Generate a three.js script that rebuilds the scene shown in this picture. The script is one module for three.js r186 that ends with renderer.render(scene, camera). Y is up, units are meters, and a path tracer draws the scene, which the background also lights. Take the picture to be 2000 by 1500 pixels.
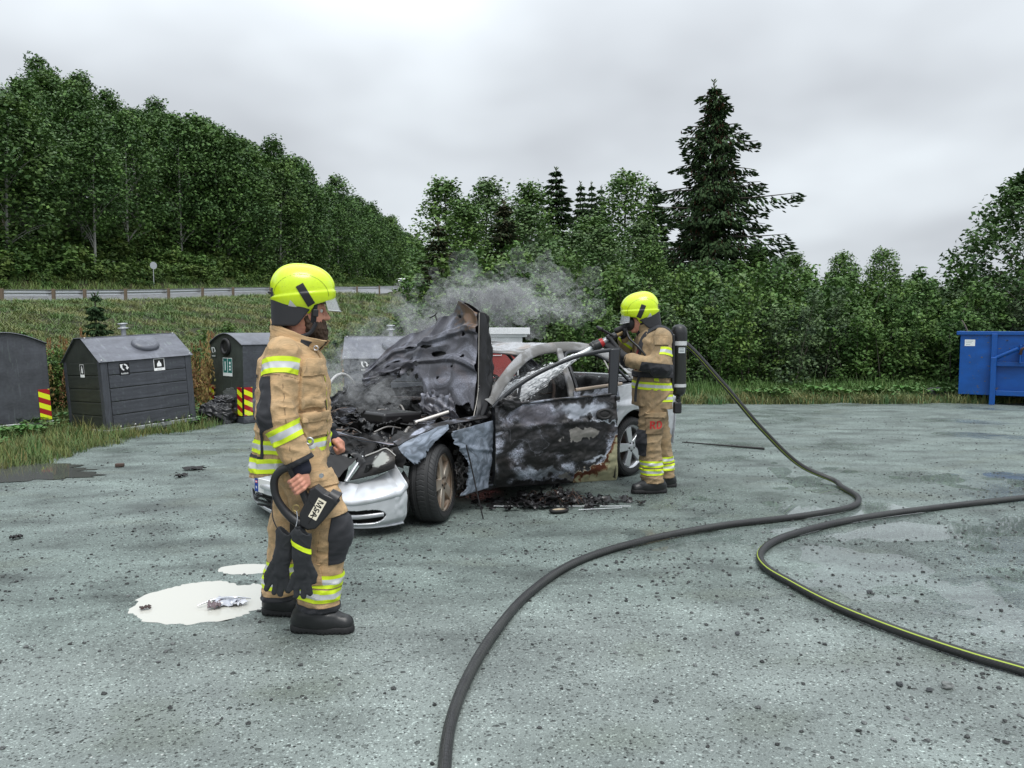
import * as THREE from 'three';
import { mergeGeometries } from 'three/addons/utils/BufferGeometryUtils.js';
import { RoundedBoxGeometry } from 'three/addons/geometries/RoundedBoxGeometry.js';
import { createNoise2D, createNoise3D } from 'simplex-noise';

// ---------- camera, sky, sun, exposure ----------
const scene = new THREE.Scene();
const camera = new THREE.PerspectiveCamera(53.13, 4 / 3, 0.1, 3000);
camera.position.set(0, 1.54, 0);
camera.rotation.set(-Math.atan(110 / 1500), 0, 0);

function rng(seed) { let s = seed >>> 0; return () => { s = (s + 0x6d2b79f5) | 0; let t = Math.imul(s ^ (s >>> 15), 1 | s); t = (t + Math.imul(t ^ (t >>> 7), 61 | t)) ^ t; return ((t ^ (t >>> 14)) >>> 0) / 4294967296; }; }
const n2 = createNoise2D(rng(11)), n3 = createNoise3D(rng(12));
const clamp = (x, a = 0, b = 1) => Math.min(b, Math.max(a, x)), lerp = (a, b, t) => a + (b - a) * t, sstep = (a, b, x) => { const t = clamp((x - a) / (b - a)); return t * t * (3 - 2 * t); };
const fbm = (x, y, o = 4) => { let s = 0, a = 0.5; for (let i = 0; i < o; i++) { s += a * n2(x, y); x = x * 2.03 + 7.1; y = y * 2.03 - 3.7; a *= 0.5; } return s; };
const fbm3 = (x, y, z, o = 3) => { let s = 0, a = 0.5; for (let i = 0; i < o; i++) { s += a * n3(x, y, z); x = x * 2.03 + 7.1; y = y * 2.03 - 3.7; z = z * 2.03 + 1.3; a *= 0.5; } return s; };

{ // overcast sky: standard overcast rise towards the zenith with soft cloud structure
  const W = 1024, H = 512, d = new Float32Array(W * H * 4);
  for (let r = 0; r < H; r++) for (let c = 0; c < W; c++) {
    const el = ((r + 0.5) / H - 0.5) * Math.PI, az = ((c + 0.5) / W - 0.5) * 2 * Math.PI, y = Math.sin(el), x = Math.cos(az) * Math.cos(el), z = Math.sin(az) * Math.cos(el);
    const e = Math.max(0, y), k = 1 / (e + 0.22);
    const cl = fbm(x * k * 0.55 + 3.1, z * k * 0.55 + 1.7, 5);
    let L = 0.54 * (1 + 0.4 * e + 1.6 * Math.pow(e, 2.2)) * (1 + 0.34 * cl);
    const cool = clamp(0.5 + cl * 0.9);
    if (y < 0) L *= 0.55;
    const i = (r * W + c) * 4;
    d[i] = L * lerp(0.91, 0.93, cool); d[i + 1] = L * lerp(0.97, 1.0, cool); d[i + 2] = L * lerp(1.045, 1.06, cool); d[i + 3] = 1;
  }
  const t = new THREE.DataTexture(d, W, H, THREE.RGBAFormat, THREE.FloatType);
  t.mapping = THREE.EquirectangularReflectionMapping; t.magFilter = THREE.LinearFilter; t.needsUpdate = true;
  scene.background = t; scene.environment = t;
}
const sun = new THREE.DirectionalLight(new THREE.Color(1, 0.97, 0.93), 1.5);
sun.position.set(6, 34, 17); sun.name = 'sun'; sun.castShadow = true; sun.shadow.radius = 50;
Object.assign(sun.shadow.camera, { left: -60, right: 60, top: 60, bottom: -60, near: 1, far: 200 });
sun.shadow.mapSize.set(4096, 4096);
scene.add(sun, sun.target);

const renderer = new THREE.WebGLRenderer({ antialias: true });
renderer.setSize(1024, 768);
renderer.toneMapping = THREE.LinearToneMapping;
renderer.toneMappingExposure = 1.25;
renderer.shadowMap.enabled = true;
// ---------- helpers ----------
const V = (x, y, z) => new THREE.Vector3(x, y, z);
const taken = new Map();
function numbered(n) { const k = taken.get(n) ?? 0; taken.set(n, k + 1); return k ? n + '_' + String(k).padStart(3, '0') : n; }
function shade(o) { o.traverse((m) => { if (m.isMesh) { m.castShadow = true; m.receiveShadow = true; } }); return o; }
function tag(o, label, category, group) { Object.assign(o.userData, { label, category }); if (group) o.userData.group = group; return o; }
function thing(name, label, category, pos = [0, 0, 0], turn = 0, group) {
  const o = new THREE.Group(); o.name = numbered(name); o.position.set(...pos); o.rotation.y = turn; scene.add(o);
  return tag(o, label, category, group);
}
function part(parent, name, g, m) { const o = new THREE.Mesh(g, m); o.name = name; o.castShadow = o.receiveShadow = true; parent.add(o); return o; }
function solo(name, label, category, g, m, group) { const o = part(scene, numbered(name), g, m); return tag(o, label, category, group); }
function setting(name, g, m, kind = 'structure') { const o = part(scene, numbered(name), g, m); o.userData.kind = kind; return o; }
function copyOf(o, label) { const c = o.clone(); c.name = numbered(o.name.replace(/_\d{3}$/, '')); c.userData = { ...o.userData }; if (label) c.userData.label = label; scene.add(c); return c; }
const rgb = (r, g, b) => new THREE.Color().setRGB(r, g, b);
function std(color, roughness = 0.7, o = {}) { return new THREE.MeshStandardMaterial({ color, roughness, side: THREE.DoubleSide, ...o }); }
function phys(color, roughness = 0.5, o = {}) { return new THREE.MeshPhysicalMaterial({ color, roughness, side: THREE.DoubleSide, ...o }); }
function bgeo(pos, idx, o = {}) {
  const g = new THREE.BufferGeometry();
  g.setAttribute('position', new THREE.BufferAttribute(Float32Array.from(pos), 3));
  if (idx) g.setIndex(new THREE.BufferAttribute(Uint32Array.from(idx), 1));
  if (o.uv) g.setAttribute('uv', new THREE.BufferAttribute(Float32Array.from(o.uv), 2));
  if (o.uv1) g.setAttribute('uv1', new THREE.BufferAttribute(Float32Array.from(o.uv1), 2));
  if (o.color) g.setAttribute('color', new THREE.BufferAttribute(Float32Array.from(o.color), 3));
  if (o.normal) g.setAttribute('normal', new THREE.BufferAttribute(Float32Array.from(o.normal), 3)); else g.computeVertexNormals();
  return g;
}
// grid of points f(u,v) -> [x,y,z], u,v in 0..1; skip(u,v) leaves cells out
function sheet(nu, nv, f, o = {}) {
  const pos = [], uv = [], idx = [];
  for (let j = 0; j <= nv; j++) for (let i = 0; i <= nu; i++) { const p = f(i / nu, j / nv); pos.push(p[0], p[1], p[2]); uv.push(o.us ? i / nu * o.us : i / nu, o.vs ? j / nv * o.vs : j / nv); }
  for (let j = 0; j < nv; j++) for (let i = 0; i < nu; i++) {
    if (o.skip && o.skip((i + 0.5) / nu, (j + 0.5) / nv)) continue;
    const a = j * (nu + 1) + i, b = a + 1, c = a + nu + 1, d = c + 1;
    idx.push(a, b, d, a, d, c);
  }
  return bgeo(pos, idx, { uv });
}
// gives an open sheet a thickness: a copy moved along the normals and a rim along every open edge
function thicken(g, t) {
  const p = g.attributes.position, n = g.attributes.normal, N = p.count, pos = new Float32Array(N * 6), ix = [...g.index.array], out = [...ix], uv = g.attributes.uv, uvs = uv && new Float32Array(N * 4);
  for (let i = 0; i < N; i++) {
    for (let c = 0; c < 3; c++) { const v = p.array[i * 3 + c]; pos[i * 3 + c] = v; pos[(N + i) * 3 + c] = v - n.array[i * 3 + c] * t; }
    if (uv) for (let c = 0; c < 2; c++) uvs[i * 2 + c] = uvs[(N + i) * 2 + c] = uv.array[i * 2 + c];
  }
  for (let k = 0; k < ix.length; k += 3) out.push(N + ix[k], N + ix[k + 2], N + ix[k + 1]);
  const edge = new Map();
  for (let k = 0; k < ix.length; k += 3) for (let e = 0; e < 3; e++) { const a = ix[k + e], b = ix[k + (e + 1) % 3]; const key = a < b ? a * 1e7 + b : b * 1e7 + a; edge.set(key, edge.has(key) ? null : [a, b]); }
  for (const e of edge.values()) if (e) out.push(e[0], N + e[0], e[1], e[1], N + e[0], N + e[1]);
  return bgeo(pos, out, { uv: uvs });
}
const box = (w, h, d, x = 0, y = 0, z = 0, r = 0.008) => { const m = Math.min(w, h, d); const g = m > 2.2 * r && r > 0 ? new RoundedBoxGeometry(w, h, d, 2, r) : new THREE.BoxGeometry(w, h, d); return g.translate(x, y, z); };
const tube = (pts, r, seg = 24, rad = 8, closed = false, tension = 0.5) => new THREE.TubeGeometry(new THREE.CatmullRomCurve3(pts.map((p) => (p.isVector3 ? p : V(...p))), closed, 'catmullrom', tension), seg, r, rad, closed);
// straight tapered bar between two points
function bar(a, b, r0, r1 = r0, n = 8) {
  const A = V(...a), B = V(...b), L = A.distanceTo(B), g = new THREE.CylinderGeometry(r1, r0, L, n);
  g.translate(0, L / 2, 0).applyQuaternion(new THREE.Quaternion().setFromUnitVectors(V(0, 1, 0), B.clone().sub(A).normalize())).translate(A.x, A.y, A.z);
  return g;
}
// tapered tube along points with a radius per point
function limb(pts, radii, rad = 8, segPer = 4) {
  const c = new THREE.CatmullRomCurve3(pts.map((p) => V(...p))), n = (pts.length - 1) * segPer, fr = c.computeFrenetFrames(n, false), pos = [], idx = [], uv = [];
  for (let i = 0; i <= n; i++) {
    const t = i / n, P = c.getPoint(t), k = t * (pts.length - 1), a = Math.min(pts.length - 2, Math.floor(k)), R = lerp(radii[a], radii[a + 1], k - a), f = Math.round(t * n);
    for (let j = 0; j <= rad; j++) { const w = j / rad * Math.PI * 2, q = P.clone().addScaledVector(fr.normals[f], Math.cos(w) * R).addScaledVector(fr.binormals[f], Math.sin(w) * R); pos.push(q.x, q.y, q.z); uv.push(j / rad, t * c.getLength()); }
  }
  for (let i = 0; i < n; i++) for (let j = 0; j < rad; j++) { const a = i * (rad + 1) + j, b = a + rad + 1; idx.push(a, b, a + 1, a + 1, b, b + 1); }
  return bgeo(pos, idx, { uv });
}
function merge(list) {
  const gs = list.map((g) => { const h = g.index ? g.toNonIndexed() : g.clone(); for (const k of Object.keys(h.attributes)) if (!['position', 'normal', 'uv'].includes(k)) h.deleteAttribute(k); if (!h.attributes.uv) h.setAttribute('uv', new THREE.BufferAttribute(new Float32Array(h.attributes.position.count * 2), 2)); return h; });
  return mergeGeometries(gs);
}
// a canvas texture; paint(ctx, w, h)
function canvasTex(w, h, paint, o = {}) {
  const c = document.createElement('canvas'); c.width = w; c.height = h; paint(c.getContext('2d'), w, h);
  const t = new THREE.CanvasTexture(c); if (o.data !== true) t.colorSpace = THREE.SRGBColorSpace;
  t.wrapS = t.wrapT = o.wrap ?? THREE.RepeatWrapping; if (o.repeat) t.repeat.set(...o.repeat); return t;
}
// a texture from a function (u,v) -> [r,g,b] (linear 0..1 when data, else sRGB 0..1)
function fnTex(w, h, f, o = {}) {
  const d = new Uint8Array(w * h * 4);
  for (let y = 0; y < h; y++) for (let x = 0; x < w; x++) { const c = f((x + 0.5) / w, (y + 0.5) / h), i = (y * w + x) * 4; d[i] = clamp(c[0]) * 255; d[i + 1] = clamp(c[1]) * 255; d[i + 2] = clamp(c[2]) * 255; d[i + 3] = c.length > 3 ? clamp(c[3]) * 255 : 255; }
  const t = new THREE.DataTexture(d, w, h); t.magFilter = THREE.LinearFilter; t.minFilter = THREE.LinearFilter; t.wrapS = t.wrapT = o.wrap ?? THREE.RepeatWrapping;
  if (!o.data) t.colorSpace = THREE.SRGBColorSpace; if (o.repeat) t.repeat.set(...o.repeat); t.needsUpdate = true; return t;
}
// tileable noise on the unit square
const tnoise = (u, v, f, s = 0) => { const a = u * Math.PI * 2, b = v * Math.PI * 2, R = f / (Math.PI * 2); return 0.5 * (n3(Math.cos(a) * R + s, Math.sin(a) * R, Math.cos(b) * R * 1.01 + Math.sin(b) * R * 0.73 + s) + n3(Math.cos(b) * R - s, Math.sin(b) * R + 5, Math.cos(a + 1) * R)); };
// ---------- terrain, lot, road ----------
const GR = [[-62, 8, 1.6], [-46, -16, 2.1], [-34, -33, 2.6], [-28, -42, 2.86], [-24.2, -49, 3.2], [-21.2, -60, 3.9], [-15.8, -75, 4.75], [-13.3, -92, 5.75], [-12.4, -112, 6.6], [-12.2, -140, 7.4], [-13, -190, 8.6], [-16, -420, 12]];
const roadCurve = new THREE.CatmullRomCurve3(GR.map((p) => V(p[0], p[2], p[1])), false, 'centripetal');
const roadPts = roadCurve.getSpacedPoints(480);
function roadAt(x, z) { // nearest point of the guard rail line: [index, signed offset (positive beyond the road), height]
  let best = 1e9, bi = 0;
  for (let i = 0; i < roadPts.length; i += 2) { const d = (roadPts[i].x - x) ** 2 + (roadPts[i].z - z) ** 2; if (d < best) { best = d; bi = i; } }
  const p = roadPts[bi], q = roadPts[Math.min(480, bi + 1)], o = roadPts[Math.max(0, bi - 1)], tx = q.x - o.x, tz = q.z - o.z;
  return [bi, Math.sqrt(best) * Math.sign(tz * (x - p.x) - tx * (z - p.z)), p.y];
}
const lotLeft = (z) => (z > -8 ? -5.7 : z > -10.5 ? lerp(-5.7, -5.6, (-8 - z) / 2.5) : lerp(-5.6, -4.4, clamp((-10.5 - z) / 2.3)));
const lotFar = (x) => -lerp(12.9, 15.6, sstep(-5, 3, x)) - 0.045 * Math.max(0, x - 3);
function lotInside(x, z) { return Math.min(x - lotLeft(z), z - lotFar(x)) + 0.34 * fbm(x * 0.55, z * 0.55, 4); }
function landHeight(x, z) {
  const [i, u, rh] = roadAt(x, z);
  let h;
  if (u > 0) {
    const s = 1 - sstep(-62, -135, z), slope = lerp(0.10, 0.555, s);
    h = rh + Math.min(u, 8) * 0.09 - 0.12 + Math.max(0, u - 9) * slope * (1 - 0.25 * sstep(20, 90, u)) * 1.0;
    h = Math.min(h, rh + 46);
  } else h = rh * sstep(0, 1, 1 - (-u - 2.0) / 24) - 0.1 * sstep(-3, 0, u);
  h += 0.16 * fbm(x * 0.23, z * 0.23, 4) * sstep(0.3, 3, -lotInside(x, z));
  return h;
}
{
  const axis = (lo, hi, a, b, fine, coarse) => { const v = []; for (let t = lo; t < a; t += Math.max(coarse, (a - t) * 0.12)) v.push(t); for (let t = a; t < b; t += fine) v.push(t); for (let t = b; t <= hi; t += Math.max(coarse, (t - b) * 0.12)) v.push(t); v.push(hi); return v; };
  const xs = axis(-900, 900, -36, 18, 0.45, 2.4), zs = axis(-1400, 60, -44, 4, 0.45, 2.4), pos = [], idx = [], col = [], nx = xs.length;
  for (const z of zs) for (const x of xs) {
    const inside = lotInside(x, z); let h = landHeight(x, z);
    h += inside > -0.4 ? -0.1 * sstep(-0.4, 0.5, inside) : 0;
    pos.push(x, h, z);
    const a = fbm(x * 0.4, z * 0.4, 4), b = fbm(x * 1.7 + 9, z * 1.7, 3), dry = clamp(0.5 + a * 1.1 + b * 0.4);
    col.push(lerp(0.055, 0.15, dry), lerp(0.085, 0.125, dry), lerp(0.03, 0.05, dry));
  }
  for (let j = 0; j < zs.length - 1; j++) for (let i = 0; i < nx - 1; i++) { const a = j * nx + i, b = a + 1, c = a + nx, d = c + 1; idx.push(a, c, b, b, c, d); }
  const uv = []; for (let i = 0; i < pos.length; i += 3) uv.push(pos[i] / 2, pos[i + 2] / 2);
  const soil = fnTex(512, 512, (u, v) => { const n = 0.72 + 0.3 * tnoise(u, v, 30) + 0.25 * tnoise(u, v, 90, 3); return [n, n, n]; });
  setting('ground', bgeo(pos, idx, { color: col, uv }), std(0xffffff, 0.95, { vertexColors: true, map: soil, bumpMap: soil, bumpScale: 0.05 }));
}
// gravel: a tile of stamped stones for colour and relief, tinted over the lot by vertex colours
const gravelTile = (() => {
  const N = 2048, hgt = new Float32Array(N * N), tone = new Float32Array(N * N).fill(0.5), r = rng(5);
  for (let i = 0; i < N * N; i++) { hgt[i] = 0.15 * r(); tone[i] = 0.50 + 0.16 * (r() - 0.5); }
  const stamp = (cx, cy, R, t, el, an) => {
    const c = Math.cos(an), s = Math.sin(an), m = Math.ceil(R * 1.3);
    for (let y = -m; y <= m; y++) for (let x = -m; x <= m; x++) {
      const a = (x * c + y * s) / R, b = (y * c - x * s) / (R * el), d = Math.max(Math.abs(a) * 0.85 + Math.abs(b) * 0.5, Math.abs(b) * 0.9 + Math.abs(a) * 0.35);
      if (d > 1) continue;
      const k = ((cy + y + N) % N) * N + ((cx + x + N) % N), h = (1 - d * d) * R * 0.13;
      if (h > hgt[k]) { hgt[k] = h; tone[k] = t + 0.07 * (r() - 0.5) - (d > 0.85 ? 0.06 : 0); }
    }
  };
  for (let i = 0; i < 150000; i++) { const q = r(), R = 1.2 + 2.2 * q * q; stamp(r() * N | 0, r() * N | 0, R, 0.30 + 0.46 * r() - (r() < 0.16 ? 0.22 : 0) + (r() < 0.02 ? 0.22 : 0), 0.6 + 0.4 * r(), r() * 6.3); }
  for (let i = 0; i < 3500; i++) { const q = r(), R = 3 + 4.5 * q * q * q; stamp(r() * N | 0, r() * N | 0, R, 0.24 + 0.34 * r(), 0.55 + 0.45 * r(), r() * 6.3); }
  const c = new Uint8Array(N * N * 4), b = new Uint8Array(N * N * 4);
  for (let i = 0; i < N * N; i++) { const t = clamp(tone[i]); c[i * 4] = 255 * clamp(t * 1.22); c[i * 4 + 1] = 255 * clamp(t * 1.28); c[i * 4 + 2] = 255 * clamp(t * 1.27); c[i * 4 + 3] = 255; b[i * 4] = b[i * 4 + 1] = b[i * 4 + 2] = 255 * clamp(hgt[i]); b[i * 4 + 3] = 255; }
  const mk = (d, srgb) => { const t = new THREE.DataTexture(d, N, N); t.wrapS = t.wrapT = THREE.RepeatWrapping; t.magFilter = t.minFilter = THREE.LinearFilter; if (srgb) t.colorSpace = THREE.SRGBColorSpace; t.needsUpdate = true; return t; };
  return { color: mk(c, true), bump: mk(b, false) };
})();
// how compact (1) or loose (0) the gravel is, and how wet
const compact = (x, z) => clamp(sstep(-4.9, -3.4, z + 0.16 * x - 0.9 * sstep(0.5, 4, x) + 0.35 * fbm(x * 0.5, z * 0.5, 3)) + 0.25 * fbm(x * 0.9 + 4, z * 0.9, 3));
const wetness = (x, z) => clamp(0.38 + 0.8 * fbm(x * 0.33 + 2, z * 0.5 - 5, 4) + 0.62 * sstep(0.4, 2.6, x) * sstep(-9, -5.5, z) + 0.25 * sstep(-3, -1.5, z));
const LOT = { x0: -15, x1: 17, z0: -18, z1: 4 };
// hollows that hold water: x, z, half width, half depth
const PUD = [[-1.745, -4.265, 0.31, 0.27], [-1.70, -4.83, 0.15, 0.09]];
function lotHeight(x, z) { let dip = 0; for (const [a, b, w, d] of PUD) { const q = ((x - a) / w) ** 2 + ((z - b) / d) ** 2; if (q < 4) dip += 0.03 * sstep(1.7, 0.35, Math.sqrt(q) + 0.30 * fbm(x * 3.5, z * 3.5, 3) + 0.12 * fbm(x * 17, z * 17, 2)); } return -dip + 0.004 * fbm(x * 9, z * 9, 2) * (dip ? 1 : 0) + 0.007 * fbm(x * 1.3, z * 1.3, 3) + 0.006 * fbm(x * 0.4, z * 0.4, 2); }
{
  const ax = (a, b, f0, f1, fine, step) => { const v = []; for (let t = a; t <= b + 1e-6; t += t > f0 && t < f1 ? fine : step) v.push(t); return v; };
  const X = ax(LOT.x0, LOT.x1, -2.35, -1.2, 0.014, 0.1), Z = ax(LOT.z0, LOT.z1, -5.05, -3.75, 0.014, 0.1), nx = X.length - 1, nz = Z.length - 1, pos = [], col = [], uv = [], uv1 = [], idx = [];
  for (let j = 0; j <= nz; j++) for (let i = 0; i <= nx; i++) {
    const x = X[i], z = Z[j], inside = lotInside(x, z);
    pos.push(x, lotHeight(x, z) - 0.16 * sstep(0.15, -0.5, inside), z);
    const k = compact(x, z), p = fbm(x * 0.9 + 3, z * 1.6 + 1, 6), mud = sstep(0.28, 0.5, fbm(x * 0.5 + 20, z * 1.1 + 8, 6)), pale = sstep(0.1, 0.5, fbm(x * 0.5 - 9, z * 1.3 + 2, 6));
    let c = [lerp(0.40, 0.53, k), lerp(0.445, 0.55, k), lerp(0.415, 0.525, k)].map((v) => v * (1 + 0.36 * p + 0.22 * pale - 0.34 * (1 - k * 0.7) * sstep(-0.1, 0.45, fbm(x * 1.1 + 31, z * 2.4 + 4, 6) + 0.25 * fbm(x * 5, z * 9, 3))));
    c = [lerp(c[0], 0.34, mud * 0.5), lerp(c[1], 0.36, mud * 0.5), lerp(c[2], 0.30, mud * 0.5)];
    col.push(...c); uv.push(x / 4, z / 4); uv1.push((x - LOT.x0) / (LOT.x1 - LOT.x0), (z - LOT.z0) / (LOT.z1 - LOT.z0));
  }
  for (let j = 0; j < nz; j++) for (let i = 0; i < nx; i++) { const a = j * (nx + 1) + i, b = a + 1, c = a + nx + 1, d = c + 1; idx.push(a, c, b, b, c, d); }
  const rough = fnTex(1024, 704, (u, v) => { const x = lerp(LOT.x0, LOT.x1, u), z = lerp(LOT.z0, LOT.z1, v), w = wetness(x, z) + 0.18 * fbm(x * 4, z * 4, 3); const r = lerp(0.74, 0.15, sstep(0.2, 0.95, w)); return [r, r, r]; }, { data: true });
  rough.channel = 1;
  setting('gravel_lot', bgeo(pos, idx, { color: col, uv, uv1 }), phys(0xffffff, 1, { vertexColors: true, map: gravelTile.color, bumpMap: gravelTile.bump, bumpScale: 0.009, roughnessMap: rough }));
}
{ // road beyond the guard rail, banked towards the lot
  const n = 200, pos = [], idx = [], uv = [];
  for (let i = 0; i <= n; i++) {
    const t = 0.05 + 0.6 * i / n, p = roadCurve.getPointAt(t), d = roadCurve.getTangentAt(t), sx = d.z, sz = -d.x, l = Math.hypot(sx, sz);
    for (let k = 0; k <= 4; k++) { const u = 0.45 + 7.2 * k / 4; pos.push(p.x + sx / l * u, p.y + u * 0.09 + 0.02 - (k === 0 ? 0.12 : 0), p.z + sz / l * u); uv.push(u / 3, t * 80); }
  }
  for (let i = 0; i < n; i++) for (let k = 0; k < 4; k++) { const a = i * 5 + k, b = a + 5; idx.push(a, a + 1, b, b, a + 1, b + 1); }
  const asphalt = fnTex(256, 256, (u, v) => { const k = 0.47 + 0.10 * tnoise(u, v, 12) + 0.12 * tnoise(u, v, 80, 4); return [k, k * 1.01, k * 1.03]; });
  setting('road', bgeo(pos, idx, { uv }), std(0xffffff, 0.42, { map: asphalt }));
}
// ---------- plants ----------
const leafMat = (o = {}) => phys(0xffffff, 0.6, { vertexColors: true, transmission: 0.25, specularIntensity: 0.35, ...o });
const M_leaf = leafMat(), M_needle = phys(0xffffff, 0.75, { vertexColors: true, specularIntensity: 0.3 }), M_bark = std(0xffffff, 0.9, { vertexColors: false, color: rgb(0.13, 0.115, 0.095) }), M_barkPale = std(rgb(0.30, 0.30, 0.28), 0.9), M_barkDark = std(rgb(0.06, 0.05, 0.042), 0.95);
class Leaves {
  constructor(seed) { this.p = []; this.n = []; this.c = []; this.i = []; this.r = rng(seed); }
  // a folded leaf of four points; dir is its long axis, out a direction its face leans to
  leaf(x, y, z, dx, dy, dz, ox, oy, oz, L, W, c, k = 0.5) {
    let sx = dy * oz - dz * oy, sy = dz * ox - dx * oz, sz = dx * oy - dy * ox; const sl = Math.hypot(sx, sy, sz) || 1; sx /= sl; sy /= sl; sz /= sl;
    const nx = sy * dz - sz * dy, ny = sz * dx - sx * dz, nz = sx * dy - sy * dx, b = this.p.length / 3, f = W * 0.22;
    const s = nx * ox + ny * oy + nz * oz < 0 ? -1 : 1;
    this.p.push(x - dx * L / 2, y - dy * L / 2, z - dz * L / 2, x + sx * W / 2 + nx * f * s, y + sy * W / 2 + ny * f * s, z + sz * W / 2 + nz * f * s, x + dx * L / 2, y + dy * L / 2, z + dz * L / 2, x - sx * W / 2 + nx * f * s, y - sy * W / 2 + ny * f * s, z - sz * W / 2 + nz * f * s);
    let mx = nx * s * (1 - k) + ox * k, my = ny * s * (1 - k) + oy * k, mz = nz * s * (1 - k) + oz * k; const ml = Math.hypot(mx, my, mz) || 1;
    for (let q = 0; q < 4; q++) { this.n.push(mx / ml, my / ml, mz / ml); this.c.push(c[0], c[1], c[2]); }
    this.i.push(b, b + 1, b + 2, b, b + 2, b + 3);
  }
  rand3() { const r = this.r; let x, y, z, l; do { x = r() * 2 - 1; y = r() * 2 - 1; z = r() * 2 - 1; l = x * x + y * y + z * z; } while (l > 1 || l < 0.01); l = Math.sqrt(l); return [x / l, y / l, z / l, l]; }
  cluster(cx, cy, cz, R, n, size, col, flat = 0.75, vary = 0.35) {
    const r = this.r;
    for (let q = 0; q < n; q++) {
      const a = this.rand3(), d = R * Math.pow(r(), 0.45), o = this.rand3();
      const ox = a[0] * 0.6 + o[0] * 0.5, oy = a[1] * 0.5 + 0.55 + o[1] * 0.35, oz = a[2] * 0.6 + o[2] * 0.5, ol = Math.hypot(ox, oy, oz) || 1;
      const v = this.rand3(); let dx = v[0], dy = v[1] * 0.5 - 0.25, dz = v[2]; const dl = Math.hypot(dx, dy, dz) || 1;
      const s = size * (0.65 + 0.7 * r()), k = 1 + vary * (r() - 0.5) * 2;
      this.leaf(cx + a[0] * d, cy + a[1] * d * flat, cz + a[2] * d, dx / dl, dy / dl, dz / dl, ox / ol, oy / ol, oz / ol, s * 1.25, s * 0.8, [col[0] * k, col[1] * k, col[2] * k], 0.45);
    }
  }
  build() { return bgeo(this.p, this.i, { normal: this.n, color: this.c }); }
}
const mixc = (a, b, t) => a.map((v, i) => lerp(v, b[i], t));
const GREEN = { alder: [0.068, 0.142, 0.040], alderLight: [0.115, 0.212, 0.050], birch: [0.142, 0.238, 0.058], willow: [0.160, 0.242, 0.098], lime: [0.14, 0.225, 0.05], spruce: [0.034, 0.066, 0.030], spruceTip: [0.070, 0.118, 0.045] };
// broad-leaved tree: tapered trunk, limbs that reach to leaf clumps through the crown
function leafyTree(seed, o) {
  const L = new Leaves(seed), r = L.r, wood = [], g = new THREE.Group();
  const lean = [(r() - 0.5) * 0.12 * o.h, (r() - 0.5) * 0.12 * o.h], at = (t) => [lean[0] * t * t, o.h * t, lean[1] * t * t];
  wood.push(limb([at(0), at(0.3), at(0.6), at(0.96)], [o.trunk, o.trunk * 0.75, o.trunk * 0.5, o.trunk * 0.12], 7, 3));
  for (let k = 0; k < o.clumps; k++) {
    const t = lerp(o.base, 1, Math.pow((k + r()) / o.clumps, 0.9)), e = (t - o.base) / (1 - o.base), prof = o.prof(e), a = k * 2.39996 + r(), rad = o.R * prof * (0.35 + 0.65 * Math.sqrt(r()));
    const c = at(Math.min(t, 0.99)), cx = c[0] + Math.cos(a) * rad, cz = c[2] + Math.sin(a) * rad, cy = c[1] + (r() - 0.35) * o.h * 0.05;
    const col = mixc(o.dark, o.light, r());
    const R = o.clumpR * (0.65 + 0.6 * r()) * (e > 0.85 ? 0.75 : 1);
    L.cluster(cx, cy, cz, R, Math.round(o.per * (0.7 + 0.6 * r())), o.leaf, col, 0.7);
    if (k % o.limbEach === 0) { const s = at(Math.max(0.12, t - 0.14 - 0.1 * r())); wood.push(limb([s, [lerp(s[0], cx, 0.5), lerp(s[1], cy, 0.62), lerp(s[2], cz, 0.5)], [cx, cy, cz]], [o.trunk * 0.32 * (1.2 - t), o.trunk * 0.2 * (1.2 - t), 0.012], 5, 2)); }
  }
  part(g, 'trunk', merge(wood), o.bark ?? M_barkPale); part(g, 'crown', L.build(), M_leaf);
  return g;
}
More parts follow.
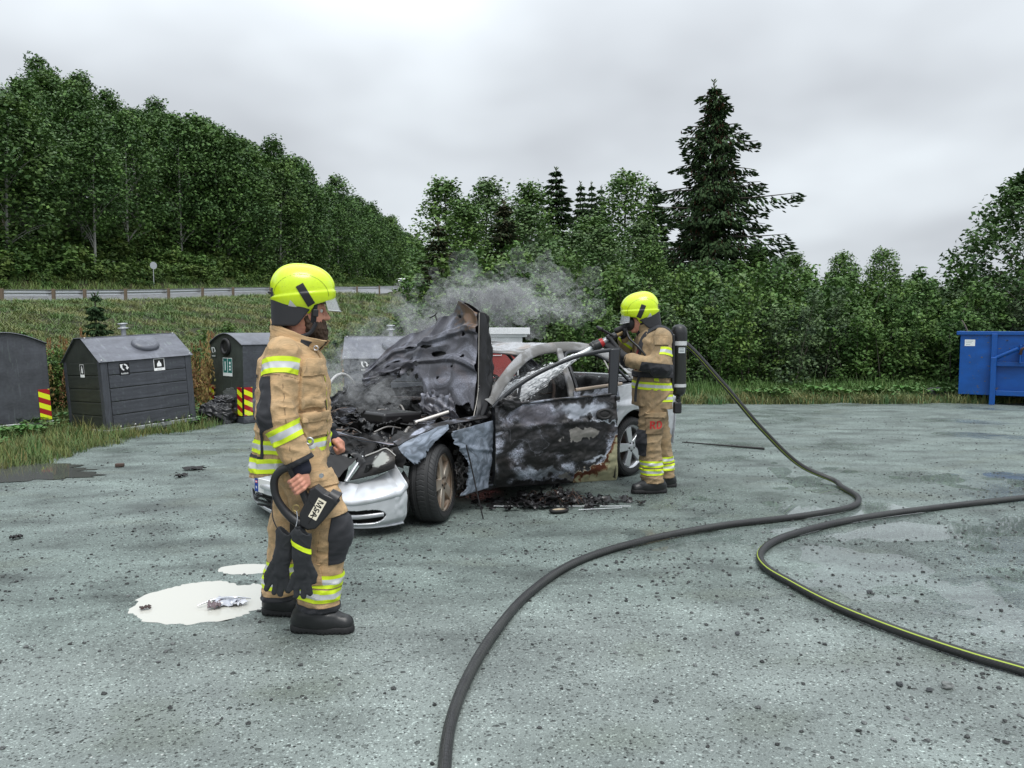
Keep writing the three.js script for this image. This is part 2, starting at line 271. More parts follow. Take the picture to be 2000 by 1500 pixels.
// spruce: whorls of drooping branches hung with needle sprays
function spruce(seed, o) {
  const L = new Leaves(seed), r = L.r, wood = [limb([[0, 0, 0], [0, o.h * 0.5, 0], [0, o.h, 0]], [o.trunk, o.trunk * 0.6, 0.015], 8, 3)], g = new THREE.Group(), cones = new Leaves(seed + 1);
  const levels = Math.round(o.h * o.density);
  for (let k = 0; k < levels; k++) {
    const t = clamp((k + 0.3 + 0.9 * (r() - 0.5)) / levels), y = lerp(o.base * o.h, o.h * 0.985, t), reach = o.R * o.prof(t) , nb = Math.round(lerp(o.nb ?? 9, 4, t));
    for (let b = 0; b < nb; b++) {
      const a = (b + (k % 2) * 0.5) / nb * Math.PI * 2 + (r() - 0.5) * 0.7, len = reach * (0.42 + 0.75 * Math.pow(r(), 0.8)) * (1 + (o.rough ?? 0.25) * n2(a * 1.3 + seed, y * 1.1)), ca = Math.cos(a), sa = Math.sin(a), droop = lerp(0.42, -0.35, Math.pow(t, 1.5)), steps = Math.max(4, Math.round(len / o.spray * 2.6));
      if (len > 0.35) wood.push(limb([[0, y, 0], [ca * len * 0.5, y - droop * len * 0.33, sa * len * 0.5], [ca * len, y - droop * len * 0.38, sa * len]], [0.035 * o.h / 9, 0.022 * o.h / 9, 0.008], 4, 2));
      for (let s = 0; s <= steps; s++) {
        const q = (s + r() * 0.7) / steps, d = len * (0.12 + 0.9 * q), yy = y - droop * len * (0.66 * q - 0.28 * q * q * q) , w = (1 - 0.6 * q) * len * 0.34 + o.spray * 0.4;
        for (let m = 0; m < 4; m++) {
          const side = (r() * 2 - 1), px = ca * d - sa * side * w, pz = sa * d + ca * side * w, py = yy - Math.abs(side) * w * 0.35 - r() * o.hang * (0.4 + 0.6 * (1 - t));
          const fx = ca * (0.4 + 0.6 * q) - sa * side * 0.8, fz = sa * (0.4 + 0.6 * q) + ca * side * 0.8, fy = -0.35 - 0.5 * r() + (q > 0.85 ? 0.5 : 0), fl = Math.hypot(fx, fy, fz), u = L.rand3();
          const col = mixc(o.dark, o.light, r());
          const sz = o.spray * (0.7 + 0.7 * r());
          L.leaf(px, py, pz, fx / fl, fy / fl, fz / fl, u[0] * 0.4, 0.9, u[2] * 0.4, sz, sz * 0.34, col, 0.35);
          L.leaf(px, py - 0.01, pz, fx / fl, fy / fl, fz / fl, u[2], 0.1, -u[0], sz * 0.9, sz * 0.28, col, 0.2);
        }
      }
      if (o.cones && t > 0.35 && r() < 0.8) for (let q = 0; q < 5; q++) { const d = len * (0.45 + 0.6 * r()), x = ca * d + (r() - 0.5) * 0.3, z = sa * d + (r() - 0.5) * 0.3, yy = y - droop * len * 0.35 - 0.12 - 0.12 * r(); for (let m = 0; m < 3; m++) { const an = m * 1.05; cones.leaf(x, yy, z, 0.05, -1, 0.02, Math.cos(an), 0, Math.sin(an), 0.15, 0.05, [0.085, 0.045, 0.028], 0.1); } }
    }
  }
  // leader
  for (let m = 0; m < 14; m++) { const a = m * 2.4, y = o.h * (0.94 + 0.065 * m / 14); L.leaf(Math.cos(a) * 0.06, y, Math.sin(a) * 0.06, Math.cos(a) * 0.6, 0.7, Math.sin(a) * 0.6, -Math.sin(a), 0.3, Math.cos(a), o.spray * 0.8, o.spray * 0.25, o.light, 0.3); }
  part(g, 'trunk', merge(wood), M_barkDark); part(g, 'crown', L.build(), M_needle);
  if (o.cones) part(g, 'cones', cones.build(), M_needle);
  return g;
}
// shrub or sapling thicket: several thin stems and leaf clumps from the ground up
function shrub(seed, o) {
  const L = new Leaves(seed), r = L.r, wood = [], g = new THREE.Group();
  for (let s = 0; s < o.stems; s++) {
    const a = s / o.stems * 6.283 + r(), sp = o.R * (0.25 + 0.75 * r()), h = o.h * (0.62 + 0.42 * r()), ex = Math.cos(a) * sp, ez = Math.sin(a) * sp, bx = ex * 0.3, bz = ez * 0.3, P = (t) => [lerp(bx, ex, Math.pow(t, 1.3)), h * t, lerp(bz, ez, Math.pow(t, 1.3))];
    wood.push(limb([P(0), P(0.35), P(0.7), P(1)], [0.022, 0.016, 0.010, 0.004], 5, 2));
    for (let k = 0; k < o.clumps; k++) {
      const t = lerp(o.low, 1.02, Math.pow((k + r()) / o.clumps, 0.8)), p = P(Math.min(1, t)), w = (1.05 - t) * o.R * 0.55 + 0.06, b = r() * 6.283;
      L.cluster(p[0] + Math.cos(b) * w * r(), p[1], p[2] + Math.sin(b) * w * r(), o.clumpR * (0.55 + 0.6 * r()) * (1.15 - 0.5 * t), Math.round(o.per * (0.6 + 0.8 * r())), o.leaf, mixc(o.dark, o.light, r()), 0.85);
    }
  }
  part(g, 'stems', merge(wood), M_bark).userData.kind = 'stuff'; part(g, 'foliage', L.build(), M_leaf);
  return g;
}
function plant(proto, name, label, category, group, x, z, s = 1, sy = s, turn = 0, dy = 0) {
  const o = proto.clone(); o.name = numbered(name); o.position.set(x, landHeight(x, z) + dy - 0.03, z); o.rotation.y = turn; o.scale.set(s, sy, s); scene.add(o);
  return tag(o, label, category, group);
}
const egg = (e) => Math.sin(Math.PI * Math.pow(clamp(e * 0.92 + 0.06), 0.72)) * 0.95 + 0.05;
const slim = (e) => Math.pow(1 - e, 0.55) * (0.35 + 0.65 * sstep(0, 0.3, e)) + 0.06;
const roadSide = (i, u, along = 0) => { const p = roadPts[i], q = roadPts[i + 1], tx = q.x - p.x, tz = q.z - p.z, l = Math.hypot(tx, tz); return [p.x + tz / l * u + tx / l * along, p.z - tx / l * u + tz / l * along, l]; };
{ // hillside wood
  const protos = [], edge = [];
  const opt = (k, base) => ({ h: 11.5, trunk: 0.11, base, R: 2.5 + 0.2 * (k % 3), clumps: 112, clumpR: 1.1, per: 46, leaf: 0.215, limbEach: 5, prof: k % 2 ? egg : (e) => 0.6 * egg(e) + 0.45 * slim(e), dark: mixc(GREEN.alder, [0.045, 0.095, 0.035], 0.5), light: k % 3 === 0 ? GREEN.birch : mixc(GREEN.alder, GREEN.alderLight, 0.8) });
  for (let k = 0; k < 5; k++) protos.push(leafyTree(100 + k, opt(k, 0.22 + 0.08 * (k % 3))));
  for (let k = 0; k < 3; k++) edge.push(leafyTree(140 + k, opt(k, 0.04 + 0.05 * k)));
  const r = rng(77); let count = 0;
  for (let i = 0; i < 330; i++) for (let k = 0; k < 5; k++) {
    const u = 13.4 + k * 5.6 + (r() - 0.5) * 3.2, [x, z, l] = roadSide(i, u, (r() - 0.5) * 2.6), px = 1000 - x / z * 1500;
    if (r() > l / (k ? 3.3 : 2.7) || z > -30 || px < -90 || px > 836 || (k > 2 && px > 640) || (k > 3 && px > 420)) continue;
    const s = (0.92 + 0.18 * r()) * lerp(1, 1.12, sstep(200, 500, px)) * lerp(1, 1.1, sstep(560, 800, px));
    plant(r() < (k === 0 ? 0.75 : 0.55) ? edge[Math.floor(r() * 3)] : protos[Math.floor(r() * 5)], 'hillside_tree', 'tall leafy tree in the dense wood on the hillside beyond the road', 'tree', 'trees of the hillside wood', x, z, s * (0.92 + 0.25 * r()), s, r() * 6.28); count++;
  }
  console.log('hillside trees', count);
  // low growth under the wood's edge and the verge beyond the road
  const under = new Leaves(9); for (let q = 0; q < 16; q++) under.cluster((under.r() - 0.5) * 1.8, 0.25 + under.r() * 0.9, (under.r() - 0.5) * 1.8, 0.5, 30, 0.24, mixc(GREEN.alder, GREEN.lime, under.r() * 0.75), 0.8);
  const spots = []; for (let i = 0; i < 330; i++) for (let k = 0; k < 7; k++) { const u = 9.6 + r() * 6.5, [x, z] = roadSide(i, u, (r() - 0.5) * 2), px = 1000 - x / z * 1500; if (z < -30 && px > -60 && px < 840) spots.push([x, landHeight(x, z), z, (0.4 + 0.75 * r()) * sstep(8.6, 12, u) + 0.22]); }
  const im = new THREE.InstancedMesh(under.build(), M_leaf, spots.length), m = new THREE.Matrix4(), q4 = new THREE.Quaternion();
  spots.forEach(([x, y, z, s], k) => { q4.setFromAxisAngle(V(0, 1, 0), r() * 6.28); im.setMatrixAt(k, m.compose(V(x, y - 0.1, z), q4, V(s, s * (0.7 + 0.6 * r()), s))); im.setColorAt(k, new THREE.Color().setRGB(1 + 0.3 * (r() - 0.3), 1, 1)); });
  im.name = 'undergrowth'; im.userData = { kind: 'stuff', label: 'low green undergrowth along the foot of the hillside wood', category: 'undergrowth' }; im.castShadow = im.receiveShadow = true; scene.add(im);
}
// [x along the ground from the picture column px, depth z]
const colX = (px, z) => (px - 1000) / 1500 * z;
const along1 = (a, t) => { const k = clamp(t) * (a.length - 1), i = Math.min(a.length - 2, Math.floor(k)); return lerp(a[i], a[i + 1], k - i); };
{ // trees beyond the lot
  const birch = [0, 1, 2].map((k) => leafyTree(200 + k, { h: 8, trunk: 0.075, base: 0.10, R: 1.7, clumps: 170, clumpR: 0.62, per: 42, leaf: 0.115, limbEach: 3, prof: k === 1 ? slim : egg, dark: GREEN.alder, light: k === 2 ? GREEN.willow : GREEN.birch, bark: M_bark }));
  const fir = [0, 1].map((k) => spruce(220 + k, { h: 9, trunk: 0.13, base: 0.03, R: 2.3, density: 3.6, rough: 0.35, spray: 0.27, hang: 0.16, prof: (t) => Math.pow(1 - t, 0.85) * 0.95 + 0.05, dark: GREEN.spruce, light: k ? [0.075, 0.068, 0.036] : GREEN.spruceTip }));
  const P = (proto, name, label, px, z, h, protoH, wide = 1, turn = 0) => { const s = h / protoH, x = colX(px, z); return plant(proto, name, label, 'tree', undefined, x, -z, s * wide, s, turn); };
  P(fir[1], 'spruce_tree', 'brownish dark spruce standing before the leafy trees behind the burnt car', 985, 30, 6.5, 9, 1.15);
  P(fir[1], 'spruce_tree', 'small brownish spruce at the end of the road bank beside the wood', 858, 27, 5.2, 9, 1.2, 2);
  P(fir[0], 'spruce_tree', 'tall dark spruce rising above the middle trees behind the car', 1085, 40, 9.8, 9, 1.1, 1);
  P(fir[0], 'spruce_tree', 'distant spruce top just right of the tall dark spruce', 1132, 52, 11.2, 9, 0.8, 3);
  P(fir[0], 'spruce_tree', 'pair of distant spruce tops, the left one', 1153, 55, 11.8, 9, 0.7, 4);
  P(fir[0], 'spruce_tree', 'pair of distant spruce tops, the right one', 1172, 56, 11.8, 9, 0.75, 5);
  P(fir[0], 'spruce_tree', 'dark spruce half hidden behind the big cone bearing spruce', 1275, 34, 7.8, 9, 1.2, 6);
  P(fir[0], 'spruce_tree', 'small pointed spruce tip above the shrubs right of the big spruce', 1463, 30, 4.0, 9, 0.9, 7);
  P(fir[0], 'spruce_tree', 'little spruce tip showing above the shrubs near the blue container', 1742, 30, 4.1, 9, 0.8, 8);
  P(birch[0], 'leafy_tree', 'pale green leafy tree at the end of the hillside wood', 880, 38, 8.4, 8, 1.35, 0);
  P(birch[2], 'leafy_tree', 'broad leafy tree behind the brownish spruce', 945, 37, 8.3, 8, 1.4, 1);
  P(birch[0], 'leafy_tree', 'leafy tree between the brownish and the tall dark spruce', 1025, 36, 7.9, 8, 1.35, 2);
  P(birch[1], 'leafy_tree', 'slender light birch with sparse top behind the far firefighter', 1216, 33, 8.0, 8, 1.2, 3);
  P(birch[2], 'leafy_tree', 'bushy willow green tree behind the steam of the car', 1130, 26, 4.7, 8, 1.5, 4);
  P(birch[2], 'leafy_tree', 'bushy willow green tree behind the nozzle', 1195, 24, 4.6, 8, 1.35, 5);
  P(birch[0], 'leafy_tree', 'leafy tree with rounded crown beneath the tall dark spruce', 1070, 28, 4.4, 8, 1.5, 6);
  P(birch[2], 'leafy_tree', 'leafy tree filling the gap left of the tall dark spruce', 1050, 33, 6.6, 8, 1.5, 11); P(birch[0], 'leafy_tree', 'leafy tree with a low crown right of the distant spruce tops', 1165, 30, 5.6, 8, 1.5, 12); P(birch[2], 'leafy_tree', 'leafy tree half hidden by the dark spruce near the far firefighter', 1250, 28, 5.2, 8, 1.4, 13); P(birch[0], 'leafy_tree', 'leafy tree at the foot of the road bank beside the small brownish spruce', 905, 30, 6.2, 8, 1.5, 14); P(birch[0], 'leafy_tree', 'leafy tree close by the right side of the big spruce', 1465, 25, 3.9, 8, 1.4, 15);
  P(birch[0], 'leafy_tree', 'leafy tree touching the left side of the big spruce', 1270, 22, 3.8, 8, 1.3, 7);
  P(birch[1], 'leafy_tree', 'thin sapling rising above the shrubs between big spruce and container', 1640, 21, 3.6, 8, 1.0, 8);
  P(birch[1], 'leafy_tree', 'thin sapling with drooping tip rising above the shrubs', 1715, 20.5, 3.6, 8, 1.0, 9);
  P(birch[0], 'leafy_tree', 'rounded bushy tree right of the big spruce', 1545, 24, 3.7, 8, 1.3, 10);
  const big = spruce(300, { h: 9.7, trunk: 0.16, base: 0.03, R: 2.25, density: 4.6, spray: 0.21, hang: 0.36, cones: true, rough: 0.42, nb: 8, prof: (t) => along1([0.80, 0.82, 0.86, 0.92, 0.98, 1.0, 0.92, 0.72, 0.52, 0.28, 0.05], t) * (0.92 + 0.09 * Math.sin(t * 34)), dark: GREEN.spruce, light: GREEN.spruceTip });
  P(big, 'spruce_tree', 'big spruce hung with brown cones rising highest above the lot edge', 1385, 26, 9.75, 9.7, 1, 0.6);
  // broad tree at the right edge
  const rt = leafyTree(310, { h: 6.4, trunk: 0.11, base: 0.12, R: 2.3, clumps: 230, clumpR: 0.52, per: 52, leaf: 0.115, limbEach: 3, prof: egg, dark: [0.038, 0.08, 0.028], light: mixc(GREEN.alder, GREEN.alderLight, 0.5), bark: M_bark });
  plant(rt, 'leafy_tree', 'dark broad leafy tree standing over the blue container', 'tree', undefined, colX(2020, 19.5), -19.5, 0.92, 0.88, 0.4);
}
{ // shrubs along the far edge of the lot and on the bank
  const protos = [0, 1, 2, 3, 4].map((k) => shrub(400 + k, { h: 2.9, R: 1.25, stems: 8, clumps: 17, low: 0.05, clumpR: 0.36, per: 40, leaf: k === 3 ? 0.068 : 0.08, dark: k === 3 ? [0.05, 0.085, 0.05] : GREEN.alder, light: [GREEN.alderLight, GREEN.birch, GREEN.lime, GREEN.willow, GREEN.alderLight][k] }));
  const r = rng(31);
  const S = (px, z, h, k, wide, label, group) => plant(protos[k], 'shrub', label, 'shrub', group, colX(px, z), -z, h / 2.9 * wide, h / 2.9, r() * 6.28);
  const rows = [[17.6, 1330, 1900, 66, 2.35], [19.2, 1270, 1960, 62, 2.9], [21.5, 1300, 2010, 66, 3.25], [24.5, 1380, 2040, 74, 3.7]];
  for (const [z, a, b, step, h] of rows) for (let px = a; px < b; px += step * (0.8 + 0.4 * r())) S(px, z + (r() - 0.5) * 1.0, h * (0.84 + 0.3 * r()), Math.floor(r() * 5), 1.05, 'green leafy shrub in the thicket along the far edge of the lot', 'shrubs along the far lot edge');
  for (const [z, a, b, step, h] of [[17.5, 985, 1300, 60, 2.5], [20, 940, 1290, 62, 3.2], [24, 900, 1260, 66, 3.9]]) for (let px = a; px < b; px += step * (0.8 + 0.4 * r())) S(px, z + (r() - 0.5), h * (0.82 + 0.34 * r()), [0, 3, 1, 3, 2][Math.floor(r() * 5)], 1.1, 'pale green shrub in the thicket behind the burnt car', 'shrubs behind the burnt car');
  for (const [px, z, h, k] of [[690, 21, 1.75, 3], [735, 22, 1.9, 3], [842, 22, 2.5, 1], [850, 24, 3.0, 0], [640, 20, 1.2, 3], [870, 21, 2.6, 3], [920, 20, 2.4, 1], [815, 19, 1.35, 3], [765, 18.5, 1.2, 2]]) S(px, z, h, k, 1.1, 'grey green willow shrub on the bank behind the burnt car', 'willow shrubs on the bank');
  for (const [px, z, h, k] of [[470, 18, 1.81, 2], [445, 17.5, 1.19, 3], [510, 18.5, 1.38, 0], [290, 16, 1.19, 3], [330, 15.5, 1.12, 2], [365, 15.6, 1.12, 1], [120, 13.6, 1.38, 0], [85, 13.2, 1.19, 2], [145, 14.4, 1.25, 1], [60, 14.8, 1.12, 3], [175, 14.2, 1.12, 3], [395, 15, 1.19, 0], [20, 13.6, 1.12, 1], [225, 15.2, 0.88, 2]]) S(px, z, h, k, 1.15, 'young leafy shrub in the long grass behind the waste containers', 'young shrubs behind the containers');
  const sap = spruce(350, { h: 2.0, trunk: 0.03, base: 0.06, R: 0.62, density: 8, spray: 0.13, hang: 0.03, prof: (t) => Math.pow(1 - t, 0.8) + 0.04, dark: [0.03, 0.06, 0.026], light: [0.055, 0.10, 0.04] });
  plant(sap, 'spruce_sapling', 'small spruce sapling in the grass behind the roofed container', 'sapling', undefined, colX(190, 15.6), -15.6, 0.9, 1.15);
}
{ // grass tufts, weeds and broad leaves
  const r = rng(51), m = new THREE.Matrix4(), q4 = new THREE.Quaternion();
  const tuft = (seed, blades, h, w, spread, bend) => { const L = { p: [], c: [], i: [] }, k = rng(seed); for (let b = 0; b < blades; b++) { const a = k() * 6.283, d = spread * Math.sqrt(k()), x = Math.cos(a) * d, z = Math.sin(a) * d, t = k() * 6.283, hh = h * (0.5 + 0.6 * k()), bx = Math.cos(t) * bend * hh, bz = Math.sin(t) * bend * hh, sx = -Math.sin(t) * w, sz = Math.cos(t) * w, o = L.p.length / 3; L.p.push(x - sx, 0, z - sz, x + sx, 0, z + sz, x + bx * 0.35 - sx * 0.7, hh * 0.6, z + bz * 0.35 - sz * 0.7, x + bx * 0.35 + sx * 0.7, hh * 0.6, z + bz * 0.35 + sz * 0.7, x + bx, hh, z + bz); L.i.push(o, o + 1, o + 3, o, o + 3, o + 2, o + 2, o + 3, o + 4); const v = 0.75 + 0.5 * k(); for (let q = 0; q < 5; q++) L.c.push(v, v, v); } return bgeo(L.p, L.i, { color: L.c }); };
  function scatter(name, label, g, mat, list) {
    const im = new THREE.InstancedMesh(g, mat, list.length); im.name = numbered(name); im.userData = { kind: 'stuff', label, category: name };
    list.forEach(([x, y, z, s, sy, c], k) => { q4.setFromAxisAngle(V(0, 1, 0), r() * 6.283); im.setMatrixAt(k, m.compose(V(x, y, z), q4, V(s, sy, s))); im.setColorAt(k, c); });
    im.castShadow = im.receiveShadow = true; scene.add(im); return im;
  }
  const M_grass = phys(0xffffff, 0.75, { vertexColors: true, transmission: 0.2 });
  const list = [];
  const dryc = (x, z) => { const d = clamp(0.36 + 1.25 * fbm(x * 0.3, z * 0.3, 4) + 0.45 * (r() - 0.5)); return rgb(lerp(0.085, 0.205, d), lerp(0.165, 0.21, d), lerp(0.034, 0.066, d)); };
  // bank up to the road
  for (let k = 0; k < 17000; k++) { const z = -12.5 - 58 * Math.pow(r(), 1.7), px = r() * 900 - 30, x = (px - 1000) / 1500 * -z; if (lotInside(x, z) > -0.15) continue; const [, u] = roadAt(x, z); if (u > -0.7) continue; const s = 0.8 + 0.022 * -z; list.push([x, landHeight(x, z) - 0.03, z, s * (0.9 + 0.5 * r()), s * (0.22 + 0.26 * r()), dryc(x, z)]); }
  // strip of grass along the far edge
  for (let k = 0; k < 8000; k++) { const px = 860 + 1160 * r(), z0 = -lotFar(colX(px, 15.5)) , z = -(z0 - 0.25 + 2.4 * Math.pow(r(), 1.4)), x = colX(px, -z), ins = lotInside(x, z); if (ins > 0.25) continue; const s = 0.55 + 0.5 * r(), edge = sstep(-0.7, 0.1, ins); const c = rgb(lerp(0.085, 0.26, edge * r()), lerp(0.17, 0.215, edge), lerp(0.035, 0.08, edge)); list.push([x, landHeight(x, z) - 0.02, z, s, s * (0.75 + 0.7 * r()) * lerp(1, 0.55, edge), c]); }
  // left corner
  for (let k = 0; k < 5200; k++) { const z = -6.5 - 6.6 * r(), x = lotLeft(z) + 0.9 - 4.2 * Math.pow(r(), 1.2), ins = lotInside(x, z); if (ins > 0.3 || x / z > 0.76) continue; const s = 0.3 + 0.35 * r(); list.push([x, landHeight(x, z) - 0.02 - 0.03 * sstep(-0.2, 0.3, ins), z, s, s * (0.4 + 0.8 * r()), rgb(lerp(0.08, 0.19, r()), lerp(0.15, 0.19, r()), 0.045)]); }
  // verge beyond the road
  for (let i = 0; i < 330; i++) for (let k = 0; k < 14; k++) { const [x, z] = roadSide(i, 8 + 3.4 * r(), (r() - 0.5) * 2), px = 1000 - x / z * 1500; if (z > -30 || px < -30 || px > 830) continue; list.push([x, landHeight(x, z), z, 2.2, 0.9 + r(), rgb(lerp(0.10, 0.16, r()), 0.20, 0.045)]); }
  scatter('grass', 'green and straw coloured grass around the gravel lot', tuft(3, 13, 0.42, 0.009, 0.16, 0.55), M_grass, list);
  // broad leaved weeds: rosettes of rounded leaves
  const W = new Leaves(61); for (let q = 0; q < 11; q++) { const a = q * 2.4, d = 0.05 + 0.2 * Math.sqrt(q / 11), y = 0.10 + 0.16 * W.r(); W.leaf(Math.cos(a) * d, y, Math.sin(a) * d, Math.cos(a) * 0.95, -0.15 + 0.25 * W.r(), Math.sin(a) * 0.95, Math.cos(a) * 0.25, 0.95, Math.sin(a) * 0.25, 0.17, 0.15, [0.9 + 0.3 * W.r(), 1, 0.9], 0.2); }
  const weeds = [];
  for (let k = 0; k < 620; k++) { const px = 1470 + 390 * Math.pow(r(), 0.8), z = 15.5 + 1.9 * r(), x = colX(px, z); if (lotInside(x, -z) > -0.1 || fbm(x * 0.9, z * 0.9, 3) < -0.12) continue; const s = 0.4 + 0.75 * r(); weeds.push([x, landHeight(x, -z), -z, s, s * (0.8 + 0.5 * r()), rgb(0.10, 0.19 + 0.05 * r(), 0.055)]); }
  for (let k = 0; k < 900; k++) { const z = -8.6 - 5.2 * r(), x = lotLeft(z) - 0.1 - 3.2 * r() + (z < -11.5 ? 1.5 * r() : 0); if (lotInside(x, z) > -0.1 || fbm(x * 1.1 + 3, z * 1.1, 3) < 0.02 || (z > -11.6 && x > -6.6)) continue; const s = 0.3 + 0.5 * r(); weeds.push([x, landHeight(x, z), z, s, s * (0.7 + 0.7 * r()), rgb(0.085, 0.17 + 0.06 * r(), 0.05)]); }
  scatter('broad_leaved_weeds', 'broad green weed leaves at the edges of the lot', W.build(), M_leaf, weeds);
  // tall rusty seed stalks behind the containers
  const D = new Leaves(62); for (let q = 0; q < 60; q++) { const t = D.r(); D.leaf((D.r() - 0.5) * 0.12 * (1.2 - t), 0.25 + 0.75 * t, (D.r() - 0.5) * 0.12 * (1.2 - t), (D.r() - 0.5), 0.7, (D.r() - 0.5), D.r() - 0.5, 0.4, D.r() - 0.5, 0.075, 0.022, [0.8 + 0.4 * D.r(), 0.8 + 0.3 * D.r(), 0.8], 0.2); }
  const stalks = [];
  for (let k = 0; k < 330; k++) { const px = r() < 0.4 ? 45 + 125 * r() : r() < 0.4 ? 375 + 45 * r() : -10 + 780 * r(), z = 12.7 + 4.5 * r(), x = colX(px, z); if (lotInside(x, -z) > -0.4) continue; const s = 0.7 + 0.5 * r(); stalks.push([x, landHeight(x, -z), -z, s, s * (0.7 + 0.6 * r()), r() < 0.5 ? rgb(0.20, 0.115, 0.06) : rgb(0.26, 0.20, 0.085)]); }
  scatter('dry_weeds', 'rusty brown seed stalks of weeds behind the waste containers', D.build(), std(0xffffff, 0.9, { vertexColors: true }), stalks);
}
// ---------- roadside ----------
const SLOPE = 110 / 1500, CP = Math.cos(Math.atan(SLOPE)), SP = Math.sin(Math.atan(SLOPE));
// the point of the level y that lies under a picture position of the survey photograph
function survey(px, py, y = 0) { const u = (px - 1000) / 1500, v = (750 - py) / 1500, dy = v * CP - SP, dz = -(CP + v * SP), t = (y - 1.54) / dy; return [u * t, y, dz * t]; }
const M_galv = std(rgb(0.52, 0.54, 0.56), 0.38, { metalness: 0.75 }), M_woodPost = std(rgb(0.16, 0.12, 0.085), 0.9);
{
  const rail = thing('guard_rail', 'galvanised roadside guard rail on brown wooden posts along the road bank', 'guard rail');
  const pxs = [-170, -80, 8.5, 92, 176, 252, 322, 390, 458, 526, 584, 640, 694, 740, 784, 818], posts = pxs.map((px) => { let best = 1e9, b = 0; for (let i = 20; i < 300; i++) { const p = roadPts[i]; if (p.z > -25) continue; const e = Math.abs(1000 - p.x / p.z * 1500 - px); if (e < best) { best = e; b = i; } } return roadPts[b]; });
  const postG = box(0.15, 1.15, 0.18, 0, 0.2, 0, 0.02);
  posts.forEach((p) => { const o = part(rail, 'post', postG, M_woodPost); o.position.set(p.x + 0.12, p.y + 0.02, p.z + 0.1); });
  const prof = [[0.02, 0.76], [0.03, 0.735], [0.09, 0.70], [0.09, 0.655], [0.02, 0.61], [0.02, 0.585], [0.09, 0.54], [0.09, 0.495], [0.03, 0.46], [0.02, 0.435]];
  for (let k = 0; k < posts.length - 1; k++) {
    const a = posts[k], b = posts[k + 1], dx = b.x - a.x, dz = b.z - a.z, l = Math.hypot(dx, dz), nx = dz / l, nz = -dx / l;
    part(rail, 'beam', thicken(sheet(6, prof.length - 1, (u, v) => { const [o, h] = prof[Math.round(v * (prof.length - 1))]; return [lerp(a.x, b.x, u * 1.01) + nx * (o - 0.02), lerp(a.y, b.y, u * 1.01) + h, lerp(a.z, b.z, u * 1.01) + nz * (o - 0.02)]; }), 0.006), M_galv);
  }
  const [sx, sz] = (() => { let b = [0, 0], e = 1e9; for (let i = 20; i < 300; i++) { const q = roadSide(i, 9.3), d = Math.abs(1000 - q[0] / q[1] * 1500 - 312); if (q[1] < -30 && d < e) { e = d; b = q; } } return b; })(), sy = landHeight(sx, sz);
  const sign = thing('road_sign', 'round road sign on a grey pole, seen nearly edge on beyond the road', 'road sign', [sx, sy, sz], 0.95);
  part(sign, 'pole', new THREE.CylinderGeometry(0.035, 0.035, 2.1, 10).translate(0, 1.05, 0), M_galv);
  part(sign, 'plate', new THREE.CylinderGeometry(0.3, 0.3, 0.02, 28).rotateX(Math.PI / 2).translate(0, 1.85, 0.045), M_galv);
}
const M_glassDark = phys(rgb(0.02, 0.025, 0.03), 0.08), M_tyre = std(rgb(0.018, 0.018, 0.019), 0.75);
{ // distant car on the road
  const i = (() => { for (let q = 60; q < 460; q++) { const e = roadSide(q, 2.2); if (e[1] < -60 && 1000 - e[0] / e[1] * 1500 > 788) return q; } return 200; })(), [x, z] = roadSide(i, 2.2), p = roadPts[i];
  const c = thing('distant_car', 'white car far down the road behind the guard rail', 'car', [x, p.y + 0.28, z], 1.9);
  const body = new THREE.Shape([[-2.1, 0.25], [-2.15, 0.75], [-1.6, 0.88], [-1.0, 1.42], [0.6, 1.44], [1.25, 0.92], [2.0, 0.78], [2.1, 0.3]].map((q) => new THREE.Vector2(...q)));
  part(c, 'body', new THREE.ExtrudeGeometry(body, { depth: 1.56, bevelSize: 0.1, bevelThickness: 0.1, bevelSegments: 3 }).translate(0, 0, -0.78), phys(rgb(0.8, 0.8, 0.8), 0.3, { clearcoat: 1 }));
  for (const s of [-1, 1]) part(c, 'side_window', new THREE.ExtrudeGeometry(new THREE.Shape([[-1.2, 0.95], [-0.85, 1.33], [0.5, 1.35], [0.95, 0.95]].map((q) => new THREE.Vector2(...q))), { depth: 0.01, bevelEnabled: false }).translate(0, 0, s * 0.886 - 0.005), M_glassDark);
  for (const [a, b, y0, y1] of [[-1.72, -1.12, 0.93, 1.40], [1.34, 0.74, 0.96, 1.40]]) part(c, 'window', sheet(1, 1, (u, v) => [lerp(a, b, v) + Math.sign(a) * 0.03, lerp(y0, y1, v) + 0.02, (u - 0.5) * 1.3]), M_glassDark);
  for (const wx of [-1.3, 1.3]) for (const s of [-1, 1]) part(c, 'wheel', new THREE.CylinderGeometry(0.31, 0.31, 0.2, 20).rotateX(Math.PI / 2).translate(wx, 0.31, s * 0.8), M_tyre);
}
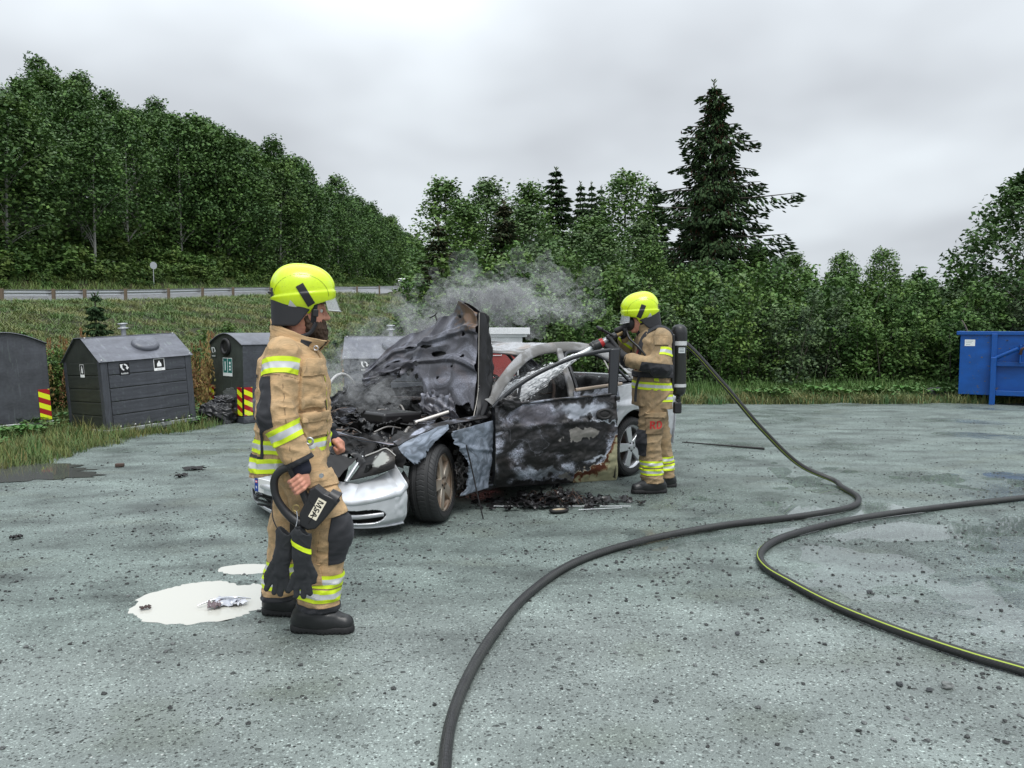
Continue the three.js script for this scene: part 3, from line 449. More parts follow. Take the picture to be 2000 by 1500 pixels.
// ---------- waste containers ----------
const grime = fnTex(512, 512, (u, v) => { const d = tnoise(u, v, 4), e = tnoise(u * 1, v, 22, 3), st = sstep(0.25, 0.6, tnoise(u, v * 0.12, 26, 8)) * 0.22, k = 0.86 + 0.12 * d + 0.08 * e; return [k + st * 0.6, k + st * 0.75, k + st * 0.5]; });
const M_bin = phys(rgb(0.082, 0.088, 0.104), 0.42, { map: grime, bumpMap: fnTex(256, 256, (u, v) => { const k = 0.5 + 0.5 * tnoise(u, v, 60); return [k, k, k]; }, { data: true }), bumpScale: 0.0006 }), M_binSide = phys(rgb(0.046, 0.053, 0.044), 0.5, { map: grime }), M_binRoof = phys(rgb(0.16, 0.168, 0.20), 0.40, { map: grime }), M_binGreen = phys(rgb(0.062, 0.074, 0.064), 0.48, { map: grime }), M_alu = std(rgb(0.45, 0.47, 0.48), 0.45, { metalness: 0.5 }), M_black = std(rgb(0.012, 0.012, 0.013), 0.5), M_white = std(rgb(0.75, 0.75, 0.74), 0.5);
function sticker(w, h, pxW, paint) { const t = canvasTex(pxW, Math.round(pxW * h / w), paint, { wrap: THREE.ClampToEdgeWrapping }); return [new THREE.PlaneGeometry(w, h), std(0xffffff, 0.5, { map: t })]; }
const loopLogo = (g, w, h, ink) => { g.strokeStyle = g.fillStyle = ink; g.lineWidth = w * 0.13; g.beginPath(); g.arc(w * 0.52, h * 0.36, w * 0.26, 0.55 * Math.PI, 1.15 * Math.PI); g.stroke(); g.beginPath(); g.arc(w * 0.52, h * 0.36, w * 0.26, 1.45 * Math.PI, 2.05 * Math.PI); g.stroke(); g.beginPath(); g.moveTo(w * 0.10, h * 0.10); g.lineTo(w * 0.42, h * 0.10); g.lineTo(w * 0.14, h * 0.42); g.fill(); g.beginPath(); g.moveTo(w * 0.62, h * 0.40); g.lineTo(w * 0.98, h * 0.36); g.lineTo(w * 0.78, h * 0.58); g.fill(); };
const M_chevron = std(0xffffff, 0.4, { map: canvasTex(128, 512, (g, w, h) => { g.fillStyle = '#a3141c'; g.fillRect(0, 0, w, h); g.fillStyle = '#e6f21e'; for (let k = -1; k < 4; k++) { g.beginPath(); const y = k * 180 + 30; g.moveTo(0, y); g.lineTo(w, y + 75); g.lineTo(w, y + 165); g.lineTo(0, y + 90); g.fill(); } }, { wrap: THREE.ClampToEdgeWrapping }) });
function chevron(parent, x, y, z, w, h, turn) { const o = part(parent, 'hazard_marker', new RoundedBoxGeometry(w, h, 0.006, 1, 0.002), M_black); o.position.set(x, y, z); o.rotation.y = turn; const f = part(o, 'stripes', new THREE.PlaneGeometry(w - 0.004, h - 0.004).translate(0, 0, 0.0045), M_chevron); return f; }
// container with a pitched roof; local +z is its panelled front, width along x
function roofedBin(name, label, pos, turn, tilt, o = {}) {
  const g = thing(name, label, 'waste container', pos, 0, o.group); g.quaternion.setFromEuler(new THREE.Euler(tilt[0], turn, tilt[1], 'ZXY'));
  const W = o.w ?? 1.39, D = o.d ?? 1.17, H = 1.07, R = 1.42, rz = 0.0, t = 0.94;
  part(g, 'base', merge([box(W + 0.06, 0.06, D + 0.06, 0, 0.055, 0), box(W + 0.02, 0.03, D + 0.02, 0, 0.012, 0)]), M_alu);
  part(g, 'body', box(W - 0.03, H - 0.08, D - 0.03, 0, 0.08 + (H - 0.08) / 2, 0, 0.004), M_binSide);
  // corner posts and planks of the front and the two ends
  for (const sx of [-1, 1]) for (const sz of [-1, 1]) part(g, 'corner_post', box(0.10, H - 0.085, 0.10, sx * (W / 2 - 0.05), 0.085 + (H - 0.085) / 2, sz * (D / 2 - 0.05), 0.01), M_bin);
  const ph = (H - 0.10) / 5;
  for (let k = 0; k < 5; k++) {
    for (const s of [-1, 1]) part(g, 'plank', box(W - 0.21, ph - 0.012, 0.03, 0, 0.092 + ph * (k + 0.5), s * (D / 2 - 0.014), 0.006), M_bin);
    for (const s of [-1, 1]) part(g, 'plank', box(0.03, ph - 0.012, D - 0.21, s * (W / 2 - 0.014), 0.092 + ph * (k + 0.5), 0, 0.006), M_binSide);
  }
  // roof: two slopes and gables
  const ov = 0.025, roofSide = (s) => sheet(1, 1, (u, v) => [lerp(-W / 2 - ov, W / 2 + ov, u), lerp(H - 0.005, R, v), s * lerp(D / 2 + ov, D * 0.10, v)]);
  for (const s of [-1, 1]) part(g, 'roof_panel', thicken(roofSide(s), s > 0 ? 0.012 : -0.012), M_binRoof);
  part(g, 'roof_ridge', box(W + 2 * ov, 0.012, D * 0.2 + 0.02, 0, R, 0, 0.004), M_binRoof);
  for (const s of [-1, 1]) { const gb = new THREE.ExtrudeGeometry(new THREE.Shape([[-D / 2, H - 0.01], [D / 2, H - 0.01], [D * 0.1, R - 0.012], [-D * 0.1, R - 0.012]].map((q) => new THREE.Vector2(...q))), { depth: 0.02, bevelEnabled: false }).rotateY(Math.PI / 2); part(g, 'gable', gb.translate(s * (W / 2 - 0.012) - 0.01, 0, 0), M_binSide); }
  // oval lid on the front slope
  const a = Math.atan2(R - H, D / 2 - D * 0.1), lid = part(g, 'lid', new THREE.LatheGeometry([[0.001, 0.075], [0.14, 0.075], [0.185, 0.062], [0.205, 0.03], [0.205, -0.02]].map((q) => new THREE.Vector2(...q)), 40).scale(1, 1, 0.82), M_binRoof);
  lid.position.set(0.12, lerp(H, R, 0.55), lerp(D / 2, D * 0.1, 0.55)); lid.rotation.x = Math.PI / 2 - a + 0.0; lid.rotation.x = a * 0 + (Math.PI / 2 - a) * 0 + Math.atan2(D * 0.4, R - H) * 0 + a;
  const vent = part(g, 'vent_pipe', new THREE.LatheGeometry([[0.035, 0], [0.035, 0.13], [0.075, 0.135], [0.075, 0.155], [0.04, 0.16], [0.04, 0.2], [0.07, 0.205], [0.07, 0.225], [0.001, 0.23]].map((q) => new THREE.Vector2(...q)), 24), M_alu);
  vent.position.set(0.05, R - 0.03, -0.15);
  // marks
  const put = (name, w, h, px, paint, x, y, z, ry) => { const [ge, ma] = sticker(w, h, px, paint), m = part(g, name, ge, ma); m.position.set(x, y, z); m.rotation.y = ry; };
  put('sign', 0.17, 0.18, 128, (c, w, h) => { c.fillStyle = '#fff'; c.fillRect(0, 0, w, h); c.fillStyle = '#111'; c.fillRect(6, 6, w - 12, h * 0.74); c.fillStyle = '#fff'; c.beginPath(); c.moveTo(w * 0.30, h * 0.66); c.quadraticCurveTo(w * 0.26, h * 0.36, w * 0.44, h * 0.30); c.lineTo(w * 0.42, h * 0.2); c.lineTo(w * 0.58, h * 0.2); c.lineTo(w * 0.56, h * 0.30); c.quadraticCurveTo(w * 0.74, h * 0.36, w * 0.70, h * 0.66); c.fill(); c.fillStyle = '#222'; c.font = '13px sans-serif'; c.textAlign = 'center'; c.fillText('Restavfall', w / 2, h * 0.93); }, 0.17, H - 0.11, D / 2 + 0.004, 0);
  put('logo', 0.15, 0.18, 128, (c, w, h) => { c.fillStyle = '#0e1014'; c.fillRect(0, 0, w, h); loopLogo(c, w, h, '#f2f2f2'); c.font = 'bold 26px sans-serif'; c.textAlign = 'center'; c.fillText('ReMidt', w / 2, h * 0.92); }, -0.36, H - 0.13, D / 2 + 0.004, 0);
  put('sign', 0.13, 0.19, 96, (c, w, h) => { c.fillStyle = '#fff'; c.fillRect(0, 0, w, h); c.fillStyle = '#111'; c.fillRect(5, 5, w - 10, h * 0.74); c.fillStyle = '#fff'; c.fillRect(w * 0.40, h * 0.14, w * 0.18, h * 0.5); c.fillRect(w * 0.33, h * 0.30, w * 0.32, h * 0.38); }, -W / 2 - 0.004, H - 0.13, 0.02, -Math.PI / 2);
  const rivets = []; for (let k = 0; k < 6; k++) rivets.push(new THREE.SphereGeometry(0.012, 8, 6).translate(lerp(-W / 2 + 0.2, W / 2 - 0.12, k / 5), 0.115, D / 2 + 0.003)); for (const [x, y] of [[-W / 2 + 0.02, 0.03], [W / 2 - 0.02, 0.03], [-W / 2 + 0.02, 0.97], [W / 2 - 0.02, 0.97]]) rivets.push(new THREE.SphereGeometry(0.01, 8, 6).translate(x, lerp(H, R, y) + 0.01, lerp(D / 2, D * 0.1, y) + 0.02));
  rivets.forEach((q) => part(g, 'bolt', q, M_white));
  return g;
}
roofedBin('waste_container', 'dark slatted waste container with pitched roof and round lid beside the grass', [-5.86, 0.0, -11.85], 0.93, [0.02, 0.055]);
roofedBin('waste_container', 'pitched roof waste container in the steam behind the burnt car', [-2.15, -0.03, -13.3], 0.12, [0, 0]);
// container with an arched top; local +z is the gable with the hole
function archBin(label, pos, turn, tilt, o = {}) {
  const g = thing('waste_container', label, 'waste container', pos, 0); g.quaternion.setFromEuler(new THREE.Euler(tilt[0], turn, tilt[1], 'ZXY'));
  const W = 1.05, D = o.d ?? 1.4, H = 1.26, A = 0.18, n = 16, sh = new THREE.Shape(); sh.moveTo(-W / 2, 0.12); sh.lineTo(W / 2, 0.12); sh.lineTo(W / 2, H); for (let k = 1; k <= n; k++) { const t = k / n; sh.lineTo(lerp(W / 2, -W / 2, t), H + A * Math.sin(Math.PI * t)); }
  part(g, 'base', merge([box(W + 0.05, 0.10, D + 0.05, 0, 0.06, 0)]), o.base ?? M_bin);
  part(g, 'body', new THREE.ExtrudeGeometry(sh, { depth: D - 0.04, bevelSize: 0.008, bevelThickness: 0.02, bevelSegments: 2 }).translate(0, 0, -D / 2 + 0.02), [o.gable ?? M_binGreen, M_bin]);
  part(g, 'lid', thicken(sheet(n, 1, (u, v) => [lerp(-W / 2 - 0.025, W / 2 + 0.025, u), H + 0.012 + A * 1.02 * Math.sin(Math.PI * u), lerp(-D / 2 - 0.03, D / 2 + 0.03, v)]), -0.018), M_binRoof);
  if (o.hole) {
    part(g, 'opening', new THREE.TorusGeometry(0.115, 0.035, 12, 32).translate(0.02, H - 0.03, D / 2 + 0.01), M_black); part(g, 'flap', new THREE.CylinderGeometry(0.11, 0.11, 0.02, 32).rotateX(Math.PI / 2).translate(0.02, H - 0.03, D / 2 + 0.012), M_black);
    const [ge, ma] = sticker(0.30, 0.30, 128, (c, w, h) => { c.fillStyle = '#eef2f0'; c.fillRect(0, 0, w, h); c.fillStyle = '#1f6f66'; c.fillRect(5, 5, w / 2 - 8, h * 0.78); c.fillRect(w / 2 + 3, 5, w / 2 - 8, h * 0.78); c.fillStyle = '#eef2f0'; c.fillRect(w * 0.2, h * 0.2, w * 0.1, h * 0.5); c.beginPath(); c.arc(w * 0.75, h * 0.28, w * 0.08, 0, 7); c.fill(); c.fillRect(w * 0.66, h * 0.42, w * 0.18, h * 0.1); c.fillRect(w * 0.66, h * 0.58, w * 0.18, h * 0.1); }); const m = part(g, 'sign', ge, ma); m.position.set(0.05, H - 0.36, D / 2 + 0.006);
    const [g2, m2] = sticker(0.16, 0.19, 96, (c, w, h) => { c.fillStyle = '#39423c'; c.fillRect(0, 0, w, h); loopLogo(c, w, h, '#e8ecea'); c.font = 'bold 20px sans-serif'; c.textAlign = 'center'; c.fillText('ReMidt', w / 2, h * 0.92); }); const l = part(g, 'logo', g2, m2); l.position.set(-0.40, H - 0.12, D / 2 + 0.006);
    const vent = part(g, 'vent_pipe', new THREE.LatheGeometry([[0.035, 0], [0.035, 0.13], [0.075, 0.135], [0.075, 0.155], [0.04, 0.16], [0.04, 0.2], [0.07, 0.205], [0.07, 0.225], [0.001, 0.23]].map((q) => new THREE.Vector2(...q)), 24), M_alu); vent.position.set(0.0, H + A - 0.03, -0.25);
  }
  for (const s of o.marks ?? [-1, 1]) { chevron(g, s * (W / 2 - 0.075), 0.36, D / 2 + 0.026, 0.15, 0.46, 0); if (o.side) chevron(g, s * (W / 2 + 0.012), 0.36, D / 2 - 0.07, 0.15, 0.46, s * Math.PI / 2); }
  return g;
}
archBin('dark arched waste container with round hole and hazard stripes beside the rubbish bag', [-4.22, 0, -13.1], -0.72, [0, 0.0], { hole: true, side: true });
archBin('plain dark arched waste container cut off beside the grass, hazard stripe on its corner', [-7.75, 0, -11.75], 0.62, [0.0, 0.05], { marks: [1], base: M_alu, gable: M_bin, d: 1.5 });
{ // red box with a white roof behind the car
  const [x, , z] = [-0.10, 0, -14.6], g = thing('clothes_container', 'low red container with a white overhanging roof behind the burnt car', 'container', [x - 0.25, -0.02, z], 0.03);
  const red = std(rgb(0.30, 0.055, 0.05), 0.6), wh = std(rgb(0.74, 0.75, 0.76), 0.45);
  part(g, 'body', box(0.96, 1.25, 0.9, -0.06, 0.64, 0), red); part(g, 'roof', merge([box(1.32, 0.12, 1.16, 0, 1.50, 0), box(1.22, 0.05, 1.06, 0, 1.415, 0)]), wh);
  part(g, 'fascia', box(1.02, 0.12, 0.03, -0.05, 1.33, 0.47), wh);
  for (const s of [-1, 1]) part(g, 'post', box(0.09, 1.40, 0.09, s * 0.5 - 0.02, 0.70, 0.44), wh);
  part(g, 'slot_frame', merge([box(0.012, 0.16, 0.012, -0.16, 1.13, 0.46), box(0.012, 0.16, 0.012, 0.14, 1.13, 0.46), box(0.31, 0.012, 0.012, -0.01, 1.05, 0.46)]), wh);
}
{ // rubbish bag
  const s = new THREE.SphereGeometry(0.27, 96, 64), p = s.attributes.position, v = new THREE.Vector3();
  for (let i = 0; i < p.count; i++) { v.fromBufferAttribute(p, i); const n = v.clone().normalize(), rdg = 1 - Math.abs(n3(n.x * 2.2 + n.y, n.y * 1.2, n.z * 2.2)), f = 1 + 0.16 * fbm3(n.x * 1.6, n.y * 1.6, n.z * 1.6) + 0.09 * rdg * rdg + 0.02 * (1 - 2 * Math.abs(n3(n.x * 5, n.y * 4, n.z * 5))); v.copy(n).multiplyScalar(0.27 * f); v.y *= 0.78; if (v.y < -0.16) v.y = -0.16; v.x *= 1.15; p.setXYZ(i, v.x, v.y + 0.16, v.z); }
  s.computeVertexNormals(); const a = survey(431, 826);
  const bag = thing('rubbish_bag', 'crumpled black plastic rubbish bag on the ground beside the arched container', 'rubbish bag', [a[0], 0, a[2]], 0.4);
  part(bag, 'bag', s, phys(rgb(0.014, 0.014, 0.016), 0.34));
  const k = new THREE.SphereGeometry(0.12, 40, 30), kp = k.attributes.position; for (let i = 0; i < kp.count; i++) { v.fromBufferAttribute(kp, i); const n = v.clone().normalize(); v.multiplyScalar(1 + 0.35 * n3(n.x * 4, n.y * 4, n.z * 4)); kp.setXYZ(i, v.x * 1.5 + 0.07, v.y * 0.6 + 0.37, v.z); } k.computeVertexNormals();
  part(bag, 'knotted_top', k, phys(rgb(0.05, 0.05, 0.055), 0.2));
}
{ // blue hook-lift container
  const paint = fnTex(512, 512, (u, v) => { const w = tnoise(u, v, 7), s = tnoise(u, v, 38, 3), chip = tnoise(u, v, 24, 6) > 0.56 && s > 0.1 ? 1 : 0, k = 1 + 0.10 * w + 0.04 * s; return chip ? [0.36, 0.33, 0.33] : [0.0, 0.30 * k, 0.60 * k]; });
  const blue = phys(0xffffff, 0.42, { map: paint }), g = thing('waste_skip', 'blue steel hook lift skip heaped with branches at the edge of the lot', 'skip', [10.22, 0, -15.05], -0.55);
  const W = 2.5, H = 1.46, D = 4.2;
  part(g, 'front_wall', box(W, 1.22, 0.05, 0, 0.155 + 0.61 + 0.03, 0), blue);
  for (const s of [-1, 1]) part(g, 'side_wall', box(0.05, 1.22, D, s * (W / 2 - 0.025), 0.80, -D / 2, 0.006), blue);
  part(g, 'rear_wall', box(W, 1.22, 0.05, 0, 0.80, -D, 0.006), blue); part(g, 'floor', box(W - 0.1, 0.05, D, 0, 0.22, -D / 2, 0.006), blue);
  part(g, 'top_rim', merge([box(W + 0.14, 0.075, 0.11, 0, H - 0.03, 0.0, 0.012), box(0.11, 0.075, D, -W / 2, H - 0.03, -D / 2 - 0.06, 0.012), box(0.11, 0.075, D, W / 2, H - 0.03, -D / 2 - 0.06, 0.012)]), blue);
  for (const s of [-1, 1]) { part(g, 'runner', box(0.10, 0.95, 0.16, s * 0.66, 0.475, 0.09, 0.012), blue); part(g, 'brace', merge([box(0.10, 0.5, 0.06, s * 0.66, 1.17, 0.055, 0.01)]), blue); }
  part(g, 'cross_beam', box(1.22, 0.09, 0.08, 0, 0.82, 0.07, 0.01), blue); part(g, 'lower_beam', box(1.22, 0.10, 0.10, 0, 0.24, 0.075, 0.01), blue);
  for (const s of [-1, 1]) { part(g, 'hook_strut', bar([s * 0.66, 0.92, 0.10], [s * 0.26, 1.13, 0.20], 0.04, 0.04, 6), blue); part(g, 'hook_plate', box(0.03, 0.36, 0.2, s * 0.22, 1.02, 0.12, 0.006), blue); }
  part(g, 'hook_bar', tube([[-0.22, 1.02, 0.2], [-0.19, 1.13, 0.25], [0, 1.18, 0.27], [0.19, 1.13, 0.25], [0.22, 1.02, 0.2]], 0.026, 30, 10), std(rgb(0.10, 0.06, 0.05), 0.55, { metalness: 0.4 }));
  part(g, 'hook_backing', box(0.40, 0.34, 0.03, 0, 1.0, 0.045, 0.006), blue);
  const [ge, ma] = sticker(0.18, 0.13, 96, (c, w, h) => { c.fillStyle = '#e9eceb'; c.fillRect(0, 0, w, h); c.fillStyle = '#9aa6ad'; for (let k = 0; k < 3; k++) c.fillRect(10, 14 + k * 18, w - 30 - k * 12, 6); }); const st = part(g, 'label_plate', ge, ma); st.position.set(-W / 2 + 0.17, 1.235, 0.029);
  const [g3, m3] = sticker(0.16, 0.07, 64, (c, w, h) => { c.fillStyle = '#d9dcda'; c.fillRect(0, 0, w, h); }); const s3 = part(g, 'label_plate', g3, m3); s3.position.set(0.33, 0.82, 0.113);
  // load of branches
  const r = rng(71), br = thing('branch_heap', 'heap of brown twigs and brushwood lying in the blue skip', 'brushwood', [11.0, 1.15, -16.4], -0.55), list = [];
  for (let k = 0; k < 420; k++) { const a = r() * 6.28, x = (r() - 0.42) * 2.2, z = (r() - 0.5) * 2.3, top = 0.1 + 0.42 * sstep(-0.3, 0.9, x), y = top * r(), l = 0.25 + 0.5 * r(), e = (r() - 0.45) * 0.9; list.push(bar([x, y, z], [clamp(x + Math.cos(a) * l, -1.1, 1.2), y + e * l * 0.5, z + Math.sin(a) * l], 0.011, 0.005, 4)); }
  const hb = part(br, 'twigs', merge(list), std(rgb(0.13, 0.085, 0.06), 0.9)); hb.userData.kind = 'stuff';
  solo('branch', 'bare grey branch sticking out over the left rim of the blue skip', 'branch', limb([[9.55, 1.1, -16.05], [9.42, 1.50, -15.95], [9.28, 1.70, -15.9]], [0.022, 0.018, 0.01], 6, 3), std(rgb(0.2, 0.17, 0.14), 0.9));
  solo('boulder', 'dark rounded rock beside the foot of the blue skip', 'rock', (() => { const q = new THREE.SphereGeometry(0.24, 30, 20), p = q.attributes.position, v = new THREE.Vector3(); for (let i = 0; i < p.count; i++) { v.fromBufferAttribute(p, i); const f = 1 + 0.25 * fbm3(v.x * 6, v.y * 6, v.z * 6); p.setXYZ(i, v.x * f * 1.2, v.y * f * 0.7 + 0.1, v.z * f); } q.computeVertexNormals(); return q.translate(8.95, 0, -16.2); })(), std(rgb(0.05, 0.05, 0.055), 0.8));
}
// ---------- hoses ----------
const M_hose = phys(rgb(0.045, 0.045, 0.047), 0.42, { map: fnTex(256, 512, (u, v) => { const d = sstep(0.0, 0.55, tnoise(u, v, 5) + 0.5 * tnoise(u, v, 40, 2)), k = 0.66 + 0.18 * tnoise(u, v, 60, 5); return mixc([k, k, k], [0.98, 1, 0.95], d * 0.75); }), bumpMap: fnTex(64, 64, (u, v) => { const k = 0.5 + 0.25 * Math.sin(u * 6.283 * 4) + 0.25 * Math.sin(v * 6.283 * 4); return [k, k, k]; }, { data: true, repeat: [6, 60] }), bumpScale: 0.0012 }), M_hoseLine = phys(rgb(0.36, 0.46, 0.06), 0.5);
function hoseGeo(pts, r, a0 = 0, a1 = Math.PI * 2, rad = 14, seg = 260) {
  const c = new THREE.CatmullRomCurve3(pts.map((p) => V(...p)), false, 'centripetal'), pos = [], uv = [], idx = [], up = V(0, 1, 0), L = c.getLength();
  for (let i = 0; i <= seg; i++) {
    const t = i / seg, P = c.getPointAt(t), T = c.getTangentAt(t), S = V().crossVectors(T, up).normalize(), N = V().crossVectors(S, T).normalize();
    for (let j = 0; j <= rad; j++) { const a = lerp(a0, a1, j / rad), q = P.clone().addScaledVector(S, Math.cos(a) * r).addScaledVector(N, Math.sin(a) * r); pos.push(q.x, q.y, q.z); uv.push(j / rad, t * L / 6); }
  }
  for (let i = 0; i < seg; i++) for (let j = 0; j < rad; j++) { const a = i * (rad + 1) + j, b = a + rad + 1; idx.push(a, a + 1, b, b, a + 1, b + 1); }
  return bgeo(pos, idx, { uv });
}
{
  const g1 = (px, py) => { const p = survey(px, py, 0.012); p[1] = 0.027; return p; };
  const h1 = [[0.985, 1.492, -7.235], [1.06, 1.512, -7.30], [1.20, 1.53, -7.45], [1.40, 1.52, -7.47], [1.62, 1.42, -7.36], [2.02, 1.02, -7.40], [2.46, 0.54, -7.48], [2.86, 0.18, -7.52], [3.16, 0.045, -7.42], ...[[1642, 952], [1676, 975], [1664, 992], [1560, 1012], [1410, 1030], [1255, 1060], [1125, 1102], [1035, 1162], [965, 1242], [912, 1332], [880, 1420], [868, 1510], [868, 1640]].map((q) => g1(...q))];
  const hose = thing('fire_hose', 'black fire hose running from the nozzle man across the gravel towards the camera', 'fire hose');
  part(hose, 'hose', hoseGeo(h1, 0.0245), M_hose); part(hose, 'stripe', hoseGeo(h1, 0.0252, -0.62, -0.42, 2), M_hoseLine);
  const h2 = [[2120, 962], [2000, 975], [1850, 992], [1700, 1012], [1590, 1035], [1510, 1062], [1484, 1090], [1500, 1116], [1545, 1143], [1625, 1185], [1750, 1236], [1900, 1287], [2000, 1316], [2150, 1362]].map((q) => g1(...q));
  const hose2 = thing('fire_hose', 'black fire hose with a lime stripe looping in from the open gravel', 'fire hose');
  part(hose2, 'hose', hoseGeo(h2, 0.0245), M_hose); part(hose2, 'stripe', hoseGeo(h2, 0.0252, 0.72, 0.98, 2), M_hoseLine);
}
// ---------- loose stones, puddles, litter ----------
const M_stone = std(0xffffff, 0.7, { map: fnTex(128, 128, (u, v) => { const k = 0.8 + 0.3 * tnoise(u, v, 14); return [k, k, k]; }) });
const stoneGeo = (seed, s = 1) => { const q = new THREE.IcosahedronGeometry(s, 1), p = q.attributes.position, v = new THREE.Vector3(); for (let i = 0; i < p.count; i++) { v.fromBufferAttribute(p, i); const f = 1 + 0.38 * n3(v.x * 1.3 / s + seed * 3.1, v.y * 1.3 / s, v.z * 1.3 / s); v.multiplyScalar(f); p.setXYZ(i, v.x * 1.15, v.y * 0.72, v.z); } q.computeVertexNormals(); return q; };
{
  const r = rng(88), m = new THREE.Matrix4(), q4 = new THREE.Quaternion(), per = [[], [], []];
  for (let k = 0; k < 32000; k++) {
    const z = -(2.2 + 11 * Math.pow(r(), 0.8)), x = (r() - 0.5) * 1.42 * -z; if (lotInside(x, z) < 0.1) continue;
    const loose = 1 - compact(x, z), band = clamp(0.07 + 0.75 * loose * sstep(-0.25, 0.35, fbm(x * 0.7, z * 1.4, 4)) + 0.34 * sstep(0.4, 2.2, x) * (1 - loose)); if (r() > band * lerp(1, 0.35, sstep(-6, -9, z))) continue;
    if (lotHeight(x, z) < -0.007) continue;
    const s = 0.0028 + 0.0078 * Math.pow(r(), 2.8) * (z > -6 ? 1 : 0.9), c = r(), t = c < 0.66 ? 0.03 + 0.05 * r() : 0.10 + 0.14 * r(); per[Math.floor(r() * 3)].push([x, lotHeight(x, z) + s * 0.35, z, s, rgb(t, t * 1.07, t * 1.06)]);
  }
  per.forEach((list, k) => { const im = new THREE.InstancedMesh(stoneGeo(k), M_stone, list.length); list.forEach(([x, y, z, s, c], i) => { q4.setFromEuler(new THREE.Euler((r() - 0.5) * 0.6, r() * 6.28, (r() - 0.5) * 0.6)); im.setMatrixAt(i, m.compose(V(x, y, z), q4, V(s, s, s))); im.setColorAt(i, c); }); im.name = numbered('gravel'); im.userData = { kind: 'stuff', label: 'dark loose stone chips strewn over the wet lot', category: 'gravel' }; im.castShadow = im.receiveShadow = true; scene.add(im); });
  const st = [[1849, 1346, 0.022, 'large pale grey stone lying in the open on the near gravel'], [1815, 1352, 0.012, 'small dark stone beside the large pale grey stone'], [1757, 1340, 0.013, 'flat grey stone left of the large pale grey stone'], [1698, 1158, 0.015, 'dark angular stone inside the loop of the lime striped hose'], [1440, 1240, 0.012, 'pair of dark stones below the hose loop, the larger one']];
  st.forEach(([px, py, s, label], k) => { const p = survey(px, py), o = solo('loose_stone', label, 'stone', stoneGeo(5 + k, s), std(k ? rgb(0.05, 0.055, 0.058) : rgb(0.17, 0.18, 0.175), 0.75)); o.position.set(p[0], lotHeight(p[0], p[2]) + s * 0.55, p[2]); o.rotation.y = k; });
}
function blob(cx, cz, rx, rz, seed, y, rough = 0.16) { const pos = [cx, y, cz], idx = [], n = 90; for (let k = 0; k < n; k++) { const a = k / n * 6.2832, f = 1 + rough * n2(Math.cos(a) * 1.3 + seed, Math.sin(a) * 1.3) + rough * 0.5 * n2(Math.cos(a) * 4 + seed, Math.sin(a) * 4) + rough * 0.22 * n2(Math.cos(a) * 11 + seed, Math.sin(a) * 11); pos.push(cx + Math.cos(a) * rx * f, y, cz + Math.sin(a) * rz * f); idx.push(0, 1 + (k + 1) % n, 1 + k); } return bgeo(pos, idx); }
{
  const milk = phys(rgb(0.54, 0.535, 0.485), 0.03, { ior: 1.33 });
  setting('milky_puddle', blob(PUD[0][0], PUD[0][1], PUD[0][2] * 1.3, PUD[0][3] * 1.3, 4, -0.009, 0.05), milk); setting('milky_puddle', blob(PUD[1][0], PUD[1][1], PUD[1][2] * 1.25, PUD[1][3] * 1.25, 9, -0.006, 0.05), milk);
  setting('rain_water', blob(3.3, -6.0, 2.7, 2.3, 21, -0.0012, 0.3), phys(rgb(0.97, 0.98, 0.98), 0.03, { transmission: 1, thickness: 0, ior: 1.33 }));
  const w = survey(60, 925); setting('puddle', blob(w[0] - 0.35, w[2] + 0.05, 1.15, 0.62, 14, 0.009, 0.28), phys(rgb(0.075, 0.078, 0.072), 0.04, { ior: 1.33 }));
}
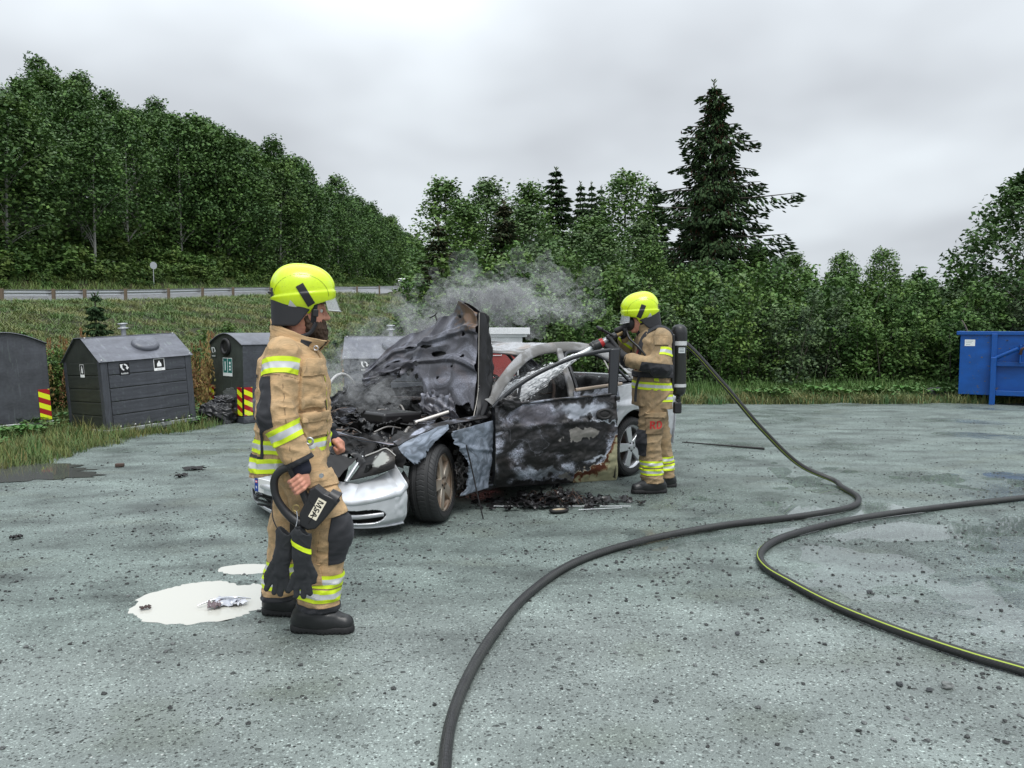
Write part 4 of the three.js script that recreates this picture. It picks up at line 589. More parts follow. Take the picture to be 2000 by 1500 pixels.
// a crumpled scrap: a noisy bent sheet
function scrap(seed, w, d, amp, thick = 0.004, n = 7) { const r = rng(seed), ph = r() * 50; return thicken(sheet(n, n, (u, v) => { const x = (u - 0.5) * w * (1 + 0.4 * n2(v * 2 + ph, 1)), z = (v - 0.5) * d * (1 + 0.4 * n2(u * 2 + ph, 5)); return [x, amp * (0.5 + 0.5 * n2(u * 2.6 + ph, v * 2.6)) + amp * 0.4 * n2(u * 7 + ph, v * 7), z]; }), thick); }
const M_soot = std(rgb(0.012, 0.011, 0.011), 0.62), M_sootGloss = phys(rgb(0.016, 0.015, 0.016), 0.28), M_chrome = std(rgb(0.62, 0.63, 0.66), 0.22, { metalness: 0.9 });
{
  const lay = (o, px, py, y = 0.012, turn = 0) => { const p = survey(px, py); o.position.set(p[0], y, p[2]); o.rotation.y = turn; return o; };
  const lamp = thing('broken_trim', 'broken silvery plastic trim lying in the milky puddle', 'debris'); lay(lamp, 442, 1178, -0.006, 0.3);
  part(lamp, 'shard', scrap(1, 0.13, 0.09, 0.035), phys(rgb(0.5, 0.52, 0.58), 0.15)); part(lamp, 'strip', limb([[-0.15, 0.012, 0.01], [-0.05, 0.03, -0.02], [0.05, 0.04, 0.02], [0.13, 0.015, -0.01]], [0.004, 0.007, 0.008, 0.004], 6, 4), M_chrome); part(lamp, 'shard', scrap(2, 0.07, 0.05, 0.03).translate(-0.06, 0.004, 0.045), phys(rgb(0.16, 0.12, 0.13), 0.3)); part(lamp, 'shard', scrap(3, 0.09, 0.06, 0.02).translate(0.07, 0.006, 0.03), phys(rgb(0.66, 0.67, 0.72), 0.2));
  lay(solo('scrap', 'small brown scrap floating at the left end of the milky puddle', 'debris', scrap(4, 0.05, 0.03, 0.014), std(rgb(0.05, 0.03, 0.028), 0.7)), 284, 1187, -0.004, 0.5);
  lay(solo('scrap', 'flat black charred scrap on the gravel behind the near firefighter', 'debris', scrap(5, 0.24, 0.1, 0.03), M_soot), 379, 918, 0.01, 0.2);
  lay(solo('scrap', 'small rusty block lying on the gravel near the striped marker reflection', 'debris', box(0.09, 0.035, 0.06, 0, 0.017, 0, 0.008), std(rgb(0.07, 0.045, 0.035), 0.8)), 234, 912, 0.005, 0.3);
  lay(solo('scrap', 'small black clod left of the flat charred scrap', 'debris', scrap(6, 0.1, 0.07, 0.03), M_soot), 354, 932, 0.008, 1);
  lay(solo('scrap', 'dark clod on the gravel left of the milky puddle', 'debris', scrap(8, 0.08, 0.05, 0.025), M_soot), 31, 1053, 0.006, 1);
  const a = survey(1332, 866), b = survey(1493, 879); solo('steel_bar', 'thin dark bar lying on the gravel right of the far firefighter', 'bar', bar([a[0], 0.018, a[2]], [b[0], 0.018, b[2]], 0.008, 0.014, 8), std(rgb(0.03, 0.028, 0.027), 0.5, { metalness: 0.4 }));
  // charred heap beside the car
  const r = rng(93), heap = thing('charred_heap', 'heap of charred debris and wires on the ground below the open car door', 'debris', [0, 0, 0]), bits = [], wires = [];
  for (let k = 0; k < 240; k++) { const px = 1080 + 150 * (r() + r() + r() - 1.5) * (r() < 0.4 ? 1 : 0.55), py = 986 + 15 * (r() + r() - 1), p = survey(px, py), hh = 0.09 * Math.exp(-(((px - 1085) / 45) ** 2)) + 0.012, s = 0.025 + 0.05 * r(); bits.push(scrap(500 + k, s, s * (0.5 + r()), s * 0.5, 0.003, 3).rotateZ((r() - 0.5) * 1.2).rotateY(r() * 6).translate(p[0], 0.008 + hh * r(), p[2])); }
  part(heap, 'cinders', merge(bits), M_sootGloss).userData.kind = 'stuff';
  for (let k = 0; k < 26; k++) { const p = survey(1050 + 75 * r(), 982 + 8 * r()), q = [(r() - 0.5) * 0.3, (r() - 0.5) * 0.2]; wires.push(tube([[p[0], 0.01, p[2]], [p[0] + q[0] * 0.4, 0.05 + 0.1 * r(), p[2] + q[1] * 0.5], [p[0] + q[0], 0.015 + 0.05 * r(), p[2] + q[1]]], 0.0025, 10, 4)); }
  part(heap, 'wires', merge(wires), std(rgb(0.10, 0.055, 0.04), 0.6)).userData.kind = 'stuff';
  const s1 = survey(962, 993), s2 = survey(1232, 993), s3 = survey(1130, 999), s4 = survey(1215, 995);
  solo('trim_strip', 'long thin bright trim strip lying in front of the charred heap', 'trim strip', bar([s1[0], 0.02, s1[2]], [s2[0], 0.02, s2[2]], 0.0035, 0.003, 6), M_galv);
  solo('trim_strip', 'short bright trim strip lying beside the long one', 'trim strip', bar([s3[0], 0.015, s3[2]], [s4[0], 0.015, s4[2]], 0.004, 0.003, 6), M_galv);
  const l = survey(1092, 1001), disc = thing('lamp_disc', 'round scorched lamp part lying before the charred heap', 'debris', [l[0], 0.02, l[2]], 0.4); part(disc, 'rim', new THREE.TorusGeometry(0.065, 0.013, 10, 32).rotateX(Math.PI / 2).scale(1.15, 1, 0.7), M_soot); part(disc, 'face', new THREE.CylinderGeometry(0.062, 0.062, 0.012, 28).scale(1.15, 1, 0.7), std(rgb(0.5, 0.42, 0.3), 0.5));
}
// ---------- burnt car: local x forward, y up, z to its right ----------
const CAR_TURN = Math.atan2(-0.729, -0.685);
const car = thing('burnt_car', 'burnt out silver saloon car with its bonnet crumpled up and driver door open', 'car', [-0.284, 0, -7.537], CAR_TURN);
const cr = (p0, p1, p2, p3, t) => 0.5 * (2 * p1 + (p2 - p0) * t + (2 * p0 - 5 * p1 + 4 * p2 - p3) * t * t + (3 * p1 - p0 - 3 * p2 + p3) * t * t * t);
function along(list, t) { const n = list.length - 1, k = clamp(t, 0, 1) * n, i = Math.min(n - 1, Math.floor(k)), f = k - i, at = (j) => list[clamp(j, 0, n)]; return list[0].map((_, c) => cr(at(i - 1)[c], at(i)[c], at(i + 1)[c], at(i + 2)[c], f)); }
const net = (rows, u, v) => along(rows.map((r) => along(r, u)), v);
// rounded bar swept along points; w across, t deep, out(p) the direction it faces
function sweep(pts, w, t, out, n = 40, rows = null) {
  const pos = [], idx = [], m = 12, uv = [];
  for (let i = 0; i <= n; i++) {
    const s = i / n, P = V(...along(pts, s)), A = V(...along(pts, s - 0.01)), B = V(...along(pts, s + 0.01)), T = B.sub(A).normalize(), O = V(...out(P)).normalize(), S = V().crossVectors(T, O).normalize(), N = V().crossVectors(S, T).normalize(), ww = typeof w === 'function' ? w(s) : w;
    for (let j = 0; j <= m; j++) { const a = j / m * 2 * Math.PI, c = Math.cos(a), d = Math.sin(a), k = 1 / Math.pow(Math.abs(c) ** 4 + Math.abs(d) ** 4, 0.25), q = P.clone().addScaledVector(S, c * k * ww / 2).addScaledVector(N, d * k * t / 2); pos.push(q.x, q.y, q.z); uv.push(j / m * 0.4, s * 1.0); }
  }
  for (let i = 0; i < n; i++) for (let j = 0; j < m; j++) { const a = i * (m + 1) + j, b = a + m + 1; idx.push(a, b, a + 1, a + 1, b, b + 1); }
  return bgeo(pos, idx, { uv });
}
// burnt surface textures: warped noise pushed through a ramp of soot, bare metal, ash and rust
function burntTex(w, h, seed, o) {
  return fnTex(w, h, (u, v) => {
    const x = u * o.sx, y = v * o.sy, wx = fbm(x * 0.8 + seed, y * 0.8, 2), wy = fbm(x * 0.8 - seed, y * 0.8 + 9, 2), px = x + wx * 1.1, py = y * 1.25 + wy * 1.1;
    const a = fbm(px * 0.75 + seed, py * 0.75, 3), b = fbm(x * 5 + wx * 3, y * 5 + seed, 4), fine = fbm(x * 26, y * 26 + seed, 3), f = fbm(px * 0.9 + 4, py * 1.1 + seed, 3), line = 1 - Math.abs(f + 0.05 * b) * 14, line2 = 1 - Math.abs(f - 0.22 + 0.04 * b) * 20;
    let c = mixc([0.085, 0.08, 0.082], [0.36, 0.37, 0.40], clamp(0.42 + a * 1.5 + 0.25 * b));
    c = mixc(c, [0.66, 0.68, 0.74], sstep(o.ash - 0.2, o.ash + 0.35, a + 0.14 * b) * (o.ashK ?? 0.8)); c = mixc(c, [0.085, 0.08, 0.08], 0.55 * sstep(0.1, 0.9, line)); c = mixc(c, [0.55, 0.56, 0.6], 0.4 * sstep(0.2, 0.95, line2));
    c = mixc(c, [0.36, 0.22, 0.14], sstep(0.2, 0.6, fbm(x * 1.3 + 30, y * 1.3 + seed, 4)) * (o.rust ?? 0.2)); c = c.map((k) => k * (1 + 0.5 * fine) + (n2(x * 60, y * 60) > 0.8 ? 0.05 : 0));
    return o.over ? o.over(u, v, c, a, b) : c;
  });
}
const M_silver = phys(rgb(0.66, 0.68, 0.71), 0.34, { metalness: 0.35, clearcoat: 0.9, clearcoatRoughness: 0.12, map: fnTex(256, 256, (u, v) => { const k = 0.95 + 0.05 * tnoise(u, v, 5) ; return [k, k, k]; }) });
const M_burntPlain = std(0xffffff, 0.55, { metalness: 0.25, map: burntTex(320, 320, 3, { sx: 3, sy: 3, ash: 0.34, rust: 0.25 }) });
const M_bleached = std(0xffffff, 0.5, { metalness: 0.15, map: burntTex(320, 320, 8, { sx: 2, sy: 2, ash: -0.10, ashK: 0.85, rust: 0.04, over: (u, v, c) => mixc(c, [0.50, 0.545, 0.60], 0.72) }) });
const M_roof = std(0xffffff, 0.7, { map: burntTex(320, 320, 15, { sx: 2.4, sy: 2.4, ash: -0.25, ashK: 0.75, rust: 0.5, over: (u, v, c) => mixc(c, [0.76, 0.755, 0.73], 0.5) }) });
const M_hood = std(0xffffff, 0.40, { metalness: 0.25, map: burntTex(768, 512, 21, { sx: 3, sy: 2.2, ash: 0.25, ashK: 0.6, rust: 0.25, over: (u, v, c, a, b) => { const s = n2(u * 170, v * 130) > 0.45 ? 0.06 : 0; c = mixc(c, [0.46, 0.46, 0.50], 0.55).map((k) => k + s); return mixc(c, [0.5, 0.38, 0.28], 0.8 * sstep(0.17, 0.05, Math.hypot(u - 0.08, (v - 0.08) * 0.9) + 0.10 * b)); } }) });
const M_hoodOut = phys(rgb(0.020, 0.020, 0.022), 0.36, { map: burntTex(320, 320, 27, { sx: 1.4, sy: 2, ash: 0.6, rust: 0.0, over: (u, v, c) => c.map((k) => 0.55 + k) }) });
const M_frameBlack = phys(rgb(0.018, 0.02, 0.024), 0.35), M_pillarGrey = std(0xffffff, 0.6, { map: burntTex(256, 256, 33, { sx: 2, sy: 5, ash: -0.1, ashK: 0.6, rust: 0.3, over: (u, v, c) => mixc(c, [0.60, 0.595, 0.58], 0.65) }) });
const sideZ = (x, y) => { const w = y < 0.45 ? lerp(0.80, 0.868, sstep(0.12, 0.45, y)) : y < 0.72 ? lerp(0.868, 0.885, (y - 0.45) / 0.27) : lerp(0.885, 0.86, (y - 0.72) / 0.25); return -w * (1 - 0.055 * sstep(1.2, 2.1, x) - 0.08 * sstep(-1.2, -2.3, x)); };
// --- wheels
const spokeShape = (() => { const s = new THREE.Shape(); s.moveTo(-0.030, 0.03); s.lineTo(0.030, 0.03); s.lineTo(0.036, 0.12); s.lineTo(0.041, 0.205); s.lineTo(-0.041, 0.205); s.lineTo(-0.036, 0.12); s.closePath(); return new THREE.ExtrudeGeometry(s, { depth: 0.022, bevelSize: 0.006, bevelThickness: 0.008, bevelSegments: 3 }); })();
const treadTex = fnTex(512, 128, (u, v) => { const g = [0.2, 0.42, 0.58, 0.8].some((q) => Math.abs(v - q) < 0.022) ? 0 : 1, e = v < 0.2 || v > 0.8 ? ((u * 64 + v * 3) % 1 < 0.22 ? 0.1 : 1) : ((u * 48 + Math.abs(v - 0.5) * 5) % 1 < 0.13 ? 0.25 : 1), k = g * e; return [k, k, k]; }, { data: true });
const M_tread = std(rgb(0.020, 0.020, 0.021), 0.6, { bumpMap: treadTex, bumpScale: 0.005 });
function wheel(x, z, steer, rimMat, camber = 0) {
  const w = new THREE.Group(); w.name = 'wheel'; w.position.set(x, 0.308, z); w.rotation.set(camber, steer, 0, 'YXZ'); car.add(w);
  const R = 0.310, h = 0.105, r0 = 0.222, prof = [[r0, -h + 0.012], [r0 + 0.03, -h - 0.006], [R - 0.028, -h - 0.002], [R - 0.006, -h + 0.02], [R, -h + 0.045], [R + 0.002, 0], [R, h - 0.045], [R - 0.006, h - 0.02], [R - 0.028, h + 0.002], [r0 + 0.03, h + 0.006], [r0, h - 0.012]].map((q) => new THREE.Vector2(...q));
  part(w, 'tyre', new THREE.LatheGeometry(prof, 72).rotateX(Math.PI / 2), M_tread);
  part(w, 'rim', new THREE.LatheGeometry([[0.226, -h + 0.004], [0.232, -h + 0.012], [0.222, -h + 0.022], [0.204, -h + 0.028], [0.192, -0.04], [0.192, 0.06], [0.222, h - 0.01]].map((q) => new THREE.Vector2(...q)), 56).rotateX(Math.PI / 2), rimMat);
  part(w, 'brake_disc', new THREE.CylinderGeometry(0.15, 0.15, 0.02, 40).rotateX(Math.PI / 2).translate(0, 0, 0.0), std(rgb(0.11, 0.08, 0.065), 0.6, { metalness: 0.5 }));
  for (let k = 0; k < 5; k++) { const s = part(w, 'spoke', spokeShape, rimMat); s.rotation.set(Math.PI, 0, k * 1.2566 + 0.35, 'ZXY'); s.position.set(0, 0, -h + 0.045); }
  part(w, 'hub', new THREE.LatheGeometry([[0.001, 0.012], [0.026, 0.012], [0.03, 0.006], [0.06, 0.0], [0.066, -0.02]].map((q) => new THREE.Vector2(...q)), 30).rotateX(-Math.PI / 2).translate(0, 0, -h + 0.018), rimMat);
  for (let k = 0; k < 5; k++) part(w, 'wheel_bolt', new THREE.CylinderGeometry(0.009, 0.009, 0.012, 8).rotateX(Math.PI / 2).translate(Math.cos(k * 1.2566 + 1) * 0.045, Math.sin(k * 1.2566 + 1) * 0.045, -h + 0.014), M_black);
  return w;
}
const M_rimSilver = std(rgb(0.60, 0.61, 0.63), 0.28, { metalness: 0.75 }), M_rimBurnt = std(0xffffff, 0.42, { metalness: 0.55, map: fnTex(128, 128, (u, v) => mixc([0.80, 0.77, 0.72], [0.46, 0.37, 0.30], clamp(0.5 + 0.9 * tnoise(u, v, 4))) ) });
wheel(1.32, -0.765, 0.54, M_rimBurnt, 0.05); wheel(-1.32, -0.765, 0, M_rimSilver); wheel(1.32, 0.765, 0.5, M_rimBurnt); wheel(-1.32, 0.765, Math.PI, M_rimSilver);
// --- front bumper
{
  const plan = [[1.70, -0.885], [1.86, -0.865], [2.0, -0.79], [2.10, -0.66], [2.18, -0.45], [2.235, -0.2], [2.25, 0], [2.235, 0.2], [2.18, 0.45], [2.10, 0.66], [2.0, 0.79], [1.86, 0.865], [1.70, 0.885]];
  const topY = (u) => { const s = Math.abs(u - 0.5) * 2; return s > 0.93 ? lerp(0.445, 0.52, (s - 0.93) / 0.07) : s > 0.58 ? lerp(0.365, 0.445, (s - 0.58) / 0.35) : lerp(0.40, 0.365, s / 0.58); };
  const B = (u, v) => { const [x, z] = along(plan, u), A = along(plan, u - 0.01), C = along(plan, u + 0.01), tx = C[0] - A[0], tz = C[1] - A[1], l = Math.hypot(tx, tz) || 1, nx = tz / l, nz = -tx / l, y = lerp(0.062, topY(u), v); const o = -0.05 * sstep(0.2, 0.0, v) + 0.02 * sstep(0.05, 0.0, v) + 0.018 * Math.sin(Math.PI * v) - 0.15 * sstep(0.66, 1.06, v) + 0.012 * sstep(0.60, 0.66, v) * sstep(0.8, 0.7, v); const kink = u < 0.06 ? 0.004 * n2(v * 4, u * 30) : 0; return [x + nx * (o + kink), y, z + nz * (o + kink)]; };
  const slot = (u, v, g = 0) => { const s = Math.abs(u - 0.5) * 2, a = (s - 0.62) / (0.20 + g), b = (v - 0.315) / (0.155 + g * 1.2) + a * 0.14; return a * a * a * a + Math.pow(Math.abs(b), a > 0 ? 1.6 : 2.6) < 1; }, mid = (u, v) => Math.abs(u - 0.5) < 0.19 && v > 0.12 && v < 0.5;
  part(car, 'front_bumper', thicken(sheet(300, 90, B, { us: 4, vs: 1, skip: (u, v) => slot(u, v) || mid(u, v) }), 0.012), M_silver);
  part(car, 'bumper_backing', sheet(60, 12, (u, v) => { const p = B(u, v * 0.8 + 0.05); return [p[0] - 0.07, p[1], p[2] * 0.94]; }), M_soot);
  for (const s of [-1, 1]) { // blade across each lower opening
    const uc = (q) => 0.5 + s * q / 2, L = [0.42, 0.52, 0.62, 0.72, 0.80].map((q) => { const p = B(uc(q), 0.315); return [p[0] - 0.006, p[1], p[2]]; });
    part(car, 'bumper_blade', sweep(L, 0.034, 0.03, (p) => [1, 0.2, s * 0.6], 24), std(rgb(0.42, 0.43, 0.45), 0.3, { metalness: 0.6 }));
  }
  // number plate with its blue country band
  const plate = part(car, 'number_plate', box(0.012, 0.115, 0.52, 2.262, 0.285, 0.06, 0.004), M_white), pt = canvasTex(64, 128, (g, w, h) => { g.fillStyle = '#1c3f94'; g.fillRect(0, 0, w, h); g.fillStyle = '#d8344a'; g.fillRect(14, 20, 36, 26); g.fillStyle = '#fff'; g.fillRect(24, 20, 5, 26); g.fillRect(14, 31, 36, 5); g.font = 'bold 34px sans-serif'; g.textAlign = 'center'; g.fillText('N', w / 2, 100); }, { wrap: THREE.ClampToEdgeWrapping });
  const band = part(plate, 'country_band', new THREE.PlaneGeometry(0.055, 0.108).rotateY(Math.PI / 2).translate(2.2695, 0.285, 0.29), std(0xffffff, 0.4, { map: pt }));
  part(car, 'lower_grille', merge([0.10, 0.135, 0.17].map((y) => box(0.02, 0.012, 0.7, 2.2, y, 0.05, 0.003))), M_black);
  // lamps: dark smoked glass over a melted bowl
  for (const s of [1, -1]) {
    const ctrl = [[[1.995, 0.405, -0.60], [1.93, 0.435, -0.72], [1.85, 0.462, -0.80], [1.765, 0.495, -0.845]], [[1.925, 0.475, -0.60], [1.87, 0.505, -0.705], [1.80, 0.53, -0.785], [1.745, 0.545, -0.83]], [[1.845, 0.565, -0.60], [1.80, 0.60, -0.68], [1.755, 0.625, -0.735], [1.735, 0.575, -0.815]]].map((r) => r.map((p) => [p[0], p[1], p[2] * s]));
    const lensTex = fnTex(256, 192, (u, v) => { const d = Math.hypot((u - 0.53) / 0.24, (v - 0.62) / 0.26) + 0.35 * fbm(u * 5, v * 5, 3), drip = sstep(0.3, 0.6, n2(u * 26, v * 3)) * sstep(0.6, 0.2, v); let c = mixc([0.085, 0.085, 0.09], [0.17, 0.16, 0.15], clamp(0.4 + fbm(u * 4, v * 9, 3) + 0.2 * drip)); c = mixc(c, [0.66, 0.67, 0.65], sstep(1.05, 0.72, d) * 0.9); const sm = sstep(0.55, 1.0, u) * sstep(0.35, 0.75, v) * clamp(0.5 + fbm(u * 6, v * 22, 3)); return mixc(c, [0.40, 0.36, 0.31], sm * 0.8); });
    part(car, 'headlamp', thicken(sheet(30, 18, (u, v) => { const p = net(ctrl, u, v), b = 0.018 * Math.sin(Math.PI * u) * Math.sin(Math.PI * v); return [p[0] + b, p[1] + b * 0.6, p[2] - s * b]; }), s * 0.01), phys(0xffffff, 0.34, { map: lensTex, specularIntensity: 0.6 }));
    // silver bar between lamp and grille, and the grille mouth
    part(car, 'grille_bar', sweep([[2.02, 0.395, -0.585 * s], [1.95, 0.47, -0.58 * s], [1.86, 0.565, -0.575 * s]], 0.028, 0.02, () => [1, 0.8, 0], 16), M_silver);
    part(car, 'lamp_rim', sweep([[1.85, 0.568, -0.60 * s], [1.803, 0.604, -0.68 * s], [1.757, 0.629, -0.736 * s], [1.732, 0.58, -0.818 * s]], (t) => lerp(0.015, 0.008, t), 0.007, () => [0.8, 0.9, -s * 0.2], 24), std(rgb(0.36, 0.35, 0.33), 0.4));
  }
  part(car, 'grille', sheet(30, 10, (u, v) => [lerp(2.10, 1.90, v) + 0.10 * (1 - (u * 2 - 1) ** 2), lerp(0.41, 0.56, v) + 0.012 * n2(u * 9, v * 5), lerp(-0.57, 0.57, u)]), M_soot);
}
// --- burnt front: engine bay, slam panel, far wing
{
  const lump = (s, k) => (u, v) => { const x = lerp(0.72, 1.92, v), z = lerp(-0.74, 0.74, u), n = fbm(x * 3.2 + s, z * 3.2, 4), m = 1 - Math.abs(fbm(x * 5 + s, z * 6, 3)) * 2; return [x + 0.04 * fbm(z * 9, x * 9, 2), lerp(0.70, 0.55, v) + k * n + 0.05 * m * m - 0.10 * Math.abs(u - 0.5), z]; };
  part(car, 'engine_remains', sheet(90, 80, lump(4, 0.10)), phys(0xffffff, 0.36, { map: burntTex(320, 320, 41, { sx: 5, sy: 5, ash: 0.55, rust: 0.25, over: (u, v, c) => c.map((k) => k * 0.30) }) }));
  const r = rng(61), M_pipe = [M_soot, M_sootGloss, std(rgb(0.30, 0.28, 0.26), 0.4, { metalness: 0.6 }), std(rgb(0.09, 0.06, 0.045), 0.6), std(rgb(0.05, 0.05, 0.055), 0.35, { metalness: 0.5 })];
  for (let k = 0; k < 46; k++) { // hoses, rods and struts left in the bay
    const x = 0.8 + 1.0 * r(), z = -0.72 + 1.4 * r(), l = 0.15 + 0.35 * r(), a = r() * 6.28, y = 0.66 + 0.14 * r() - 0.08 * (x - 0.8);
    part(car, 'bay_pipe', tube([[x, y, z], [x + Math.cos(a) * l * 0.5, y + 0.07 * (r() - 0.2), clamp(z + Math.sin(a) * l * 0.5, -0.76, 0.76)], [x + Math.cos(a) * l, y + 0.05 * (r() - 0.5), clamp(z + Math.sin(a) * l, -0.76, 0.76)]], 0.006 + 0.014 * r() * r(), 12, 7), M_pipe[r() < 0.14 ? 2 : Math.floor(r() * 5)]);
  }
  for (let k = 0; k < 26; k++) { const s = 0.06 + 0.12 * r(), o = part(car, 'charred_piece', scrap(700 + k, s, s * 0.8, s * 0.22, 0.005, 8), r() < 0.5 ? M_soot : M_sootGloss); o.position.set(0.78 + 1.0 * r(), 0.70 + 0.12 * r(), -0.65 + 1.3 * r()); o.rotation.set((r() - 0.5) * 0.9, r() * 6, (r() - 0.5) * 0.9); }
  part(car, 'engine_cover', box(0.42, 0.10, 0.34, 1.25, 0.71, -0.1, 0.03).rotateZ(0.05), M_sootGloss);
  part(car, 'strut_tower', new THREE.CylinderGeometry(0.09, 0.11, 0.16, 24).translate(1.22, 0.70, -0.55), M_burntPlain); part(car, 'strut_tower', new THREE.CylinderGeometry(0.09, 0.11, 0.16, 24).translate(1.22, 0.72, 0.55), M_burntPlain);
  part(car, 'bare_rod', bar([1.32, 0.77, -0.55], [1.02, 0.84, -0.62], 0.016, 0.014, 10), std(rgb(0.62, 0.58, 0.54), 0.4, { metalness: 0.5 }));
  part(car, 'slam_panel', sweep([[1.70, 0.655, -0.76], [1.80, 0.675, -0.62], [1.86, 0.70, -0.45], [1.90, 0.72, -0.25], [1.92, 0.715, 0.0], [1.9, 0.74, 0.3], [1.8, 0.78, 0.6]], (t) => 0.022 + 0.012 * Math.sin(t * 31), 0.014, () => [0.6, 1, 0], 70), std(0xffffff, 0.4, { metalness: 0.4, map: burntTex(256, 64, 52, { sx: 6, sy: 1, ash: 0.1, rust: 0.7 }) }));
  part(car, 'radiator_support', sheet(40, 10, (u, v) => [lerp(1.86, 1.70, v) + 0.03 * n2(u * 6, v * 3), lerp(0.54, 0.70, v) + 0.02 * n2(u * 8, 3), lerp(-0.62, 0.7, u)]), M_soot);
  // far wing, torn and holed
  const hole = (u, v) => ((u - 0.20) / 0.05) ** 2 + ((v - 0.45) / 0.14) ** 2 < 1 || (v > 0.52 + 0.22 * n2(u * 3, 7) && u > 0.42 && u < 0.92 && v < 0.97 && Math.abs(u - 0.70) > 0.035) || v < 0.03 + 0.06 * Math.abs(n2(u * 14, 3)) || ((u - 0.60) / 0.022) ** 2 + ((v - 0.13) / 0.05) ** 2 < 1;
  part(car, 'far_wing', thicken(sheet(130, 70, (u, v) => [lerp(1.75, 0.52, u) + 0.02 * n2(v * 5, u * 4), lerp(lerp(0.90, 1.07, sstep(0.2, 0.9, u)) + 0.03 * n2(u * 5, 1), 0.44, v), 0.80 + 0.03 * fbm(u * 5, v * 4, 3)], { skip: hole }), 0.006), M_burntPlain.clone());
  car.children[car.children.length - 1].material.color.setRGB(0.16, 0.16, 0.17);
  part(car, 'firewall', sheet(40, 14, (u, v) => [0.66 + 0.05 * n2(u * 5, v * 4), lerp(0.30, 0.86, v) + (v > 0.9 ? 0.04 * n2(u * 12, 2) : 0), lerp(-0.78, 0.78, u)], {}), M_soot);
  part(car, 'bent_hoop', tube([[1.26, 0.62, 0.84], [1.22, 0.92, 0.86], [1.14, 1.06, 0.87], [1.02, 1.09, 0.87], [0.92, 1.00, 0.86], [0.88, 0.84, 0.85]], 0.017, 40, 8), std(rgb(0.42, 0.42, 0.41), 0.5, { metalness: 0.3 }));
}
